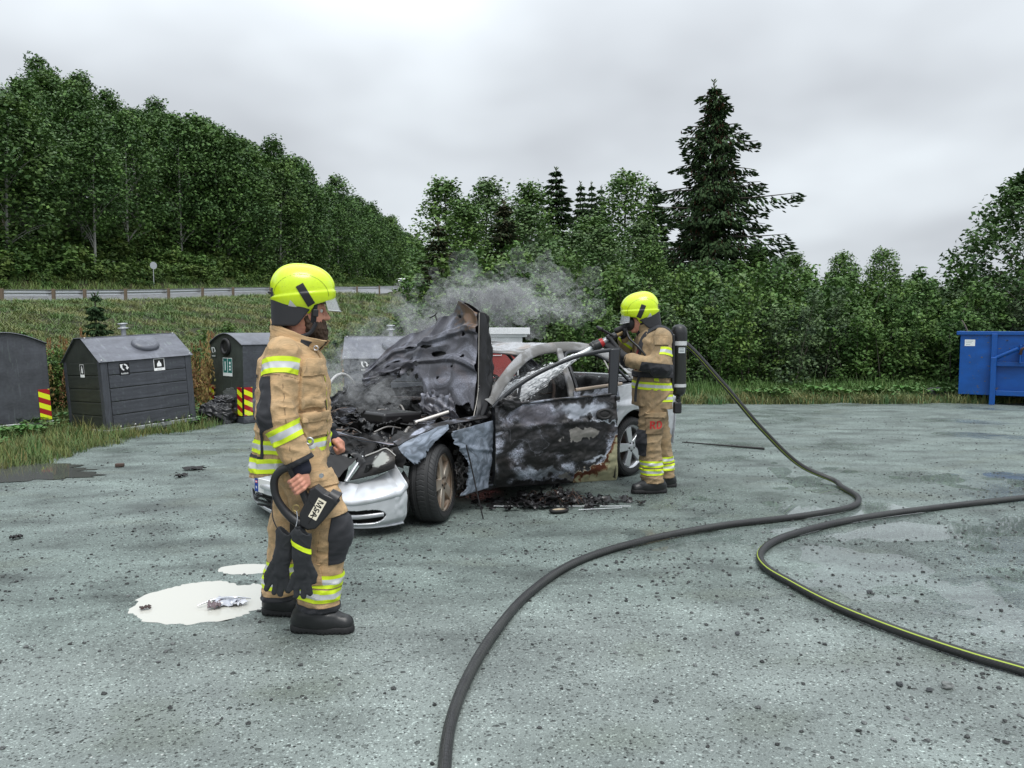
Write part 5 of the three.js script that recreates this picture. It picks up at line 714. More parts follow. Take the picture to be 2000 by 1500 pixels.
// --- bonnet standing on its rear edge
{
  const rows = [ // from the raised front edge down, left (driver) to right
    [[0.735, 1.665, -0.70], [0.70, 1.715, -0.52], [0.63, 1.66, -0.25], [0.60, 1.575, 0.02], [0.585, 1.50, 0.28], [0.60, 1.455, 0.47], [0.70, 1.33, 0.60], [0.86, 1.12, 0.74]],
    [[0.75, 1.50, -0.71], [0.735, 1.52, -0.52], [0.72, 1.47, -0.25], [0.70, 1.42, 0.02], [0.68, 1.37, 0.28], [0.68, 1.33, 0.47], [0.76, 1.22, 0.60], [0.89, 1.09, 0.73]],
    [[0.77, 1.30, -0.72], [0.80, 1.31, -0.50], [0.80, 1.28, -0.25], [0.77, 1.27, 0.02], [0.755, 1.24, 0.28], [0.76, 1.20, 0.47], [0.82, 1.13, 0.61], [0.91, 1.06, 0.72]],
    [[0.79, 1.08, -0.73], [0.86, 1.10, -0.52], [0.88, 1.08, -0.25], [0.83, 1.12, 0.02], [0.80, 1.12, 0.28], [0.80, 1.10, 0.47], [0.85, 1.06, 0.60], [0.92, 1.02, 0.71]],
    [[0.84, 0.80, -0.75], [0.90, 0.86, -0.55], [0.92, 0.88, -0.28], [0.84, 0.98, 0.0], [0.78, 1.02, 0.26], [0.78, 1.03, 0.46], [0.84, 1.0, 0.58], [0.90, 0.97, 0.69]]];
  const E = (cx, cy, a, b, t = 0) => (u, v) => { const x = u - cx, y = v - cy, c = Math.cos(t), s = Math.sin(t), p = (x * c + y * s) / a, q = (y * c - x * s) / b; return p * p + q * q < 1; };
  const holes = [E(0.13, 0.30, 0.0130, 0.0243), E(0.20, 0.10, 0.0104, 0.0270, 0.5), E(0.30, 0.46, 0.0585, 0.0351, -0.2), E(0.44, 0.60, 0.0182, 0.0351), E(0.52, 0.50, 0.0260, 0.0270), E(0.48, 0.70, 0.0234, 0.0351), E(0.58, 0.62, 0.0221, 0.0270), E(0.66, 0.66, 0.0234, 0.0243), E(0.62, 0.76, 0.0208, 0.0297), E(0.70, 0.76, 0.0195, 0.0297), E(0.76, 0.70, 0.0312, 0.0189, 0.4), E(0.55, 0.32, 0.0455, 0.0189, -0.1), E(0.66, 0.50, 0.0390, 0.0162), E(0.74, 0.56, 0.0286, 0.0149), E(0.80, 0.80, 0.0260, 0.0175, 0.5), E(0.40, 0.36, 0.0390, 0.0216), E(0.17, 0.62, 0.0104, 0.0135), E(0.25, 0.72, 0.0104, 0.0162), E(0.10, 0.52, 0.0117, 0.0175), E(0.92, 0.55, 0.0104, 0.0203)];
  const torn = (u, v) => v > 0.93 + 0.06 * n2(u * 9, 2) - 0.26 * sstep(0.30, 0.42, u) * sstep(0.68, 0.55, u) * (0.7 + 0.5 * n2(u * 14, 8)) || (v < 0.05 && Math.abs(u - 0.715) < 0.012);
  const surf = (off) => (u, v) => {
    const p = net(rows, u, v), q = net(rows, u + 0.01, v), s = net(rows, u, v + 0.01), a = V(q[0] - p[0], q[1] - p[1], q[2] - p[2]), b = V(s[0] - p[0], s[1] - p[1], s[2] - p[2]), n = a.cross(b).normalize(); if (n.x < 0) n.negate();
    let rib = 0.024 * sstep(0.10, 0.05, Math.abs(u - 0.08)) + 0.028 * sstep(0.055, 0.025, Math.abs(v - 0.22 - 0.15 * u)) + 0.028 * sstep(0.05, 0.02, Math.abs(v - 0.62 + 0.10 * Math.sin(u * 6))) + 0.026 * sstep(0.045, 0.02, Math.abs(u - 0.36 - 0.25 * v)); for (const [cx, cy] of [[0.52, 0.50], [0.66, 0.66], [0.58, 0.62], [0.30, 0.46]]) rib -= 0.016 * Math.exp(-(((u - cx) / 0.05) ** 2 + ((v - cy) / 0.06) ** 2));
    const cr2 = 0.026 * fbm(u * 2.2 + 3, v * 1.6, 2) + 0.010 * (1 - 2 * Math.abs(n2(u * 3.2 + 9, v * 2.6))) + 0.022 * Math.max(0, n2(u * 4 + 2, v * 4)) * sstep(0.5, 0.9, v), k = off ? off + cr2 * 0.7 : rib + cr2;
    const curl = v < 0.08 && Math.abs(u - 0.17) < 0.09 ? (0.08 - v) * 0.8 * (1 - Math.abs(u - 0.17) / 0.09) : 0;
    return [p[0] + n.x * k + curl, p[1] + n.y * k + curl * 0.9, p[2] + n.z * k];
  };
  const bonnet = new THREE.Group(); bonnet.name = 'bonnet'; car.add(bonnet);
  part(bonnet, 'inner_panel', thicken(sheet(200, 130, surf(0), { skip: (u, v) => holes.some((h) => h(u, v)) || torn(u, v) }), 0.003), M_hood);
  part(bonnet, 'outer_skin', thicken(sheet(90, 60, surf(-0.045), { skip: (u, v) => torn(u, v * 0.97) }), 0.003), M_hoodOut);
  // driver side of the skin, folded back
  const fold = [[[0.735, 1.665, -0.7], [0.715, 1.672, -0.727], [0.688, 1.636, -0.746], [0.676, 1.586, -0.742]], [[0.755, 1.45, -0.715], [0.721, 1.444, -0.757], [0.677, 1.419, -0.766], [0.65, 1.394, -0.752]], [[0.775, 1.2, -0.73], [0.732, 1.187, -0.777], [0.683, 1.16, -0.781], [0.643, 1.134, -0.762]], [[0.8, 0.98, -0.745], [0.754, 0.96, -0.792], [0.708, 0.94, -0.796], [0.651, 0.914, -0.772]], [[0.9, 0.775, -0.79], [0.864, 0.744, -0.812], [0.81, 0.752, -0.816], [0.684, 0.816, -0.792]]];
  part(bonnet, 'folded_skin', thicken(sheet(24, 50, (u, v) => { const p = net(fold, u, v), k = 0.022 * fbm(u * 2, v * 4, 3); return [p[0] + k, p[1], p[2] + k]; }), 0.004), M_hoodOut);
  part(bonnet, 'bare_edge', tube([0, 0.25, 0.5, 0.75, 1].map((v) => { const p = net(fold, 0, v); return [p[0] + 0.004, p[1], p[2] - 0.004]; }), 0.0035, 50, 6), std(rgb(0.45, 0.42, 0.38), 0.4, { metalness: 0.5 }));
  part(bonnet, 'bare_edge', tube([0, 0.25, 0.5, 0.75, 1].map((v) => { const p = net(fold, 1, v); return p; }), 0.003, 50, 6), std(rgb(0.42, 0.40, 0.38), 0.4, { metalness: 0.5 }));
  part(bonnet, 'lower_flap', thicken(sheet(24, 24, (u, v) => { const p = net([[[0.84, 1.0, -0.55], [0.88, 1.02, -0.2]], [[0.95, 0.86, -0.62], [0.98, 0.88, -0.2]], [[0.93, 0.74, -0.70], [0.99, 0.78, -0.3]]], u, v), k = 0.05 * fbm(u * 4 + 5, v * 4, 3); return [p[0] + k, p[1] + k, p[2]]; }, { skip: (u, v) => v > 0.86 + 0.12 * n2(u * 6, 4) }), 0.004), M_hood);
  part(bonnet, 'latch', merge([bar([0.60, 1.57, -0.02], [0.59, 1.66, 0.03], 0.008, 0.006, 6), bar([0.59, 1.655, 0.03], [0.60, 1.63, 0.10], 0.007, 0.005, 6), bar([0.59, 1.66, 0.03], [0.60, 1.68, -0.01], 0.006, 0.004, 6)]), M_soot);
}
// --- near wing: torn piece before the wheel, bleached panel behind it, arch liner
{
  part(car, 'wing_scrap', thicken(sheet(40, 24, (u, v) => { const p = net([[[1.72, 0.645, -0.83], [1.58, 0.70, -0.84], [1.42, 0.745, -0.84], [1.22, 0.77, -0.835]], [[1.70, 0.59, -0.865], [1.58, 0.63, -0.88], [1.44, 0.685, -0.875], [1.24, 0.735, -0.86]], [[1.60, 0.50, -0.885], [1.53, 0.53, -0.90], [1.45, 0.61, -0.89], [1.28, 0.70, -0.875]]], u, v), k = 0.016 * fbm(u * 2.4, v * 2, 2); return [p[0], p[1] + k * 0.5, p[2] + k]; }, { skip: (u, v) => v > 0.92 + 0.1 * n2(u * 7, 2) - 0.4 * sstep(0.7, 1, u) }), 0.004), M_bleached);
  const edge = (v) => lerp(1.22, 1.01, sstep(0, 0.62, v)) + 0.016 * n2(v * 7, 4) + 0.007 * n2(v * 26, 8) + 0.07 * sstep(0.86, 1, v);
  part(car, 'wing_panel', thicken(sheet(60, 80, (u, v) => { const y = lerp(lerp(0.765, 0.72, u), lerp(0.19, 0.165, u), v), x = lerp(0.755, edge(v), u), z = sideZ(x, y) + 0.014 * fbm(x * 5, y * 5, 3) - 0.012 * sstep(0.03, 0.0, Math.abs(y - 0.52 - (x - 0.8) * 0.2)) + 0.012 * sstep(0.8, 1, u) * Math.abs(n2(v * 12, 1)) - (v > 0.8 ? (v - 0.8) * 0.10 : 0); return [x, y, z]; }), 0.004), M_bleached);
  part(car, 'wing_top', sweep([[1.72, 0.665, -0.80], [1.5, 0.735, -0.80], [1.25, 0.775, -0.805], [1.0, 0.79, -0.81], [0.78, 0.80, -0.82]], 0.055, 0.012, () => [0, 1, -0.5], 40), M_burntPlain);
  part(car, 'arch_liner', thicken(sheet(40, 10, (u, v) => { const a = lerp(0.12, 0.86, u) * Math.PI, R = 0.40 + 0.012 * n2(u * 14, v * 5); return [1.32 - Math.cos(a) * R * -1 * -1 + 0, 0.31 + Math.sin(a) * R * 1.02, lerp(-0.84, -0.50, v)]; }), 0.006), M_soot);
  part(car, 'liner_shred', thicken(sheet(14, 24, (u, v) => [lerp(1.02, 1.12, u) + 0.03 * n2(v * 6, u * 3), lerp(0.68, 0.22, v), -0.80 - 0.03 * n2(u * 3, v * 5)], { skip: (u, v) => u > 0.8 + 0.3 * n2(v * 9, 2) }), 0.006), M_soot);
  part(car, 'lower_arm', bar([1.32, 0.25, -0.60], [1.2, 0.22, -0.25], 0.03, 0.04, 8), M_soot);
  part(car, 'dangling_rod', tube([[1.10, 0.60, -0.92], [1.06, 0.40, -0.945], [1.04, 0.20, -0.985], [1.02, 0.005, -1.03]], 0.006, 20, 6), M_sootGloss);
}
// --- floor, sill, far side, rear
{
  part(car, 'floor_pan', box(2.9, 0.04, 1.5, -0.75, 0.24, 0, 0.01), M_soot);
  part(car, 'sill', thicken(sheet(60, 8, (u, v) => { const x = lerp(0.76, -0.93, u); return [x, lerp(0.16, 0.32, v) + 0.006 * n2(u * 9, 2), sideZ(x, lerp(0.16, 0.32, v)) + 0.015 + 0.008 * n2(u * 12, v * 3)]; }), 0.006), M_burntPlain);
  part(car, 'far_side', sheet(60, 14, (u, v) => { const x = lerp(0.76, -2.1, u), y = lerp(0.22, 0.93, v); return [x, y, -sideZ(x, y) - 0.01]; }, { skip: (u, v) => { const x = lerp(0.76, -2.1, u), y = lerp(0.22, 0.93, v); return (x + 1.32) ** 2 + (y - 0.31) ** 2 < 0.14; } }), M_burntPlain);
  // rear quarter and tail in unburnt paint
  const arch = (x) => { const d = (x + 1.32) / 0.385; return Math.abs(d) < 1 ? 0.315 + 0.385 * Math.sqrt(1 - d * d) : 0.20; };
  const belt = (x) => lerp(0.955, 0.975, sstep(-0.9, -1.6, x)) - 0.05 * sstep(-1.9, -2.3, x);
  const quarter = (s) => (u, v) => { const x = lerp(-0.90, -2.27, u), lo = arch(x), y = lerp(lo, belt(x), v), flare = 0.022 * sstep(0.13, 0.0, Math.abs(Math.hypot(x + 1.32, y - 0.315) - 0.40)), crease = 0.014 * sstep(0.05, 0, Math.abs(y - 0.76)); return [x, y, s * (-sideZ(x, y) + flare + crease)]; };
  part(car, 'rear_quarter', thicken(sheet(150, 40, quarter(-1), { us: 3, vs: 2 }), 0.006), M_silver); part(car, 'rear_quarter', thicken(sheet(100, 30, quarter(1)), 0.006), M_burntPlain);
  part(car, 'rear_arch_liner', sheet(30, 4, (u, v) => { const a = u * Math.PI; return [-1.32 + Math.cos(a) * 0.375, 0.315 + Math.sin(a) * 0.375, lerp(-0.86, -0.5, v)]; }), M_black);
  part(car, 'boot_lid', thicken(sheet(30, 20, (u, v) => [lerp(-1.70, -2.28, v), lerp(0.995, 0.93, v * v) + 0.025 * (1 - (u * 2 - 1) ** 2), lerp(-0.74, 0.74, u) * lerp(1, 0.96, v)]), 0.006), M_silver);
  part(car, 'rear_bumper', thicken(sheet(50, 24, (u, v) => { const a = lerp(-1, 1, u), x = -2.30 - 0.09 * (1 - a * a) - 0.03 * Math.sin(v * 3.1) + 0.10 * Math.abs(a) ** 6; return [x, lerp(0.24, 0.94, v), a * 0.82]; }), 0.008), M_silver);
  for (const s of [-1, 1]) part(car, 'tail_lamp', box(0.05, 0.2, 0.2, -2.33, 0.78, s * 0.66, 0.02), phys(rgb(0.25, 0.01, 0.01), 0.2));
  // rear door, closed
  part(car, 'rear_door', thicken(sheet(50, 40, (u, v) => { const x = lerp(-0.345, lerp(-0.93, -1.06, sstep(0.45, 0.75, v)), u), y = lerp(0.30, 0.945, v); return [x, y, sideZ(x, y) - 0.004 + 0.01 * fbm(x * 5, y * 6, 3)]; }), 0.006), std(0xffffff, 0.5, { metalness: 0.15, map: burntTex(320, 320, 63, { sx: 1.6, sy: 1.6, ash: -0.3, ashK: 0.9, rust: 0.12 }) }));
  part(car, 'belt_trim', sweep([[-0.36, 0.955, -0.868], [-0.7, 0.965, -0.866], [-1.12, 0.975, -0.862]], 0.03, 0.02, () => [0, 0, -1], 20), std(rgb(0.5, 0.40, 0.32), 0.5));
  part(car, 'door_handle', sweep([[-0.86, 0.83, -0.898], [-0.95, 0.835, -0.915], [-1.03, 0.835, -0.898]], 0.035, 0.02, () => [0, 0, -1], 16), M_soot);
}
// --- roof and pillars
{
  for (const s of [-1, 1]) {
    const cant = [[0.74, 0.90, 0.81], [0.52, 1.06, 0.755], [0.27, 1.205, 0.69], [0.02, 1.30, 0.63], [-0.3, 1.345, 0.60], [-0.7, 1.345, 0.60], [-1.05, 1.295, 0.62], [-1.36, 1.175, 0.68], [-1.66, 1.0, 0.75]].map((p) => [p[0], p[1], p[2] * s]);
    part(car, 'roof_rail', sweep(cant, (t) => lerp(0.095, 0.12, sstep(0.2, 0.9, t)), 0.04, (p) => [0.1, 0.6, s], 80), M_pillarGrey);
    part(car, 'middle_pillar', sweep([[-0.32, 0.30, 0.83 * s], [-0.335, 0.62, 0.845 * s], [-0.35, 0.93, 0.83 * s], [-0.38, 1.15, 0.72 * s], [-0.42, 1.33, 0.61 * s]], 0.085, 0.045, () => [0, 0.2, s], 30), s < 0 ? M_pillarGrey : M_burntPlain);
    part(car, 'door_window_frame', sweep([[-0.42, 0.96, 0.845 * s], [-0.45, 1.15, 0.735 * s], [-0.49, 1.285, 0.645 * s], [-0.75, 1.30, 0.635 * s], [-1.0, 1.255, 0.655 * s], [-1.2, 1.14, 0.715 * s], [-1.34, 0.99, 0.80 * s]], 0.032, 0.025, () => [0, 0.3, s], 60), M_frameBlack);
    part(car, 'rear_pillar', thicken(sheet(14, 14, (u, v) => { const a = along([[-1.10, 1.285, 0.635], [-1.28, 1.15, 0.71], [-1.40, 0.98, 0.82]], v), b = along([[-1.30, 1.235, 0.60], [-1.58, 1.10, 0.655], [-1.86, 0.965, 0.74]], v); return [lerp(a[0], b[0], u), lerp(a[1], b[1], u), s * lerp(a[2], b[2], u) + 0]; }), 0.01), s < 0 ? M_roof : M_burntPlain);
  }
  part(car, 'window_divider', sweep([[-1.06, 1.265, -0.645], [-1.09, 1.1, -0.735], [-1.10, 0.97, -0.845]], 0.02, 0.015, () => [0, 0.2, -1], 16), std(rgb(0.4, 0.39, 0.37), 0.5));
  part(car, 'roof', thicken(sheet(50, 60, (u, v) => { const x = lerp(0.02, -1.30, v), z = lerp(-0.60, 0.60, u), e = 1 - (2 * u - 1) ** 2, y = along([[1.30], [1.345], [1.36], [1.345], [1.30], [1.23]], v)[0] + 0.022 * e - 0.012 * fbm(x * 3, z * 3, 3); return [x, y, z * lerp(1.03, 0.98, v)]; }), 0.006), M_roof);
  part(car, 'roof_front_rail', sweep([[0.03, 1.295, -0.60], [0.06, 1.315, -0.3], [0.065, 1.32, 0], [0.06, 1.315, 0.3], [0.03, 1.295, 0.60]], 0.07, 0.03, () => [0.5, 1, 0], 30), M_roof);
}
// --- inside: bare seat frames, steering wheel, dash bar
{
  const M_rustDark = std(rgb(0.055, 0.04, 0.034), 0.7, { metalness: 0.3 });
  for (const [x, z] of [[-0.12, -0.37], [-0.12, 0.37]]) {
    const seat = new THREE.Group(); seat.name = 'seat_frame'; seat.position.set(x, 0, z); car.add(seat);
    part(seat, 'back_hoop', tube([[-0.1, 0.4, -0.2], [-0.22, 0.75, -0.22], [-0.3, 1.0, -0.18], [-0.32, 1.04, 0], [-0.3, 1.0, 0.18], [-0.22, 0.75, 0.22], [-0.1, 0.4, 0.2]], 0.016, 40, 8), M_rustDark);
    part(seat, 'springs', merge([0.52, 0.62, 0.72, 0.82, 0.92].map((y, k) => tube([[-0.14 - 0.038 * k, y, -0.2], [-0.12 - 0.038 * k, y - 0.03, -0.07], [-0.12 - 0.038 * k, y + 0.01, 0.07], [-0.14 - 0.038 * k, y, 0.2]], 0.006, 16, 5))), M_rustDark);
    part(seat, 'cushion_remains', thicken(sheet(20, 20, (u, v) => [lerp(-0.12, 0.36, u), 0.42 + 0.05 * fbm(u * 4, v * 4, 3), lerp(-0.22, 0.22, v)]), 0.05), M_soot);
    for (const q of [-0.06, 0.06]) part(seat, 'headrest_bar', bar([-0.32, 1.02, q], [-0.34, 1.14, q], 0.007), M_rustDark);
  }
  part(car, 'rear_bench', thicken(sheet(40, 20, (u, v) => [lerp(-0.75, -1.35, v) , lerp(0.40, 0.98, sstep(0.25, 1, v)) + 0.05 * fbm(u * 8, v * 5, 3), lerp(-0.66, 0.66, u)]), 0.04), M_soot);
  part(car, 'rear_shelf', thicken(sheet(30, 8, (u, v) => [lerp(-1.3, -1.75, v), 0.955 + 0.03 * fbm(u * 9, v * 4, 3), lerp(-0.68, 0.68, u)]), 0.02), M_burntPlain);
  part(car, 'steering_wheel', new THREE.TorusGeometry(0.18, 0.012, 10, 40).rotateY(Math.PI / 2).rotateZ(0.45).translate(0.28, 0.88, -0.36), M_rustDark);
  part(car, 'dash_bar', tube([[0.52, 0.82, -0.76], [0.5, 0.84, -0.3], [0.5, 0.84, 0.3], [0.52, 0.82, 0.76]], 0.035, 30, 10), M_rustDark);
  part(car, 'dash_remains', sheet(50, 12, (u, v) => [lerp(0.68, 0.42, v), 0.84 + 0.07 * fbm(u * 9, v * 3, 3) - 0.1 * v, lerp(-0.76, 0.76, u)]), M_soot);
}
// --- driver door, swung open about thirty degrees
{
  const door = new THREE.Group(); door.name = 'front_door'; door.position.set(0.74, 0, -0.87); door.rotation.y = Math.PI * 5 / 6; car.add(door);
  const F = (s, y, z = 0) => [s, y, z], belt = (s) => lerp(0.885, 0.955, s / 1.1), outZ = (s, y) => 0.035 + 0.045 * Math.sin(Math.PI * clamp((y - 0.18) / 0.80)) - 0.05 * sstep(0.32, 0.18, y);
  const M_door = std(0xffffff, 0.45, { metalness: 0.2, map: burntTex(768, 560, 71, { sx: 2.2, sy: 1.8, ash: 0.10, rust: 0.10, over: (u, v, c, a, b) => {
    const s = u * 1.13, y = lerp(0.19, 0.95, v), w = 0.10 * fbm(s * 5 + 2, y * 5, 4), w2 = 0.05 * fbm(s * 12, y * 12, 3), E = (cs, cy, rs, ry) => Math.hypot((s - cs + w) / rs, (y - cy + w * 0.8) / ry);
    c = mixc(c, [0.74, 0.77, 0.82], 0.75 * sstep(1.1, 0.5, E(0.78, 0.83, 0.30, 0.08)) + 0.0); c = mixc(c, [0.34, 0.33, 0.36], 0.7 * sstep(1.1, 0.6, E(0.36, 0.80, 0.28, 0.10)));
    const ring = E(0.80, 0.58, 0.30, 0.17); c = mixc(c, [0.055, 0.05, 0.05], 0.85 * sstep(0.95, 0.75, ring)); c = mixc(c, [0.80, 0.83, 0.87], 0.8 * sstep(0.10, 0.0, Math.abs(ring - 1.16)) * sstep(0.75, 0.95, s)); c = mixc(c, [0.46, 0.45, 0.43], sstep(0.95, 0.85, E(0.78, 0.62, 0.17, 0.055)) * 0.95); c = mixc(c, [0.16, 0.155, 0.15], 0.8 * sstep(1.0, 0.75, E(0.80, 0.44, 0.16, 0.06)));
    c = mixc(c, [0.06, 0.055, 0.055], 0.75 * sstep(0.9, 0.5, E(0.42, 0.40, 0.40, 0.05))); c = mixc(c, [0.50, 0.54, 0.58], 0.5 * sstep(1, 0.5, E(0.40, 0.31, 0.30, 0.06))); c = mixc(c, [0.07, 0.065, 0.065], 0.9 * sstep(0.255, 0.225, y + w2)); c = mixc(c, [0.45, 0.44, 0.42], 0.9 * sstep(1, 0.85, E(0.66, 0.25, 0.13, 0.035)));
    // unburnt cream corner with a rusty border
    const line = y - (0.245 + Math.max(0, s - 0.74) * 0.30 + Math.max(0, s - 1.0) * 1.7) + w2 * 0.9, in2 = s > 0.72 ? line : 1; if (in2 < 0.055) c = mixc(c, [0.78, 0.74, 0.66], sstep(0.055, 0.045, in2) * 0.7); if (in2 < 0.04) c = mixc([0.30, 0.14, 0.06], [0.60, 0.585, 0.47], sstep(0.02, -0.05, in2 + w2 * 1.2)); return c; } }) });
  part(door, 'outer_panel', thicken(sheet(120, 90, (u, v) => { const y = lerp(0.19, 0.955, v), rear = 1.10 - 0.0 * v + 0.035 * sstep(0.45, 0.2, y), s = u * rear, yy = Math.min(y, belt(s)), k = 0.014 * fbm(s * 5, y * 6, 4) + 0.010 * sstep(0.04, 0, Math.abs(y - 0.70 - s * 0.04)); return F(s, yy, outZ(s, yy) + k); }), 0.005), M_door);
  part(door, 'inner_panel', sheet(30, 24, (u, v) => F(u * 1.08, Math.min(lerp(0.22, 0.93, v), belt(u) - 0.02), -0.07 + 0.02 * fbm(u * 6, v * 6, 3))), M_soot);
  part(door, 'door_edge', sheet(2, 24, (u, v) => F(1.095, lerp(0.22, 0.95, v), lerp(0.06, -0.07, u))), M_frameBlack); part(door, 'door_edge', sheet(2, 24, (u, v) => F(0.005, lerp(0.22, 0.87, v), lerp(0.05, -0.07, u))), M_frameBlack);
  part(door, 'window_frame', sweep([F(-0.01, 0.875), F(0.08, 0.955), F(0.20, 1.045), F(0.42, 1.165), F(0.70, 1.275), F(0.92, 1.325), F(1.08, 1.345)].map((p) => [p[0], p[1], 0.02 - 0.10 * (p[1] - 0.9)]), 0.034, 0.035, () => [0, 0, 1], 70), M_frameBlack);
  part(door, 'pillar_cover', thicken(sheet(6, 24, (u, v) => { const y = lerp(0.95, 1.36, v); return F(lerp(lerp(1.035, 1.06, v), lerp(1.115, 1.165, v), u), y, 0.035 - 0.10 * (y - 0.9) + 0.006 * Math.sin(Math.PI * u)); }), 0.03), phys(rgb(0.022, 0.024, 0.028), 0.22));
  part(door, 'belt_rail', sweep([F(0.19, 0.905, 0.045), F(0.6, 0.935, 0.05), F(1.05, 0.962, 0.045)], 0.022, 0.03, () => [0, 0, 1], 24), M_burntPlain);
  part(door, 'window_bar', sweep([F(0.20, 0.90, 0.03), F(0.215, 0.97, 0.02), F(0.235, 1.055, 0.01)], 0.022, 0.02, () => [0, 0, 1], 10), M_frameBlack);
  part(door, 'mirror_remains', (() => { const q = new THREE.SphereGeometry(0.075, 28, 20), p = q.attributes.position, v = new THREE.Vector3(); for (let i = 0; i < p.count; i++) { v.fromBufferAttribute(p, i); const f = 1 + 0.5 * fbm3(v.x * 14, v.y * 14, v.z * 14); p.setXYZ(i, v.x * f * 1.15, v.y * f * 0.75, v.z * f * 0.6); } q.computeVertexNormals(); return q.translate(0.125, 0.915, 0.075); })(), M_sootGloss);
  part(door, 'mirror_base', thicken(sheet(4, 4, (u, v) => F(lerp(0.03, 0.20, u), lerp(0.885, lerp(0.90, 1.02, u), v), 0.03)), 0.02), M_soot);
  const hd = part(door, 'door_handle', (() => { const q = new THREE.TorusGeometry(0.05, 0.016, 10, 28); q.scale(1.25, 0.75, 0.8); return q.translate(0.975, 0.795, 0.085); })(), M_soot); part(door, 'handle_bowl', new THREE.SphereGeometry(0.05, 20, 12).scale(1.2, 0.75, 0.35).translate(0.975, 0.795, 0.078), M_soot);
  part(door, 'keyhole', new THREE.CylinderGeometry(0.014, 0.014, 0.02, 14).rotateX(Math.PI / 2).translate(0.845, 0.775, 0.08), M_soot);
}
// ---------- people: clothing as smooth joined solids meshed by surface nets ----------
const smin = (a, b, k) => { const h = Math.max(k - Math.abs(a - b), 0) / k; return Math.min(a, b) - h * h * k * 0.25; };
function capsule(a, b, ra, rb) { const bx = b[0] - a[0], by = b[1] - a[1], bz = b[2] - a[2], l2 = bx * bx + by * by + bz * bz; return (x, y, z) => { const px = x - a[0], py = y - a[1], pz = z - a[2], h = clamp((px * bx + py * by + pz * bz) / l2); return Math.hypot(px - bx * h, py - by * h, pz - bz * h) - lerp(ra, rb, h); }; }
const ball = (c, r) => (x, y, z) => { const a = (x - c[0]) / r[0], b = (y - c[1]) / r[1], d = (z - c[2]) / r[2], k = Math.hypot(a, b, d); return (k - 1) * Math.min(r[0], r[1], r[2]); };
// trunk from rows [y, centre x, half depth, half width, centre z]
function trunkField(rows, e = 2.4) { return (x, y, z) => { const n = rows.length - 1, yy = clamp(y, rows[0][0], rows[n][0]); let i = 0; while (i < n - 1 && yy > rows[i + 1][0]) i++; const t = sstep(0, 1, (yy - rows[i][0]) / (rows[i + 1][0] - rows[i][0])) * 0.5 + 0.5 * (yy - rows[i][0]) / (rows[i + 1][0] - rows[i][0]), cx = lerp(rows[i][1], rows[i + 1][1], t), rx = lerp(rows[i][2], rows[i + 1][2], t), rz = lerp(rows[i][3], rows[i + 1][3], t), cz = lerp(rows[i][4] ?? 0, rows[i + 1][4] ?? 0, t), k = Math.pow(Math.pow(Math.abs((x - cx) / rx), e) + Math.pow(Math.abs((z - cz) / rz), e), 1 / e), d = (k - 1) * Math.min(rx, rz); return Math.max(d, rows[0][0] - y, y - rows[n][0]); }; }
const joined = (list, k) => (x, y, z) => { let d = 1e9; for (const f of list) d = d === 1e9 ? f(x, y, z) : smin(d, f(x, y, z), k); return d; };
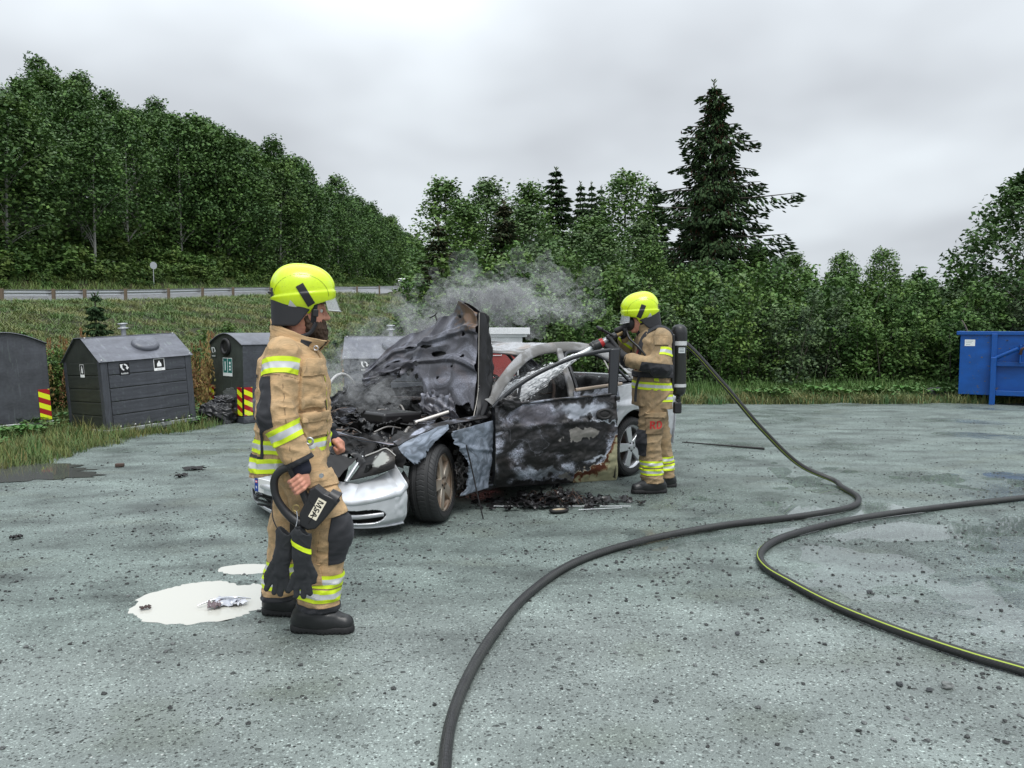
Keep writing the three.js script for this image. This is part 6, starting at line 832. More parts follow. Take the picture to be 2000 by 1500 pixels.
function surfaceNets(f, lo, hi, cell) {
  const n = [0, 1, 2].map((c) => Math.ceil((hi[c] - lo[c]) / cell) + 2), [nx, ny, nz] = n, val = new Float32Array(nx * ny * nz), S = 4, at = (i, j, k) => (k * ny + j) * nx + i;
  const P = (i, c) => lo[c] + (i - 0.5) * cell;
  for (let k = 0; k < nz; k += S) for (let j = 0; j < ny; j += S) for (let i = 0; i < nx; i += S) {
    const m = f(P(i + S / 2, 0), P(j + S / 2, 1), P(k + S / 2, 2)), far = Math.abs(m) > cell * S * 1.5;
    for (let c = k; c < Math.min(nz, k + S); c++) for (let b = j; b < Math.min(ny, j + S); b++) for (let a = i; a < Math.min(nx, i + S); a++) val[at(a, b, c)] = far ? m : f(P(a, 0), P(b, 1), P(c, 2));
  }
  const pos = [], vid = new Int32Array(nx * ny * nz).fill(-1), idx = [];
  for (let k = 0; k < nz - 1; k++) for (let j = 0; j < ny - 1; j++) for (let i = 0; i < nx - 1; i++) {
    let mask = 0; const v = []; for (let q = 0; q < 8; q++) { const d = val[at(i + (q & 1), j + ((q >> 1) & 1), k + (q >> 2))]; v.push(d); if (d < 0) mask |= 1 << q; }
    if (mask === 0 || mask === 255) continue;
    let sx = 0, sy = 0, sz = 0, c = 0;
    for (let q = 0; q < 8; q++) for (const b of [1, 2, 4]) { const r = q | b; if (r === q || (v[q] < 0) === (v[r] < 0)) continue; const t = v[q] / (v[q] - v[r]); sx += (q & 1) + (b === 1 ? t : 0); sy += ((q >> 1) & 1) + (b === 2 ? t : 0); sz += (q >> 2) + (b === 4 ? t : 0); c++; }
    vid[at(i, j, k)] = pos.length / 3; pos.push(P(i, 0) + sx / c * cell, P(j, 1) + sy / c * cell, P(k, 2) + sz / c * cell);
  }
  const quad = (a, b, c, d, flip) => { if (a < 0 || b < 0 || c < 0 || d < 0) return; flip ? idx.push(a, c, b, b, c, d) : idx.push(a, b, c, c, b, d); };
  for (let k = 1; k < nz - 1; k++) for (let j = 1; j < ny - 1; j++) for (let i = 1; i < nx - 1; i++) {
    const s = val[at(i, j, k)] < 0;
    if (s !== val[at(i + 1, j, k)] < 0) quad(vid[at(i, j - 1, k - 1)], vid[at(i, j, k - 1)], vid[at(i, j - 1, k)], vid[at(i, j, k)], !s);
    if (s !== val[at(i, j + 1, k)] < 0) quad(vid[at(i - 1, j, k - 1)], vid[at(i, j, k - 1)], vid[at(i - 1, j, k)], vid[at(i, j, k)], s);
    if (s !== val[at(i, j, k + 1)] < 0) quad(vid[at(i - 1, j - 1, k)], vid[at(i, j - 1, k)], vid[at(i - 1, j, k)], vid[at(i, j, k)], !s);
  }
  const uv = new Float32Array(pos.length / 3 * 2); for (let i = 0; i < pos.length; i += 3) { uv[i / 3 * 2] = (pos[i] + pos[i + 2]) * 6; uv[i / 3 * 2 + 1] = pos[i + 1] * 6; }
  return bgeo(pos, idx, { uv });
}
// the part of a mesh where every given function of (x,y,z,nx,ny,nz) is positive, lifted off it by lift
function patch(g, fns, lift, thick = 0) {
  const p = g.attributes.position.array, n = g.attributes.normal.array, ix = g.index.array, key = new Map(), pos = [], nor = [], idx = [];
  const val = fns.map((f) => { const o = new Float32Array(p.length / 3); for (let i = 0; i < o.length; i++) o[i] = f(p[i * 3], p[i * 3 + 1], p[i * 3 + 2], n[i * 3], n[i * 3 + 1], n[i * 3 + 2]); return o; });
  const put = (v) => { const k = Math.round(v[0] * 2e5) + ',' + Math.round(v[1] * 2e5) + ',' + Math.round(v[2] * 2e5); if (!key.has(k)) { key.set(k, pos.length / 3); const l = Math.hypot(v[3], v[4], v[5]) || 1; pos.push(v[0] + v[3] / l * lift, v[1] + v[4] / l * lift, v[2] + v[5] / l * lift); nor.push(v[3] / l, v[4] / l, v[5] / l); } return key.get(k); };
  for (let t = 0; t < ix.length; t += 3) {
    let poly = [0, 1, 2].map((q) => { const i = ix[t + q]; return [p[i * 3], p[i * 3 + 1], p[i * 3 + 2], n[i * 3], n[i * 3 + 1], n[i * 3 + 2], ...val.map((v) => v[i])]; });
    if (val.some((v, q) => poly.every((w) => w[6 + q] <= 0))) continue;
    for (let q = 0; q < fns.length && poly.length; q++) { const out = []; for (let a = 0; a < poly.length; a++) { const A = poly[a], B = poly[(a + 1) % poly.length], x = A[6 + q], y = B[6 + q]; if (x > 0) out.push(A); if (x > 0 !== y > 0) { const s = x / (x - y); out.push(A.map((c, m) => c + (B[m] - c) * s)); } } poly = out; }
    if (poly.length < 3) continue;
    const id = poly.map(put); for (let a = 1; a < id.length - 1; a++) if (id[0] !== id[a] && id[a] !== id[a + 1] && id[0] !== id[a + 1]) idx.push(id[0], id[a], id[a + 1]);
  }
  const uv = []; for (let i = 0; i < pos.length; i += 3) uv.push((pos[i] + pos[i + 2]) * 6, pos[i + 1] * 6);
  const o = bgeo(pos, idx, { normal: nor, uv }); return thick ? thicken(o, thick) : o;
}
const ridge = (x, y, z) => { const k = 1 - Math.abs(n3(x, y, z)); return k * k * k; };
const cloth = (r, g, b, seed) => phys(0xffffff, 0.86, { sheen: 0.25, sheenColor: rgb(0.6, 0.5, 0.4), sheenRoughness: 0.6, map: fnTex(512, 512, (u, v) => { const w = 0.5 + 0.25 * Math.sin(u * 804) + 0.25 * Math.sin(v * 804), d = tnoise(u, v, 3, seed), e = tnoise(u, v, 17, seed + 2), k = 0.93 + 0.05 * w + 0.11 * d + 0.07 * e; return [r * k, g * k * (1 - 0.02 * d), b * k * (1 - 0.04 * d)]; }), bumpMap: fnTex(512, 512, (u, v) => { const w = 0.5 + 0.25 * Math.sin(u * 804) + 0.25 * Math.sin(v * 804), a = 1 - Math.abs(tnoise(u, v, 4.2, seed)) * 2.2, b = 1 - Math.abs(tnoise(u, v, 9, seed + 5)) * 2.4, k = 0.25 * w + 0.30 * Math.max(0, a) ** 1.5 + 0.12 * Math.max(0, b) ** 1.5; return [k, k, k]; }, { data: true }), bumpScale: 0.0021 });
const M_tan = cloth(0.77, 0.645, 0.485, 1), M_tanB = cloth(0.63, 0.54, 0.415, 5), M_blackCloth = phys(rgb(0.022, 0.023, 0.027), 0.8, { sheen: 0.3, sheenColor: rgb(0.3, 0.3, 0.35) }), M_lime = std(rgb(0.66, 0.84, 0.02), 0.55), M_reflect = std(rgb(0.58, 0.59, 0.60), 0.42, { metalness: 0.1 }), M_helmet = phys(rgb(0.66, 0.88, 0.008), 0.28, { map: fnTex(512, 512, (u, v) => { const sc = sstep(0.52, 0.75, tnoise(u, v * 5, 9, 3)) * sstep(0.1, 0.5, tnoise(u, v, 3, 8)), k = 0.97 + 0.03 * tnoise(u, v, 6); return mixc([k, k, k], [0.55, 0.55, 0.9], sc * 0.7); }), clearcoat: 0.5, clearcoatRoughness: 0.15 }), M_skin = phys(0xffffff, 0.5, { map: fnTex(128, 128, (u, v) => { const d = tnoise(u, v, 8), e = tnoise(u, v, 30, 4); return [0.80 + 0.05 * d, 0.56 + 0.05 * d + 0.03 * e, 0.47 + 0.04 * d]; }) }), M_hair = std(rgb(0.06, 0.035, 0.022), 0.85), M_rubber = phys(rgb(0.016, 0.017, 0.018), 0.38), M_sole = std(rgb(0.012, 0.012, 0.013), 0.7), M_blackPlastic = phys(rgb(0.018, 0.018, 0.02), 0.4), M_clear = phys(rgb(0.95, 0.97, 0.98), 0.05, { transmission: 1, thickness: 0, ior: 1.45 });
const boxOf = (pts, pad) => [[0, 1, 2].map((c) => Math.min(...pts.map((p) => p[c])) - pad), [0, 1, 2].map((c) => Math.max(...pts.map((p) => p[c])) + pad)];
// lime, silver and lime stripes round a limb between distances a and b along t(x,y,z)
function hiVis(parent, g, t, a, b, where, name = 'reflective_band') {
  const h = b - a, y = 0.30; const cut = (lo, hi) => [(x, Y, z) => t(x, Y, z) - lo, (x, Y, z) => hi - t(x, Y, z), ...where];
  const band = part(parent, name, patch(g, cut(a + h * y, b - h * y), 0.004), M_reflect);
  part(parent, 'lime_band', patch(g, cut(a, a + h * y), 0.0042), M_lime); part(parent, 'lime_band', patch(g, cut(b - h * y, b), 0.0042), M_lime); return band;
}
const axis = (a, b) => { const d = [b[0] - a[0], b[1] - a[1], b[2] - a[2]], l = Math.hypot(...d); return (x, y, z) => ((x - a[0]) * d[0] + (y - a[1]) * d[1] + (z - a[2]) * d[2]) / l; };
function mesh(parent, name, f, lo, hi, cell, m) { return part(parent, name, surfaceNets(f, lo, hi, cell), m); }
// boot: shaft, foot and a lugged sole; heel at h, toe direction d (unit, in the ground plane)
function boot(parent, ankle, heel, toe, y0) {
  const g = new THREE.Group(); g.name = 'boot'; parent.add(g);
  const H = [heel[0], y0 + 0.055, heel[2]], T = [toe[0], y0 + 0.048, toe[2]], M = [lerp(heel[0], toe[0], 0.55), y0 + 0.07, lerp(heel[2], toe[2], 0.55)], A = [lerp(heel[0], toe[0], 0.20), y0 + 0.10, lerp(heel[2], toe[2], 0.20)];
  const up = joined([capsule([ankle[0], y0 + 0.26, ankle[2]], A, 0.066, 0.058), capsule(A, M, 0.058, 0.05), capsule(M, T, 0.052, 0.046), capsule(H, M, 0.047, 0.05)], 0.05), f = (x, y, z) => Math.max(up(x, y, z) - 0.004 * ridge(x * 9, y * 22, z * 9) * sstep(y0 + 0.06, y0 + 0.12, y), y0 + 0.022 - y), [lo, hi] = boxOf([H, T, [ankle[0], y0 + 0.28, ankle[2]]], 0.09);
  mesh(g, 'upper', f, lo, hi, 0.007, M_rubber);
  const so = joined([capsule([H[0], y0 + 0.02, H[2]], [M[0], y0 + 0.02, M[2]], 0.052, 0.055), capsule([M[0], y0 + 0.02, M[2]], [T[0], y0 + 0.02, T[2]], 0.057, 0.05)], 0.02), ax = axis(H, T);
  mesh(g, 'sole', (x, y, z) => Math.max(so(x, y, z), y - y0 - 0.04, y0 - y) + (y < y0 + 0.014 && ((ax(x, y, z) * 40) % 1 + 1) % 1 < 0.3 ? 0.006 : 0), lo, hi, 0.006, M_sole);
}
// fingers as chains of joints, each its own capsule run
function handField(palm, fingers) { const parts = []; const pk = joined(palm.map((q) => capsule(q[0], q[1], q[2], q[3])), 0.018); for (const f of fingers) { const seg = []; for (let i = 0; i < f.p.length - 1; i++) seg.push(capsule(f.p[i], f.p[i + 1], f.r[i], f.r[i + 1])); parts.push(joined(seg, 0.004)); } return (x, y, z) => { let d = pk(x, y, z); for (const q of parts) d = smin(d, q(x, y, z), 0.006); return d; }; }
// helmet from its side outline: a domed solid cut along the brow and ear line
function helmet(parent, C, o = {}) {
  const g = new THREE.Group(); g.name = 'helmet'; g.position.set(...C); if (o.turn) g.rotation.set(...o.turn); if (o.scale) g.scale.setScalar(o.scale); parent.add(g);
  // local: x forward; dome about the origin
  const dome = (x, y, z) => { const fx = x > 0 ? 0.198 : 0.150, k = Math.pow(Math.pow(Math.abs(x / fx), 2.3) + Math.pow(Math.abs((y + 0.02) / 0.150), 2.2) + Math.pow(Math.abs(z / 0.138), 2.2), 1 / 2.25); return (k - 1) * 0.138 - 0.005 * sstep(0.045, 0.035, Math.abs(z)) * sstep(-0.02, 0.03, y) - 0.006 * sstep(-0.03, -0.045, y - x * 0.12) ; };
  // lower edge: from the nape, down to the ear point, up to the brow
  const edge = (x) => { const pts = [[-0.20, -0.075], [-0.145, -0.078], [-0.04, -0.118], [0.035, -0.158], [0.062, -0.150], [0.092, -0.098], [0.15, -0.080], [0.24, -0.055]]; let i = 0; while (i < pts.length - 2 && x > pts[i + 1][0]) i++; const t = clamp((x - pts[i][0]) / (pts[i + 1][0] - pts[i][0])); return lerp(pts[i][1], pts[i + 1][1], t); };
  const inner = (x, y, z) => dome(x, y, z) + 0.016, f = (x, y, z) => Math.max(dome(x, y, z), -inner(x, y, z), (edge(x) - y) * 0.8);
  const sh = surfaceNets(f, [-0.18, -0.18, -0.16], [0.23, 0.16, 0.16], 0.0048); part(g, 'shell', sh, M_helmet);
  const slab = (s) => patch(sh, [(x, y, z) => z * s - 0.04, (x, y) => 0.022 - Math.abs((x - 0.045) * 0.87 + (y + 0.045) * 0.5), (x, y) => 0.062 - Math.abs((x - 0.045) * -0.5 + (y + 0.045) * 0.87), (x, y, z, a, b, c) => c * s], 0.004, 0.004);
  for (const s of [-1, 1]) { part(g, 'side_clip', slab(s), M_blackPlastic); part(g, 'side_badge', patch(sh, [(x, y, z) => z * s - 0.04, (x, y) => y + 0.128, (x, y) => x + 0.055 - (y + 0.128) * 0.35 - 0.0, (x, y) => 0.012 - x - (y + 0.128) * 0.85, (x, y, z, a, b, c) => c * s], 0.002), M_reflect); part(g, 'shell_line', patch(sh, [(x, y, z) => z * s - 0.02, (x, y) => 0.0016 - Math.abs(Math.hypot((x - 0.02) / 1.25, y + 0.05) - 0.118) , (x, y) => y + 0.05, (x, y, z, a, b, c) => c * s + 0.15], 0.0008), std(rgb(0.30, 0.40, 0.01), 0.5)); }
  part(g, 'rear_notch', box(0.03, 0.012, 0.11, -0.146, -0.030, 0, 0.004), M_blackPlastic);
  const neck = (x, y, z) => { const k = Math.pow(Math.abs((x + 0.015) / 0.128) ** 2.4 + Math.abs(z / 0.118) ** 2.4, 1 / 2.4), d = (k - 1) * 0.11; return Math.max(Math.abs(d) - 0.006, y - 0.0, -0.215 + 0.10 * sstep(-0.02, 0.09, x) - y, x - 0.075 - (z * z) * 0 - 0.0); };
  mesh(g, 'neck_guard', neck, [-0.16, -0.23, -0.14], [0.12, 0.02, 0.14], 0.006, M_blackCloth);
  mesh(g, 'liner', (x, y, z) => Math.max(Math.abs(dome(x, y, z) + 0.024) - 0.006, (edge(x) - y) - 0.004), [-0.18, -0.18, -0.16], [0.22, 0.14, 0.16], 0.007, M_blackCloth);
  if (o.visor) { const vp = (a, v) => { const r = lerp(0.178, 0.205, v); return [Math.cos(a) * r * 1.08 + 0.010, lerp(-0.050, -0.118 - 0.014 * Math.cos(a), v), Math.sin(a) * r * 0.72]; }; part(g, 'visor', thicken(sheet(40, 12, (u, v) => vp(lerp(-0.8, 0.8, u), v)), 0.003), phys(rgb(0.85, 0.87, 0.88), 0.12, { transmission: 0.8, thickness: 0 })); part(g, 'visor_rim', tube(Array.from({ length: 13 }, (_, k) => vp(lerp(-0.8, 0.8, k / 12), 1)), 0.003, 50, 6), phys(rgb(0.55, 0.56, 0.56), 0.3)); }
  return g;
}
function face(parent, C, o = {}) {
  const g = new THREE.Group(); g.name = 'head'; g.position.set(...C); if (o.turn) g.rotation.set(...o.turn); parent.add(g);
  const sk = joined([ball([-0.012, 0.03, 0], [0.098, 0.105, 0.076]), ball([0.03, -0.045, 0], [0.070, 0.085, 0.062]), capsule([-0.03, -0.04, 0], [-0.05, -0.17, 0], 0.062, 0.066)], 0.04), nose = joined([capsule([0.092, 0.012, 0], [0.116, -0.028, 0], 0.008, 0.012), ball([0.108, -0.034, 0], [0.014, 0.009, 0.018])], 0.012), brow = capsule([0.086, 0.024, -0.03], [0.086, 0.024, 0.03], 0.010, 0.010), lip = joined([capsule([0.094, -0.060, -0.018], [0.094, -0.060, 0.018], 0.006, 0.006), capsule([0.092, -0.070, -0.015], [0.092, -0.070, 0.015], 0.007, 0.007)], 0.006), chin = ball([0.078, -0.10, 0], [0.026, 0.024, 0.030]);
  const ear = (s) => ball([-0.012, -0.012, s * 0.078], [0.022, 0.034, 0.012]), eye = (s) => ball([0.088, 0.004, s * 0.031], [0.016, 0.012, 0.018]);
  const e1 = ear(1), e2 = ear(-1), y1 = eye(1), y2 = eye(-1), f = (x, y, z) => { let d = smin(smin(smin(sk(x, y, z), nose(x, y, z), 0.014), brow(x, y, z), 0.018), chin(x, y, z), 0.02); d = smin(d, lip(x, y, z), 0.006); d = smin(d, Math.min(e1(x, y, z), e2(x, y, z)), 0.008); return -smin(-d, Math.min(y1(x, y, z), y2(x, y, z)), 0.006); };
  mesh(g, 'face', f, [-0.13, -0.2, -0.1], [0.14, 0.15, 0.1], 0.0045, M_skin);
  for (const s of [-1, 1]) { const e = part(g, 'eye', new THREE.SphereGeometry(0.0125, 16, 12).translate(0.078, 0.004, s * 0.031), std(rgb(0.7, 0.68, 0.66), 0.2)); part(e, 'iris', new THREE.SphereGeometry(0.0062, 12, 8).translate(0.0855, 0.003, s * 0.0315), std(rgb(0.05, 0.035, 0.025), 0.2)); }
  if (o.beard) { const b0 = joined([ball([0.045, -0.085, 0], [0.066, 0.060, 0.066]), ball([0.085, -0.125, 0], [0.034, 0.05, 0.036]), capsule([0.088, -0.052, -0.022], [0.088, -0.052, 0.022], 0.011, 0.011), capsule([0.0, -0.02, 0.070], [0.03, -0.09, 0.060], 0.012, 0.018), capsule([0.0, -0.02, -0.070], [0.03, -0.09, -0.060], 0.012, 0.018)], 0.02); mesh(g, 'beard', (x, y, z) => Math.max(b0(x, y, z) + 0.006 * n3(x * 70, y * 38, z * 70), y + 0.038 - (x > 0.08 ? 0 : (0.08 - x) * 0.25)), [-0.06, -0.2, -0.1], [0.15, 0.02, 0.1], 0.0045, M_hair); }
  return g;
}
// ===== the firefighter who stands watching =====
{
  const at = survey(591, 1213), W = thing('person', 'bearded firefighter in tan turnout gear and lime helmet standing with a camera in hand', 'person', [at[0], 0, at[2]], 0);
  const SR = [-0.015, 1.452, 0.205], ER = [-0.03, 1.15, 0.292], WR = [0.082, 0.915, 0.285], SL = [-0.015, 1.452, -0.205], EL = [-0.075, 1.17, -0.29], WL = [0.105, 0.985, -0.225];
  const trunk = trunkField([[0.70, -0.065, 0.192, 0.235], [0.86, -0.045, 0.192, 0.236], [1.0, -0.028, 0.180, 0.23], [1.15, -0.025, 0.176, 0.232], [1.30, -0.022, 0.172, 0.236], [1.40, -0.025, 0.165, 0.232], [1.47, -0.025, 0.130, 0.185], [1.535, -0.012, 0.088, 0.11]]);
  const armR = joined([capsule(SR, ER, 0.088, 0.075), capsule(ER, WR, 0.075, 0.066)], 0.05), armL = joined([capsule(SL, EL, 0.088, 0.075), capsule(EL, WL, 0.075, 0.062)], 0.05), arms = (x, y, z) => Math.min(armR(x, y, z), armL(x, y, z));
  const fR = axis(ER, WR), fL = axis(EL, WL), uR = axis(SR, ER), uL = axis(SL, EL), hem = (x) => 0.795 + (x + 0.26) * 0.25;
  const coat = (x, y, z) => { let d = smin(trunk(x, y, z), arms(x, y, z), 0.045); if (d > 0.08) return d; const fold = 0.010 * ridge(x * 5 + 3, y * 2.3, z * 5) * sstep(1.42, 1.2, y) + 0.009 * ridge(x * 3.5, y * 8 + x * 3, z * 3.5) * sstep(0.30, 0.06, Math.abs(y - 1.12)) + 0.006 * ridge(x * 6 + y * 4, y * 7, z * 6 + 2) + 0.003 * n3(x * 17, y * 17, z * 17); d -= fold - 0.006; d = Math.max(d, hem(x) - y); if (z > 0.21 || arms(x, y, z) < trunk(x, y, z)) { if (z > 0) d = Math.max(d, fR(x, y, z) - 0.262); else d = Math.max(d, fL(x, y, z) - 0.262); } return d; };
  const jk = surfaceNets(coat, [-0.32, 0.74, -0.42], [0.28, 1.60, 0.42], 0.0072), onArm = (s) => [(x, y, z) => trunk(x, y, z) - (s > 0 ? armR : armL)(x, y, z) - 0.012, (x, y, z) => z * s - 0.08], onTrunk = [(x, y, z) => arms(x, y, z) - trunk(x, y, z) - 0.004];
  const jacket = part(W, 'jacket', jk, M_tan);
  for (const [s, u, f] of [[1, uR, fR], [-1, uL, fL]]) {
    hiVis(jacket, jk, (x, y, z) => u(x, y, z) + 0.12 * (x + 0.02), 0.035, 0.118, [...onArm(s), (x, y, z) => 0.26 - u(x, y, z)]); hiVis(jacket, jk, f, 0.058, 0.140, onArm(s));
    part(jacket, 'cuff', patch(jk, [(x, y, z) => f(x, y, z) - 0.238, ...onArm(s)], 0.004), M_blackCloth);
    part(jacket, 'elbow_patch', patch(jk, [(x, y, z) => u(x, y, z) - 0.135, (x, y, z) => 0.045 - f(x, y, z), (x, y, z) => -0.028 - x - 0.10 * (y - 1.2), ...onArm(s)], 0.004), M_blackCloth);
    part(jacket, 'seam', patch(jk, [(x, y, z) => 0.0022 - Math.abs(u(x, y, z) - 0.128), ...onArm(s)], 0.0012), M_tanSeam()); part(jacket, 'seam', patch(jk, [(x, y, z) => 0.0018 - Math.abs(x - 0.030 + 0.12 * (y - 1.2)), (x, y, z) => u(x, y, z) - 0.13, ...onArm(s)], 0.0012), M_tanSeam());
  }
  hiVis(jacket, jk, (x, y) => y, 0.945, 1.012, onTrunk); hiVis(jacket, jk, (x, y) => y - 0.06 * (x + 0.2), 0.842, 0.915, [...onTrunk, (x) => 0.05 - x]);
  const line = (fns) => part(jacket, 'piping', patch(jk, [...fns, ...onTrunk, (x, y, z) => Math.abs(z) - 0.05], 0.005), M_blackCloth);
  line([(x) => 0.008 - Math.abs(x + 0.125), (x, y) => y - 0.925, (x, y) => 1.105 - y]); line([(x, y) => 0.007 - Math.abs(y - 1.105), (x) => -0.117 - x]); line([(x, y) => 0.007 - Math.abs(y - 0.927), (x) => -0.117 - x]); line([(x, y) => 0.008 - Math.abs(y - 1.335), (x) => -0.15 - x]);
  part(jacket, 'zip_flap', patch(jk, [(x, y, z) => 0.028 - Math.abs(z - 0.005), (x) => x, (x, y) => 1.46 - y], 0.007, 0.006), M_tan); part(jacket, 'piping', patch(jk, [(x, y, z) => 0.0045 - Math.abs(z - 0.034), (x) => x, (x, y) => 1.42 - y], 0.005), M_lime); part(jacket, 'piping', patch(jk, [(x, y, z) => 0.006 - Math.abs(z - 0.046), (x) => x, (x, y) => 1.42 - y], 0.004), M_blackCloth);
  // chest and hip pockets with flaps
  const pocket = (x0, x1, y0, y1, lift, name) => part(jacket, name, patch(jk, [(x) => x - x0, (x) => x1 - x, (x, y) => y - y0, (x, y) => y1 - y, (x, y, z) => z - 0.06, ...onTrunk], lift, lift), M_tan);
  pocket(0.045, 0.152, 1.175, 1.375, 0.016, 'chest_pocket'); pocket(0.035, 0.160, 1.335, 1.415, 0.024, 'pocket_flap'); pocket(-0.02, 0.168, 1.025, 1.125, 0.012, 'hip_pocket'); pocket(-0.025, 0.170, 1.105, 1.148, 0.018, 'pocket_flap');
  part(jacket, 'seam', patch(jk, [(x, y) => 0.002 - Math.abs(y - 1.155 - 0.05 * x), ...onTrunk], 0.0015), M_tanSeam()); part(jacket, 'seam', patch(jk, [(x, y) => 0.002 - Math.abs(y - hem(x) - 0.022), ...onTrunk], 0.0015), M_tanSeam());
  // standing collar, open at the throat
  const ring = (a) => [Math.cos(a), Math.sin(a)], colF = (off, up) => (u, v) => { const a = lerp(0.34, Math.PI * 2 - 0.34, u), [c, s] = ring(a), front = Math.max(0, c) ** 2, low = 1.475 - 0.035 * front, top = 1.625 - 0.115 * (c * 0.5 + 0.5) + up, rx = lerp(0.105, 0.112 + 0.072 * front, v) + off, rz = lerp(0.118, 0.102, v) + off; return [-0.018 + c * rx + 0.012 * v + 0.006 * n2(u * 9, v * 3), lerp(low, top, v), s * rz]; };
  part(jacket, 'collar', thicken(sheet(70, 14, colF(0.006, 0)), 0.008), M_tan); part(jacket, 'collar_lining', thicken(sheet(70, 12, colF(-0.010, -0.006)), 0.006), M_blackCloth);
  part(jacket, 'collar_tab', thicken(sheet(10, 6, (u, v) => { const p = colF(0.013, 0)(lerp(0.075, 0.135, u), lerp(0.18, 0.72, v)); return p; }), 0.004), M_blackCloth); part(jacket, 'collar_ring', new THREE.TorusGeometry(0.011, 0.003, 8, 20).translate(0.125, 1.475, 0.10), M_chrome);
  part(jacket, 'snap_hook', new THREE.TorusGeometry(0.017, 0.006, 8, 20).translate(0.115, 1.012, 0.222), M_galv);
  // trousers
  const HR = [0.005, 0.93, 0.098], KR = [0.188, 0.535, 0.125], AR = [0.108, 0.10, 0.122], HL = [-0.005, 0.93, -0.098], KL = [-0.088, 0.50, -0.112], AL = [-0.152, 0.09, -0.112];
  const legR = joined([capsule(HR, KR, 0.134, 0.106), capsule(KR, AR, 0.10, 0.106)], 0.05), legL = joined([capsule(HL, KL, 0.130, 0.102), capsule(KL, AL, 0.098, 0.104)], 0.05), seat = ball([-0.03, 0.94, 0], [0.185, 0.17, 0.225]);
  const slacks = (x, y, z) => { let d = smin(legR(x, y, z), legL(x, y, z), 0.025); d = smin(d, seat(x, y, z), 0.05); if (d > 0.08) return d; d -= 0.011 * ridge(x * 3 + z, y * 8.5 - x * 4, z * 3) * sstep(0.98, 0.75, y) + 0.009 * ridge(x * 4 + 7, y * 15 + x * 3, z * 4) * (sstep(0.22, 0.05, Math.abs(y - 0.16)) + 0.6 * sstep(0.14, 0.02, Math.abs(y - 0.46))) + 0.003 * n3(x * 15, y * 15, z * 15) - 0.006; return Math.max(d, 0.098 + 0.03 * (x < -0.02 ? 0 : 1) - 0.10 * (x - 0.1) * (x < -0.02 ? 0 : 1) - y, y - 1.02); };
  const tg = surfaceNets(slacks, [-0.34, 0.06, -0.30], [0.36, 1.06, 0.30], 0.0075), trousers = part(W, 'trousers', tg, M_tan), isR = (x, y, z) => legL(x, y, z) - legR(x, y, z), isL = (x, y, z) => -isR(x, y, z);
  for (const [w, k] of [[isR, 0.012], [isL, -0.012]]) { const t = (x, y) => y + (w === isR ? 0.10 * (x - 0.1) : 0.03 * x) - k; hiVis(trousers, tg, t, 0.248, 0.316, [w]); hiVis(trousers, tg, t, 0.172, 0.240, [w]); part(trousers, 'hem', patch(tg, [(x, y) => 0.128 + (w === isR ? 0.03 - 0.10 * (x - 0.1) : -0.002) - y, w], 0.004), M_blackCloth); }
  part(trousers, 'knee_patch', patch(tg, [isR, (x, y) => x - 0.205 - 0.55 * Math.max(0, 0.5 - y) * -0.35 - 0.10 * Math.abs(y - 0.52), (x, y) => y - 0.375, (x, y) => 0.640 - y], 0.006, 0.005), M_blackCloth); part(trousers, 'knee_patch', patch(tg, [isL, (x, y) => x + 0.06, (x, y) => y - 0.36, (x, y) => 0.60 - y], 0.006, 0.005), M_blackCloth);
  const tp = (fns, lift, name) => part(trousers, name, patch(tg, [isR, (x, y, z) => z - 0.10, ...fns], lift, lift), M_tan);
  tp([(x, y) => y - 0.60 - 0.15 * (x - 0.1), (x, y) => 0.80 - y, (x) => x + 0.0, (x, y) => 0.275 - x - 0.2 * Math.max(0, y - 0.62)], 0.014, 'thigh_pocket'); tp([(x, y) => y - 0.775 + 0.08 * (x - 0.1), (x, y) => 0.850 - y, (x) => x + 0.005, (x, y) => 0.270 - x - 0.2 * (y - 0.62)], 0.022, 'pocket_flap');
  part(trousers, 'seam', patch(tg, [isR, (x, y, z) => z - 0.1, (x, y) => 0.0018 - Math.abs(x - 0.155 - 0.16 * (y - 0.5)), (x, y) => 0.6 - y, (x, y) => y - 0.33], 0.0012), M_tanSeam()); part(trousers, 'snap', new THREE.CylinderGeometry(0.012, 0.012, 0.008, 16).rotateX(Math.PI / 2).translate(0.175, 0.84, 0.236), M_chrome);
  part(trousers, 'shin_patch', patch(tg, [isR, (x, y, z) => z - 0.10, (x, y) => y - 0.268 - 0.12 * (x - 0.1), (x, y) => 0.385 - y, (x) => x - 0.055, (x, y) => 0.165 - x - 0.1 * (y - 0.3)], 0.007, 0.006), M_tan);
  boot(W, [AR[0], 0, AR[2]], [0.022, 0, 0.128], [0.262, 0, 0.150], 0); boot(W, [AL[0], 0, AL[2]], [-0.205, 0, -0.112], [0.03, 0, -0.10], 0);
  // head and helmet
  const hd = face(W, [0.048, 1.668, 0], { beard: true, turn: [0, 0.22, -0.06] }); helmet(W, [0.014, 1.788, 0], { visor: true, turn: [0, 0.2, 0], scale: 0.93 });
  part(hd, 'chin_strap', thicken(sheet(30, 3, (u, v) => { const a = lerp(-1.55, 1.55, u); return [0.052 - 0.012 * Math.cos(a) + lerp(-0.014, 0.014, v), 0.07 - Math.cos(a) * 0.215 + 0.03 * 0, Math.sin(a) * 0.088]; }), 0.004), M_blackCloth); part(hd, 'strap_buckle', new RoundedBoxGeometry(0.028, 0.038, 0.012, 2, 0.005).translate(0.055, -0.01, 0.094), M_blackPlastic);
  part(hd, 'throat_strap', tube([[0.06, -0.06, 0.088], [0.03, -0.115, 0.084], [-0.03, -0.135, 0.082], [-0.07, -0.12, 0.085]], 0.010, 20, 8), M_blackCloth);
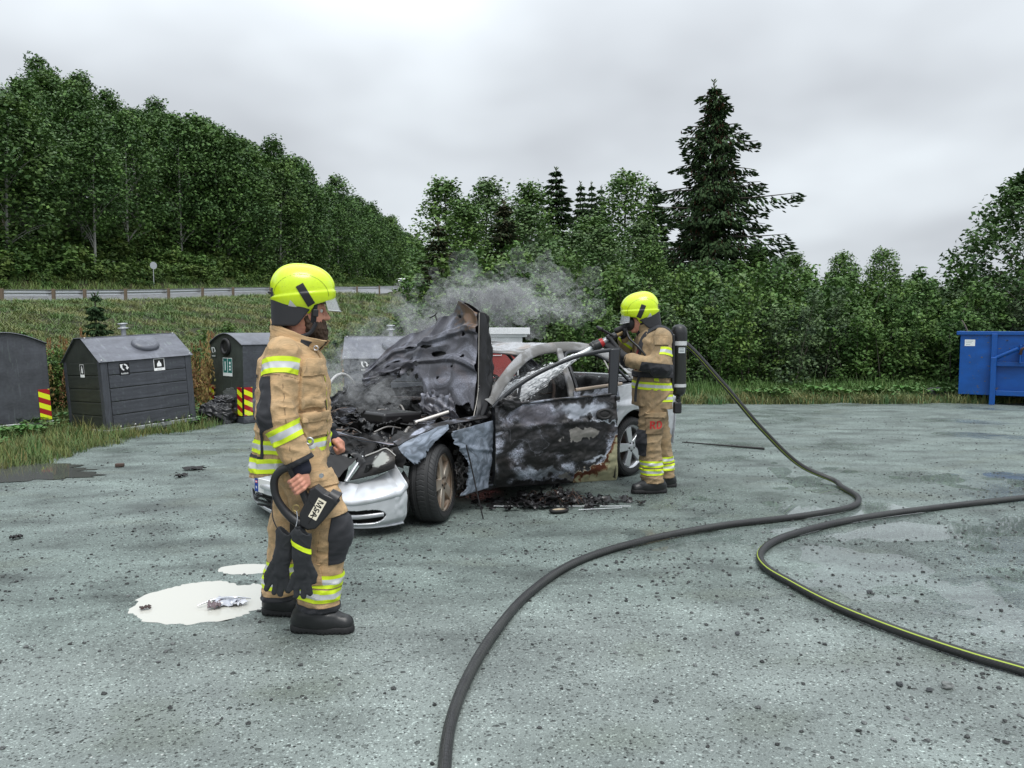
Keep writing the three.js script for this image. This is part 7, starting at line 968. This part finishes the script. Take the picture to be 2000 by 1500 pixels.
  // wrist cuffs and hands
  const knit = (a, b, r) => part(W, 'wrist_cuff', surfaceNets(capsule(a, b, r, r * 0.94), boxOf([a, b], 0.09)[0], boxOf([a, b], 0.09)[1], 0.006), phys(rgb(0.012, 0.014, 0.028), 0.85));
  knit([0.075, 0.935, 0.286], [0.094, 0.885, 0.284], 0.047); knit([0.09, 1.0, -0.23], [0.125, 0.965, -0.215], 0.044);
  { // right hand closed round the camera's grip, which slopes down and forward
    const B0 = [0.040, 0.875, 0.290], b = [0.46, -0.888, 0], e = [0.888, 0.46, 0], G = (s, phi, r) => [B0[0] + b[0] * s + e[0] * Math.cos(phi) * r, B0[1] + b[1] * s + e[1] * Math.cos(phi) * r, B0[2] + Math.sin(phi) * r];
    const ss = [0.030, 0.053, 0.075, 0.095], palm = ss.map((s, k) => [[0.096, 0.880, 0.292], G(s, 0.15, 0.044), 0.021, 0.0145]), fingers = ss.map((s, k) => ({ p: [G(s, 0.15, 0.044), G(s + 0.010, 0.95, 0.046), G(s + 0.016, 1.85, 0.040), G(s + 0.014, 2.75, 0.033), G(s + 0.010, 3.3, 0.030)], r: [0.0125, 0.0115, 0.0108, 0.0098, 0.008].map((q) => q * [1, 1.04, 1, 0.86][k]) }));
    fingers.push({ p: [[0.085, 0.882, 0.270], G(0.022, -0.6, 0.042), G(0.030, -1.3, 0.040), G(0.038, -2.2, 0.036)], r: [0.016, 0.0135, 0.0115, 0.009] });
    mesh(W, 'hand', handField(palm, fingers), [-0.03, 0.73, 0.21], [0.19, 0.93, 0.37], 0.0034, M_skin);
  }
  { // left hand, loosely closed
    const Wr = [0.122, 0.966, -0.215], kn = [[0.176, 0.948, -0.188], [0.180, 0.938, -0.206], [0.178, 0.927, -0.223], [0.172, 0.917, -0.238]], d1 = [[0.010, -0.034, 0.012], [0.009, -0.035, 0.006], [0.006, -0.033, 0.002], [0.003, -0.028, -0.002]], palm = kn.map((k) => [Wr, k, 0.020, 0.0145]);
    const fingers = kn.map((k, i) => { const a = [k[0] + d1[i][0], k[1] + d1[i][1], k[2] + d1[i][2]], c = [a[0] - 0.026, a[1] - 0.012, a[2] + 0.004], t = [c[0] - 0.012, c[1] + 0.014, c[2] + 0.002]; return { p: [k, a, c, t], r: [0.0125, 0.0112, 0.010, 0.0085].map((q) => q * [1, 1.03, 1, 0.88][i]) }; });
    fingers.push({ p: [[0.130, 0.962, -0.196], [0.158, 0.944, -0.172], [0.180, 0.918, -0.170], [0.186, 0.898, -0.182]], r: [0.016, 0.0135, 0.0115, 0.009] });
    mesh(W, 'hand', handField(palm, fingers), [0.08, 0.84, -0.29], [0.23, 1.02, -0.13], 0.0034, M_skin);
  }
  // thermal camera in the hand
  const T = thing('thermal_camera', 'black handheld thermal camera with a cream lettered label held by the standing firefighter', 'camera', [at[0], 0, at[2]], 0), z = 0.290; T.scale.setScalar(0.975); W.scale.setScalar(0.975);
  part(T, 'handle_loop', limb([[0.045, 0.895, z], [-0.005, 0.880, z], [-0.042, 0.835, z], [-0.040, 0.755, z], [0.0, 0.680, z], [0.062, 0.622, z], [0.112, 0.605, z]], [0.020, 0.021, 0.020, 0.019, 0.021, 0.026, 0.028], 14, 8), M_blackPlastic);
  part(T, 'grip', limb([[0.035, 0.893, z], [0.056, 0.845, z], [0.096, 0.768, z], [0.128, 0.700, z]], [0.019, 0.0185, 0.019, 0.024], 14, 6), M_blackPlastic);
  const bs = new THREE.Shape([[0.098, 0.612], [0.094, 0.665], [0.128, 0.728], [0.146, 0.783], [0.166, 0.793], [0.205, 0.760], [0.258, 0.735], [0.262, 0.720], [0.236, 0.688], [0.196, 0.640], [0.158, 0.600], [0.125, 0.594]].map((q) => new THREE.Vector2(...q)));
  part(T, 'housing', new THREE.ExtrudeGeometry(bs, { depth: 0.052, bevelSize: 0.010, bevelThickness: 0.014, bevelSegments: 4 }).translate(0, 0, z - 0.026), M_blackPlastic);
  part(T, 'lens_shroud', new THREE.CylinderGeometry(0.043, 0.033, 0.05, 28, 1, true).rotateZ(-Math.PI / 2 - 0.62).translate(0.246, 0.742, z), M_blackPlastic);
  part(T, 'edge_groove', tube([[0.137, 0.735, z + 0.0405], [0.170, 0.690, z + 0.0408], [0.130, 0.620, z + 0.0405]], 0.0022, 20, 6), M_sole);
  const lt = canvasTex(256, 104, (c, w, h) => { c.fillStyle = '#efe6cf'; c.fillRect(0, 0, w, h); c.fillStyle = '#131313'; c.font = 'bold 96px sans-serif'; c.textAlign = 'center'; c.textBaseline = 'middle'; c.save(); c.translate(w / 2, h / 2 + 4); c.scale(1.12, 1); c.fillText('MSA', 0, 0); c.restore(); }, { wrap: THREE.ClampToEdgeWrapping });
  const lb = part(T, 'label', new THREE.PlaneGeometry(0.108, 0.044), std(0xffffff, 0.45, { map: lt })); lb.position.set(0.176, 0.692, z + 0.0406); lb.rotation.z = -2.09;
  part(T, 'lanyard', tube([[-0.035, 0.80, z + 0.015], [-0.052, 0.72, z + 0.02], [-0.045, 0.64, z + 0.03], [-0.020, 0.580, z + 0.03], [-0.018, 0.560, z + 0.03]], 0.0028, 40, 6), M_blackCloth); part(T, 'lanyard_toggle', new RoundedBoxGeometry(0.02, 0.028, 0.016, 2, 0.005).translate(-0.016, 0.552, z + 0.03), M_blackPlastic);
  part(T, 'ring', new THREE.TorusGeometry(0.016, 0.0022, 8, 24).translate(0.064, 0.690, z + 0.012), std(rgb(0.5, 0.40, 0.16), 0.3, { metalness: 0.8 })); part(T, 'carabiner', tube([[0.066, 0.676, z + 0.012], [0.072, 0.64, z + 0.02], [0.062, 0.585, z + 0.03]], 0.0035, 16, 6), M_chrome);
  // two gloves hung below it
  const glove = (label, o) => {
    const g = thing('work_glove', label, 'glove', [at[0], 0, at[2]], 0, 'gloves hung from the camera'), [x, y, zz] = o.top, q = (dx, dy, dz = 0) => [x + dx + o.lean * dy, y + dy, zz + dz]; g.scale.setScalar(0.975);
    const cuff = capsule(q(0, -0.02), q(0, -0.12), 0.050, 0.040), palm = capsule(q(0, -0.14), q(0.002, -0.215), 0.040, 0.036), fl = (z0) => (X, Y, Z) => { const s = (Z - zz) / o.flat + zz; return s; };
    const fing = [-0.036, -0.012, 0.013, 0.036].map((d, k) => capsule(q(d * 0.85, -0.225), q(d * 1.25 + o.splay[k] * 0.4, -0.300 - o.len[k], 0.004), 0.0155, 0.0125)), th = joined([capsule(q(-0.03 * o.side, -0.15), q(-0.062 * o.side, -0.225), 0.018, 0.015), capsule(q(-0.062 * o.side, -0.225), q(-0.066 * o.side, -0.26), 0.015, 0.012)], 0.01), F = fl(0);
    const body = joined([cuff, palm], 0.03), f = (X, Y, Z) => { const Zs = F(X, Y, Z); let d = body(X, Y, Zs); for (const c of fing) d = smin(d, c(X, Y, Zs), 0.008); d = smin(d, th(X, Y, Zs), 0.010); d = Math.max(d, Y - (y - 0.004 - 0.02 * Math.sin(X * 60))); const hollow = capsule(q(0, 0.05), q(0, -0.06), 0.043, 0.030)(X, Y, Zs); d = Math.max(d, -hollow); return (d - 0.004 * ridge(X * 16, Y * 16, Z * 16)) * 0.62; };
    const gg = surfaceNets(f, [x - 0.12, y - 0.40, zz - 0.06], [x + 0.12, y + 0.02, zz + 0.06], 0.0042); const body2 = part(g, 'glove', gg, phys(rgb(0.016, 0.018, 0.021), 0.78, { sheen: 0.4, sheenColor: rgb(0.3, 0.32, 0.36) }));
    if (o.band) { part(body2, 'lime_band', patch(gg, [(X, Y) => 0.0125 - Math.abs(Y - (y - 0.085) + 0.55 * (X - x))], 0.002), M_lime); }
    part(body2, 'seam', patch(gg, [(X, Y) => 0.0016 - Math.abs(Y - (y - 0.15))], 0.0015), M_sole);
  };
  glove('plain black work glove hanging below the thermal camera, fingers spread', { top: [0.015, 0.585, 0.305], lean: 0.16, flat: 0.58, splay: [-0.03, -0.008, 0.004, 0.02], len: [0.0, 0.02, 0.03, 0.012], side: 1 });
  glove('black work glove with a lime strip hanging below the thermal camera', { top: [0.098, 0.590, 0.335], lean: 0.03, flat: 0.55, splay: [-0.03, -0.02, -0.008, 0.0], len: [0.0, 0.03, 0.035, 0.02], side: -1, band: true });
}
function M_tanSeam() { return (M_tanSeam.m ??= std(rgb(0.20, 0.135, 0.075), 0.9)); }
// ===== the firefighter at the nozzle: built facing +x, turned to face the car =====
{
  const at = survey(1277, 957), yaw = Math.PI + 0.06, W = thing('person', 'masked firefighter with breathing apparatus aiming a hose nozzle into the car', 'person', [at[0], 0, at[2]], yaw), C8 = 0.0095;
  const SN = [-0.005, 1.45, -0.195], EN = [0.015, 1.185, -0.285], WN = [0.285, 1.245, -0.235], SF = [0.02, 1.45, 0.195], EF = [0.20, 1.245, 0.27], WF = [0.275, 1.44, 0.12];
  const trunk = trunkField([[0.76, 0.03, 0.185, 0.225], [0.95, 0.03, 0.18, 0.222], [1.12, 0.03, 0.158, 0.205], [1.28, 0.03, 0.168, 0.235], [1.40, 0.035, 0.155, 0.225], [1.47, 0.05, 0.125, 0.18], [1.54, 0.075, 0.085, 0.105]]), arm1 = joined([capsule(SN, EN, 0.092, 0.082), capsule(EN, WN, 0.082, 0.064)], 0.05), arm2 = joined([capsule(SF, EF, 0.092, 0.080), capsule(EF, WF, 0.08, 0.062)], 0.05), arms = (x, y, z) => Math.min(arm1(x, y, z), arm2(x, y, z));
  const coat = (x, y, z) => { let d = smin(trunk(x, y, z), arms(x, y, z), 0.045); if (Math.abs(d) > 0.08) return Math.max(d, 0.80 + 0.10 * (x - 0.03) - y); d -= 0.011 * ridge(x * 5 + 8, y * 3, z * 5) + 0.010 * ridge(x * 5, y * 9 + x * 4, z * 4) * sstep(0.25, 0.05, Math.abs(y - 1.16)) + 0.003 * n3(x * 16, y * 16, z * 16) - 0.006; return Math.max(d, 0.80 + 0.10 * (x - 0.03) - y); };
  const jk = surfaceNets(coat, [-0.24, 0.74, -0.42], [0.40, 1.60, 0.42], C8), jacket = part(W, 'jacket', jk, M_tanB), onT = [(x, y, z) => arms(x, y, z) - trunk(x, y, z) - 0.004], on1 = [(x, y, z) => trunk(x, y, z) - arm1(x, y, z) - 0.012, (x, y, z) => -z - 0.08], on2 = [(x, y, z) => trunk(x, y, z) - arm2(x, y, z) - 0.012, (x, y, z) => z - 0.08], u1 = axis(SN, EN), f1 = axis(EN, WN), u2 = axis(SF, EF), f2 = axis(EF, WF);
  hiVis(jacket, jk, u1, 0.115, 0.188, [...on1, (x, y, z) => 0.05 - f1(x, y, z)]); hiVis(jacket, jk, u2, 0.115, 0.188, on2); hiVis(jacket, jk, (x, y) => y - 0.05 * x, 0.965, 1.035, onT); hiVis(jacket, jk, (x, y) => y - 0.05 * x, 0.862, 0.930, [...onT, (x) => 0.06 - x]);
  part(jacket, 'elbow_patch', patch(jk, [(x, y, z) => 0.19 - f1(x, y, z), (x, y) => 1.215 + 0.10 * x - y, ...on1], 0.005), M_blackCloth); part(jacket, 'elbow_patch', patch(jk, [(x, y, z) => 0.12 - f2(x, y, z), (x, y) => 1.27 - y, ...on2], 0.005), M_blackCloth);
  part(jacket, 'reflective_piece', patch(jk, [(x, y) => y - 1.33, (x, y) => 1.43 - y, (x) => 0.02 - Math.abs(x + 0.075), (x, y, z) => -z - 0.03, ...onT], 0.005), M_lime); part(jacket, 'reflective_piece', patch(jk, [(x, y) => y - 1.05, (x, y) => 1.14 - y, (x, y) => 0.02 - Math.abs(x - 0.05 - 0.2 * (y - 1.1)), (x, y, z) => -z - 0.03, ...onT], 0.005), M_lime);
  part(jacket, 'sleeve_pocket', patch(jk, [(x, y, z) => u1(x, y, z) - 0.02, (x, y, z) => 0.10 - u1(x, y, z), (x) => 0.055 - Math.abs(x - 0.02), (x, y, z) => -z - 0.2], 0.012, 0.012), M_tanB);
  part(jacket, 'collar', thicken(sheet(50, 8, (u, v) => { const a = lerp(0.4, 5.88, u), c = Math.cos(a), s = Math.sin(a); return [0.062 + c * lerp(0.10, 0.105, v) + 0.02 * v, lerp(1.475, 1.60 - 0.05 * c, v), s * lerp(0.118, 0.10, v)]; }), 0.01), M_tanB);
  // trousers
  const HN = [0.03, 0.92, -0.10], KN = [0.082, 0.50, -0.115], AN = [0.045, 0.10, -0.115], HF = [0.01, 0.92, 0.10], KF = [-0.075, 0.50, 0.115], AF = [-0.135, 0.10, 0.125], l1 = joined([capsule(HN, KN, 0.132, 0.106), capsule(KN, AN, 0.104, 0.098)], 0.05), l2 = joined([capsule(HF, KF, 0.128, 0.102), capsule(KF, AF, 0.1, 0.096)], 0.05), seat = ball([0.02, 0.93, 0], [0.17, 0.16, 0.215]);
  const slacks = (x, y, z) => { let d = smin(smin(l1(x, y, z), l2(x, y, z), 0.025), seat(x, y, z), 0.05); if (d > 0.08) return d; d -= 0.012 * ridge(x * 3 + 4, y * 8 + x * 4, z * 3) + 0.010 * ridge(x * 4, y * 15 + z * 3, z * 4) * sstep(0.35, 0.05, Math.abs(y - 0.2)) + 0.003 * n3(x * 15, y * 15, z * 15) - 0.006; return Math.max(d, 0.10 - y, y - 1.0); };
  const tg = surfaceNets(slacks, [-0.30, 0.05, -0.30], [0.27, 1.04, 0.30], C8), trousers = part(W, 'trousers', tg, M_tanB), is1 = (x, y, z) => l2(x, y, z) - l1(x, y, z), is2 = (x, y, z) => -is1(x, y, z);
  for (const w of [is1, is2]) { hiVis(trousers, tg, (x, y) => y, 0.252, 0.312, [w]); hiVis(trousers, tg, (x, y) => y, 0.178, 0.238, [w]); }
  part(trousers, 'knee_patch', patch(tg, [is1, (x, y) => x - 0.125, (x, y) => y - 0.36, (x, y) => 0.60 - y], 0.008, 0.007), M_blackCloth);
  { const pk = patch(tg, [is1, (x, y, z) => -z - 0.13, (x, y) => y - 0.565, (x, y) => 0.735 - y, (x) => 0.085 - Math.abs(x - 0.045)], 0.014, 0.014), p = pk.attributes.position, uv = pk.attributes.uv; for (let i = 0; i < p.count; i++) uv.setXY(i, 0.5 - (p.getX(i) - 0.045) / 0.17, (p.getY(i) - 0.565) / 0.17);
    part(trousers, 'thigh_pocket', pk, std(0xffffff, 0.9, { map: canvasTex(256, 256, (c, w, h) => { c.fillStyle = '#7f6c53'; c.fillRect(0, 0, w, h); for (let k = 0; k < 900; k++) { c.fillStyle = `rgba(${90 + (k * 37) % 60},${75 + (k * 53) % 50},${55 + (k * 71) % 40},0.25)`; c.fillRect((k * 97) % w, (k * 61) % h, 7, 3); } c.fillStyle = '#b3262a'; c.font = 'bold 150px sans-serif'; c.textAlign = 'center'; c.fillText('RD', w / 2, h * 0.70); }, { wrap: THREE.ClampToEdgeWrapping }) }));
    part(trousers, 'pocket_flap', patch(tg, [is1, (x, y, z) => -z - 0.12, (x, y) => y - 0.715, (x, y) => 0.765 - y, (x) => 0.09 - Math.abs(x - 0.045)], 0.022, 0.018), M_tanB); }
  boot(W, [AN[0], 0, AN[2]], [-0.045, 0, -0.118], [0.20, 0, -0.135], 0); boot(W, [AF[0], 0, AF[2]], [-0.205, 0, 0.125], [0.04, 0, 0.125], 0);
  // head, mask, helmet
  face(W, [0.155, 1.625, 0], { turn: [0, 0, -0.16] }); helmet(W, [0.135, 1.742, 0], { turn: [0, 0, -0.16], visor: true });
  const mk = joined([ball([0.245, 1.585, 0], [0.06, 0.072, 0.066]), capsule([0.29, 1.55, 0], [0.315, 1.535, 0], 0.034, 0.03)], 0.02); mesh(W, 'breathing_mask', (x, y, z) => mk(x, y, z), [0.15, 1.48, -0.1], [0.37, 1.68, 0.1], 0.006, M_blackPlastic); part(W, 'mask_visor', thicken(sheet(16, 8, (u, v) => { const a = lerp(-0.95, 0.95, u); return [0.215 + Math.cos(a) * 0.085 - 0.01 * v, lerp(1.60, 1.665, v), Math.sin(a) * 0.085]; }), 0.003), phys(rgb(0.30, 0.33, 0.34), 0.08)); part(W, 'hood', surfaceNets(joined([capsule([0.10, 1.60, 0], [0.085, 1.50, 0], 0.098, 0.10)], 0.02), [-0.05, 1.36, -0.14], [0.24, 1.72, 0.14], 0.009), M_blackCloth);
  part(W, 'mask_hose', tube([[0.29, 1.53, -0.03], [0.27, 1.44, -0.10], [0.20, 1.36, -0.17], [0.14, 1.27, -0.20], [0.14, 1.18, -0.20]], 0.011, 40, 8), M_rubber);
  // gloves on the nozzle
  const N0 = [0.335, 1.492, 0.0], N1 = [0.605, 1.352, -0.015], nd = V(N1[0] - N0[0], N1[1] - N0[1], N1[2] - N0[2]).normalize(), up = V(0.46, 0.888, 0).normalize(), sd = V(0, 0, 1), NP = (s, a, r) => [N0[0] + nd.x * s + up.x * Math.cos(a) * r, N0[1] + nd.y * s + up.y * Math.cos(a) * r, N0[2] + nd.z * s + Math.sin(a) * r];
  const grip = (s0, a0, dir, wrist) => { const ss = [0, 0.023, 0.046, 0.068].map((q) => s0 + q), palm = ss.map((s) => [wrist, NP(s, a0, 0.046), 0.030, 0.020]), fingers = ss.map((s) => ({ p: [NP(s, a0, 0.046), NP(s, a0 + dir * 0.9, 0.050), NP(s, a0 + dir * 1.8, 0.046), NP(s, a0 + dir * 2.5, 0.042)], r: [0.0155, 0.0145, 0.0135, 0.012] })); fingers.push({ p: [wrist, NP(s0 + 0.0, a0 - dir * 0.9, 0.046), NP(s0 + 0.02, a0 - dir * 1.8, 0.044)], r: [0.022, 0.017, 0.014] }); const f = handField(palm, fingers), pts = [wrist, NP(s0, 0, 0.06), NP(s0 + 0.07, 3.1, 0.06)], [lo, hi] = boxOf(pts, 0.085); part(W, 'glove', surfaceNets(f, lo, hi, 0.005), phys(rgb(0.018, 0.018, 0.020), 0.75)); };
  grip(0.115, 3.6, -1, [0.335, 1.275, -0.200]); grip(-0.04, -0.5, 1, [0.285, 1.475, 0.09]);
  for (const [a, b] of [[[0.275, 1.243, -0.236], [0.325, 1.262, -0.210]], [[0.268, 1.43, 0.125], [0.288, 1.470, 0.095]]]) part(W, 'glove_cuff', bar(a, b, 0.052, 0.046, 16), M_blackCloth);
  // breathing apparatus: cylinder, back plate, harness
  const B = thing('breathing_apparatus', 'black air cylinder with harness worn on the back of the masked firefighter', 'breathing set', [at[0], 0, at[2]], yaw);
  part(B, 'air_cylinder', new THREE.LatheGeometry([[0.001, 0.90], [0.035, 0.90], [0.062, 0.925], [0.070, 0.965], [0.070, 1.42], [0.064, 1.47], [0.04, 1.505], [0.001, 1.51]].map((q) => new THREE.Vector2(...q)), 36).translate(-0.215, 0, -0.02), phys(rgb(0.020, 0.022, 0.020), 0.32)); part(B, 'rubber_cap', new THREE.LatheGeometry([[0.074, 1.42], [0.075, 1.49], [0.066, 1.54], [0.04, 1.565], [0.001, 1.572]].map((q) => new THREE.Vector2(...q)), 36).translate(-0.215, 0, -0.02), M_rubber);
  for (const [a, b] of [[1.375, 1.415], [0.985, 1.015]]) part(B, 'cylinder_band', new THREE.CylinderGeometry(0.0725, 0.0725, b - a, 36, 1, true).translate(-0.215, (a + b) / 2, -0.02), M_reflect); part(B, 'cylinder_edge_strip', new THREE.CylinderGeometry(0.0715, 0.0715, 0.36, 8, 1, true, 4.3, 0.16).translate(-0.215, 1.195, -0.02), std(rgb(0.55, 0.5, 0.2), 0.5));
  const [ge, ma] = sticker(0.06, 0.05, 64, (c, w, h) => { c.fillStyle = '#cfd6d8'; c.fillRect(0, 0, w, h); c.fillStyle = '#4a5358'; for (let k = 0; k < 3; k++) c.fillRect(6, 8 + k * 14, w - 14, 6); }); const st = part(B, 'label', ge, ma); st.position.set(-0.222, 1.33, -0.0945); st.rotation.y = Math.PI;
  part(B, 'valve', merge([bar([-0.215, 0.90, -0.02], [-0.215, 0.85, -0.02], 0.022, 0.02, 14), bar([-0.215, 0.86, -0.06], [-0.215, 0.86, 0.02], 0.018, 0.018, 12), box(0.075, 0.11, 0.06, -0.205, 0.79, -0.03, 0.015)]), M_blackPlastic); part(B, 'back_plate', box(0.03, 0.52, 0.24, -0.137, 1.22, 0, 0.012), M_blackPlastic);
  for (const s of [-1, 1]) part(B, 'shoulder_strap', sweep([[-0.13, 1.40, s * 0.10], [-0.10, 1.505, s * 0.12], [0.0, 1.55, s * 0.125], [0.11, 1.50, s * 0.13], [0.17, 1.40, s * 0.14], [0.195, 1.28, s * 0.15], [0.16, 1.16, s * 0.19], [0.02, 1.11, s * 0.215], [-0.12, 1.10, s * 0.16]], 0.05, 0.016, (p) => [p.x > 0.1 ? 1 : 0.2, p.y > 1.45 ? 1.6 : 0.1, s * 0.9], 90), M_blackCloth);
  part(B, 'waist_belt', thicken(sheet(60, 4, (u, v) => { const a = u * 6.2832; return [0.03 + Math.cos(a) * 0.183, lerp(1.085, 1.135, v), Math.sin(a) * 0.232]; }), 0.008), M_blackCloth); part(B, 'belt_buckle', box(0.06, 0.055, 0.02, 0.05, 1.108, -0.238, 0.006), M_blackPlastic); part(B, 'strap_end', sweep([[0.185, 1.10, -0.15], [0.215, 1.0, -0.16], [0.225, 0.86, -0.16]], 0.025, 0.006, () => [0.4, 0, -1], 16), M_blackCloth);
  part(B, 'gauge_hose', tube([[0.20, 1.34, -0.145], [0.225, 1.25, -0.15], [0.22, 1.15, -0.16]], 0.009, 20, 8), std(rgb(0.18, 0.02, 0.02), 0.5));
  // nozzle
  scene.userData.jetFrom = [N1[0], N1[1], N1[2], at[0], at[2], yaw];
  const Z = thing('hose_nozzle', 'black fire nozzle with a red ring in the hands of the masked firefighter', 'nozzle', [at[0], 0, at[2]], yaw), rod = (s0, s1, r0, r1, n = 24) => bar(NP(s0, 0, 0), NP(s1, 0, 0), r0, r1, n);
  part(Z, 'coupling', rod(-0.03, 0.045, 0.024, 0.026), std(rgb(0.38, 0.27, 0.14), 0.35, { metalness: 0.7 })); part(Z, 'valve_body', merge([rod(0.045, 0.12, 0.033, 0.036), rod(0.10, 0.13, 0.042, 0.042)]), M_blackPlastic); part(Z, 'barrel', merge([rod(0.12, 0.20, 0.030, 0.034)]), std(rgb(0.35, 0.36, 0.37), 0.3, { metalness: 0.7 })); part(Z, 'red_ring', rod(0.185, 0.225, 0.043, 0.045), std(rgb(0.40, 0.02, 0.02), 0.4)); part(Z, 'spray_head', merge([rod(0.22, 0.30, 0.047, 0.052), rod(0.262, 0.28, 0.056, 0.056)]), M_rubber);
  const tee = []; for (let k = 0; k < 16; k++) { const a = k / 16 * 6.283; tee.push(bar(NP(0.29, a, 0.043), NP(0.312, a, 0.047), 0.006, 0.005, 5)); } part(Z, 'teeth', merge(tee), M_rubber).userData.kind = 'stuff';
  part(Z, 'bale_handle', merge([bar(NP(0.08, 1.35, 0.036), NP(0.15, 0.45, 0.125), 0.010, 0.010, 8), bar(NP(0.08, -1.35, 0.036), NP(0.15, -0.45, 0.125), 0.010, 0.010, 8), bar(NP(0.15, 0.45, 0.125), NP(0.17, 0.0, 0.15), 0.014, 0.014, 8), bar(NP(0.15, -0.45, 0.125), NP(0.17, 0.0, 0.15), 0.014, 0.014, 8)]), M_blackPlastic);
}
// ---------- steam and water as clouds of fine drops ----------
function drops(name, label, category, list, geo, mat) {
  const im = new THREE.InstancedMesh(geo, mat, list.length), m = new THREE.Matrix4(), q = new THREE.Quaternion(), up = V(0, 1, 0);
  list.forEach(([x, y, z, s, l, d], k) => { if (d) q.setFromUnitVectors(up, d); else q.set(Math.sin(k), Math.cos(k * 1.7), Math.sin(k * 2.3), 1).normalize(); im.setMatrixAt(k, m.compose(V(x, y, z), q, V(s, l, s))); });
  im.name = name; im.userData = { kind: 'stuff', label, category }; im.castShadow = im.receiveShadow = true; scene.add(im);
}
{
  const r = rng(123), list = [], g = () => (r() + r() + r() + r() - 2) * 0.9;
  // billows: many uneven translucent puffs that overlap through the plume
  const puff = (seed) => { const q = new THREE.SphereGeometry(1, 20, 14), p = q.attributes.position, v = new THREE.Vector3(); for (let i = 0; i < p.count; i++) { v.fromBufferAttribute(p, i); const f = 0.78 + 0.5 * fbm3(v.x * 1.1 + seed, v.y * 1.1, v.z * 1.1, 3); p.setXYZ(i, v.x * f, v.y * f, v.z * f); } q.computeVertexNormals(); return q; }, sets = [[], [], [], []];
  for (const [cx, cy, cz, rx, ry, rz, n] of [[-1.6, 1.0, -7.5, 0.36, 0.40, 0.3, 90], [-1.25, 0.95, -7.2, 0.42, 0.22, 0.3, 40], [-0.95, 1.45, -7.85, 0.50, 0.36, 0.35, 110], [-0.45, 1.75, -8.0, 0.55, 0.38, 0.35, 120], [0.10, 1.84, -8.3, 0.55, 0.36, 0.45, 60], [0.6, 1.95, -8.8, 0.55, 0.36, 0.6, 16], [0.1, 1.05, -7.45, 0.36, 0.2, 0.36, 30], [-2.15, 0.75, -7.4, 0.36, 0.36, 0.36, 50]]) for (let k = 0; k < n * 1.85; k++) { const x = cx + g() * rx, y = cy + g() * ry, z = cz + g() * rz; if (y < 0.45 || r() > 0.35 + 1.1 * (0.5 + fbm3(x * 1.4, y * 1.4 - x * 0.6, z * 1.4, 3))) continue; const s = (0.045 + 0.15 * r() * r()) * (0.8 + 0.35 * Math.max(0, y - 1)); sets[k % 4].push([x, y, z, s, s * (0.7 + 0.5 * r())]); }
  console.log('steam', sets.map((q) => q.length).join());
  sets.forEach((q, k) => { drops(numbered('steam'), 'pale grey steam drifting up from the burnt engine bay', 'steam', q, puff(k * 7), std(rgb(0.88, 0.90, 0.92), 1, { transparent: true, opacity: 0.025 })); });
  // water from the nozzle, breaking up as it goes into the cabin
  const [lx, ly, lz, ax, az, yaw] = scene.userData.jetFrom, A = V(lx, ly, lz).applyAxisAngle(V(0, 1, 0), yaw).add(V(ax, 0, az)), B = V(-0.12, 0.90, -6.98), D = B.clone().sub(A), L = D.length(), dir = D.clone().normalize(), S = V().crossVectors(dir, V(0, 1, 0)).normalize(), U = V().crossVectors(S, dir), jet = [];
  for (let k = 0; k < 9500; k++) { const t = Math.pow(r(), 0.75) * 1.02, w = 0.010 + 0.135 * Math.pow(t, 1.25), a = g() * w * 0.8, b = g() * w * 0.8, P = A.clone().addScaledVector(D, t).addScaledVector(S, a).addScaledVector(U, b - 0.05 * t * t), d = dir.clone().addScaledVector(S, a * 0.6).addScaledVector(U, b * 0.6 - 0.1 * t).normalize(), s = (0.0016 + 0.0022 * r()) * (1 - 0.25 * t); jet.push([P.x, P.y, P.z, s, s * (4 + 7 * r()), d]); }
  for (let k = 0; k < 1600; k++) { const P = B.clone().add(V(g() * 0.2, Math.abs(g()) * 0.14 - 0.03, g() * 0.16)), s = 0.0015 + 0.002 * r(), d = V(g(), Math.abs(g()) + 0.2, g()).normalize(); jet.push([P.x, P.y, P.z, s, s * (1.5 + 3 * r()), d]); }
  drops('water_jet', 'white jet of water spraying from the nozzle into the car', 'water', jet, new THREE.OctahedronGeometry(1), phys(rgb(0.86, 0.88, 0.90), 0.25));
  const core = part(scene, 'water_stream', limb([[A.x, A.y, A.z], [lerp(A.x, B.x, 0.2), lerp(A.y, B.y, 0.2), lerp(A.z, B.z, 0.2)], [lerp(A.x, B.x, 0.42), lerp(A.y, B.y, 0.42) - 0.008, lerp(A.z, B.z, 0.42)]], [0.021, 0.017, 0.003], 12, 6), phys(rgb(0.85, 0.88, 0.90), 0.2)); tag(core, 'solid white stream of water leaving the nozzle mouth', 'water');
}
renderer.render(scene, camera);
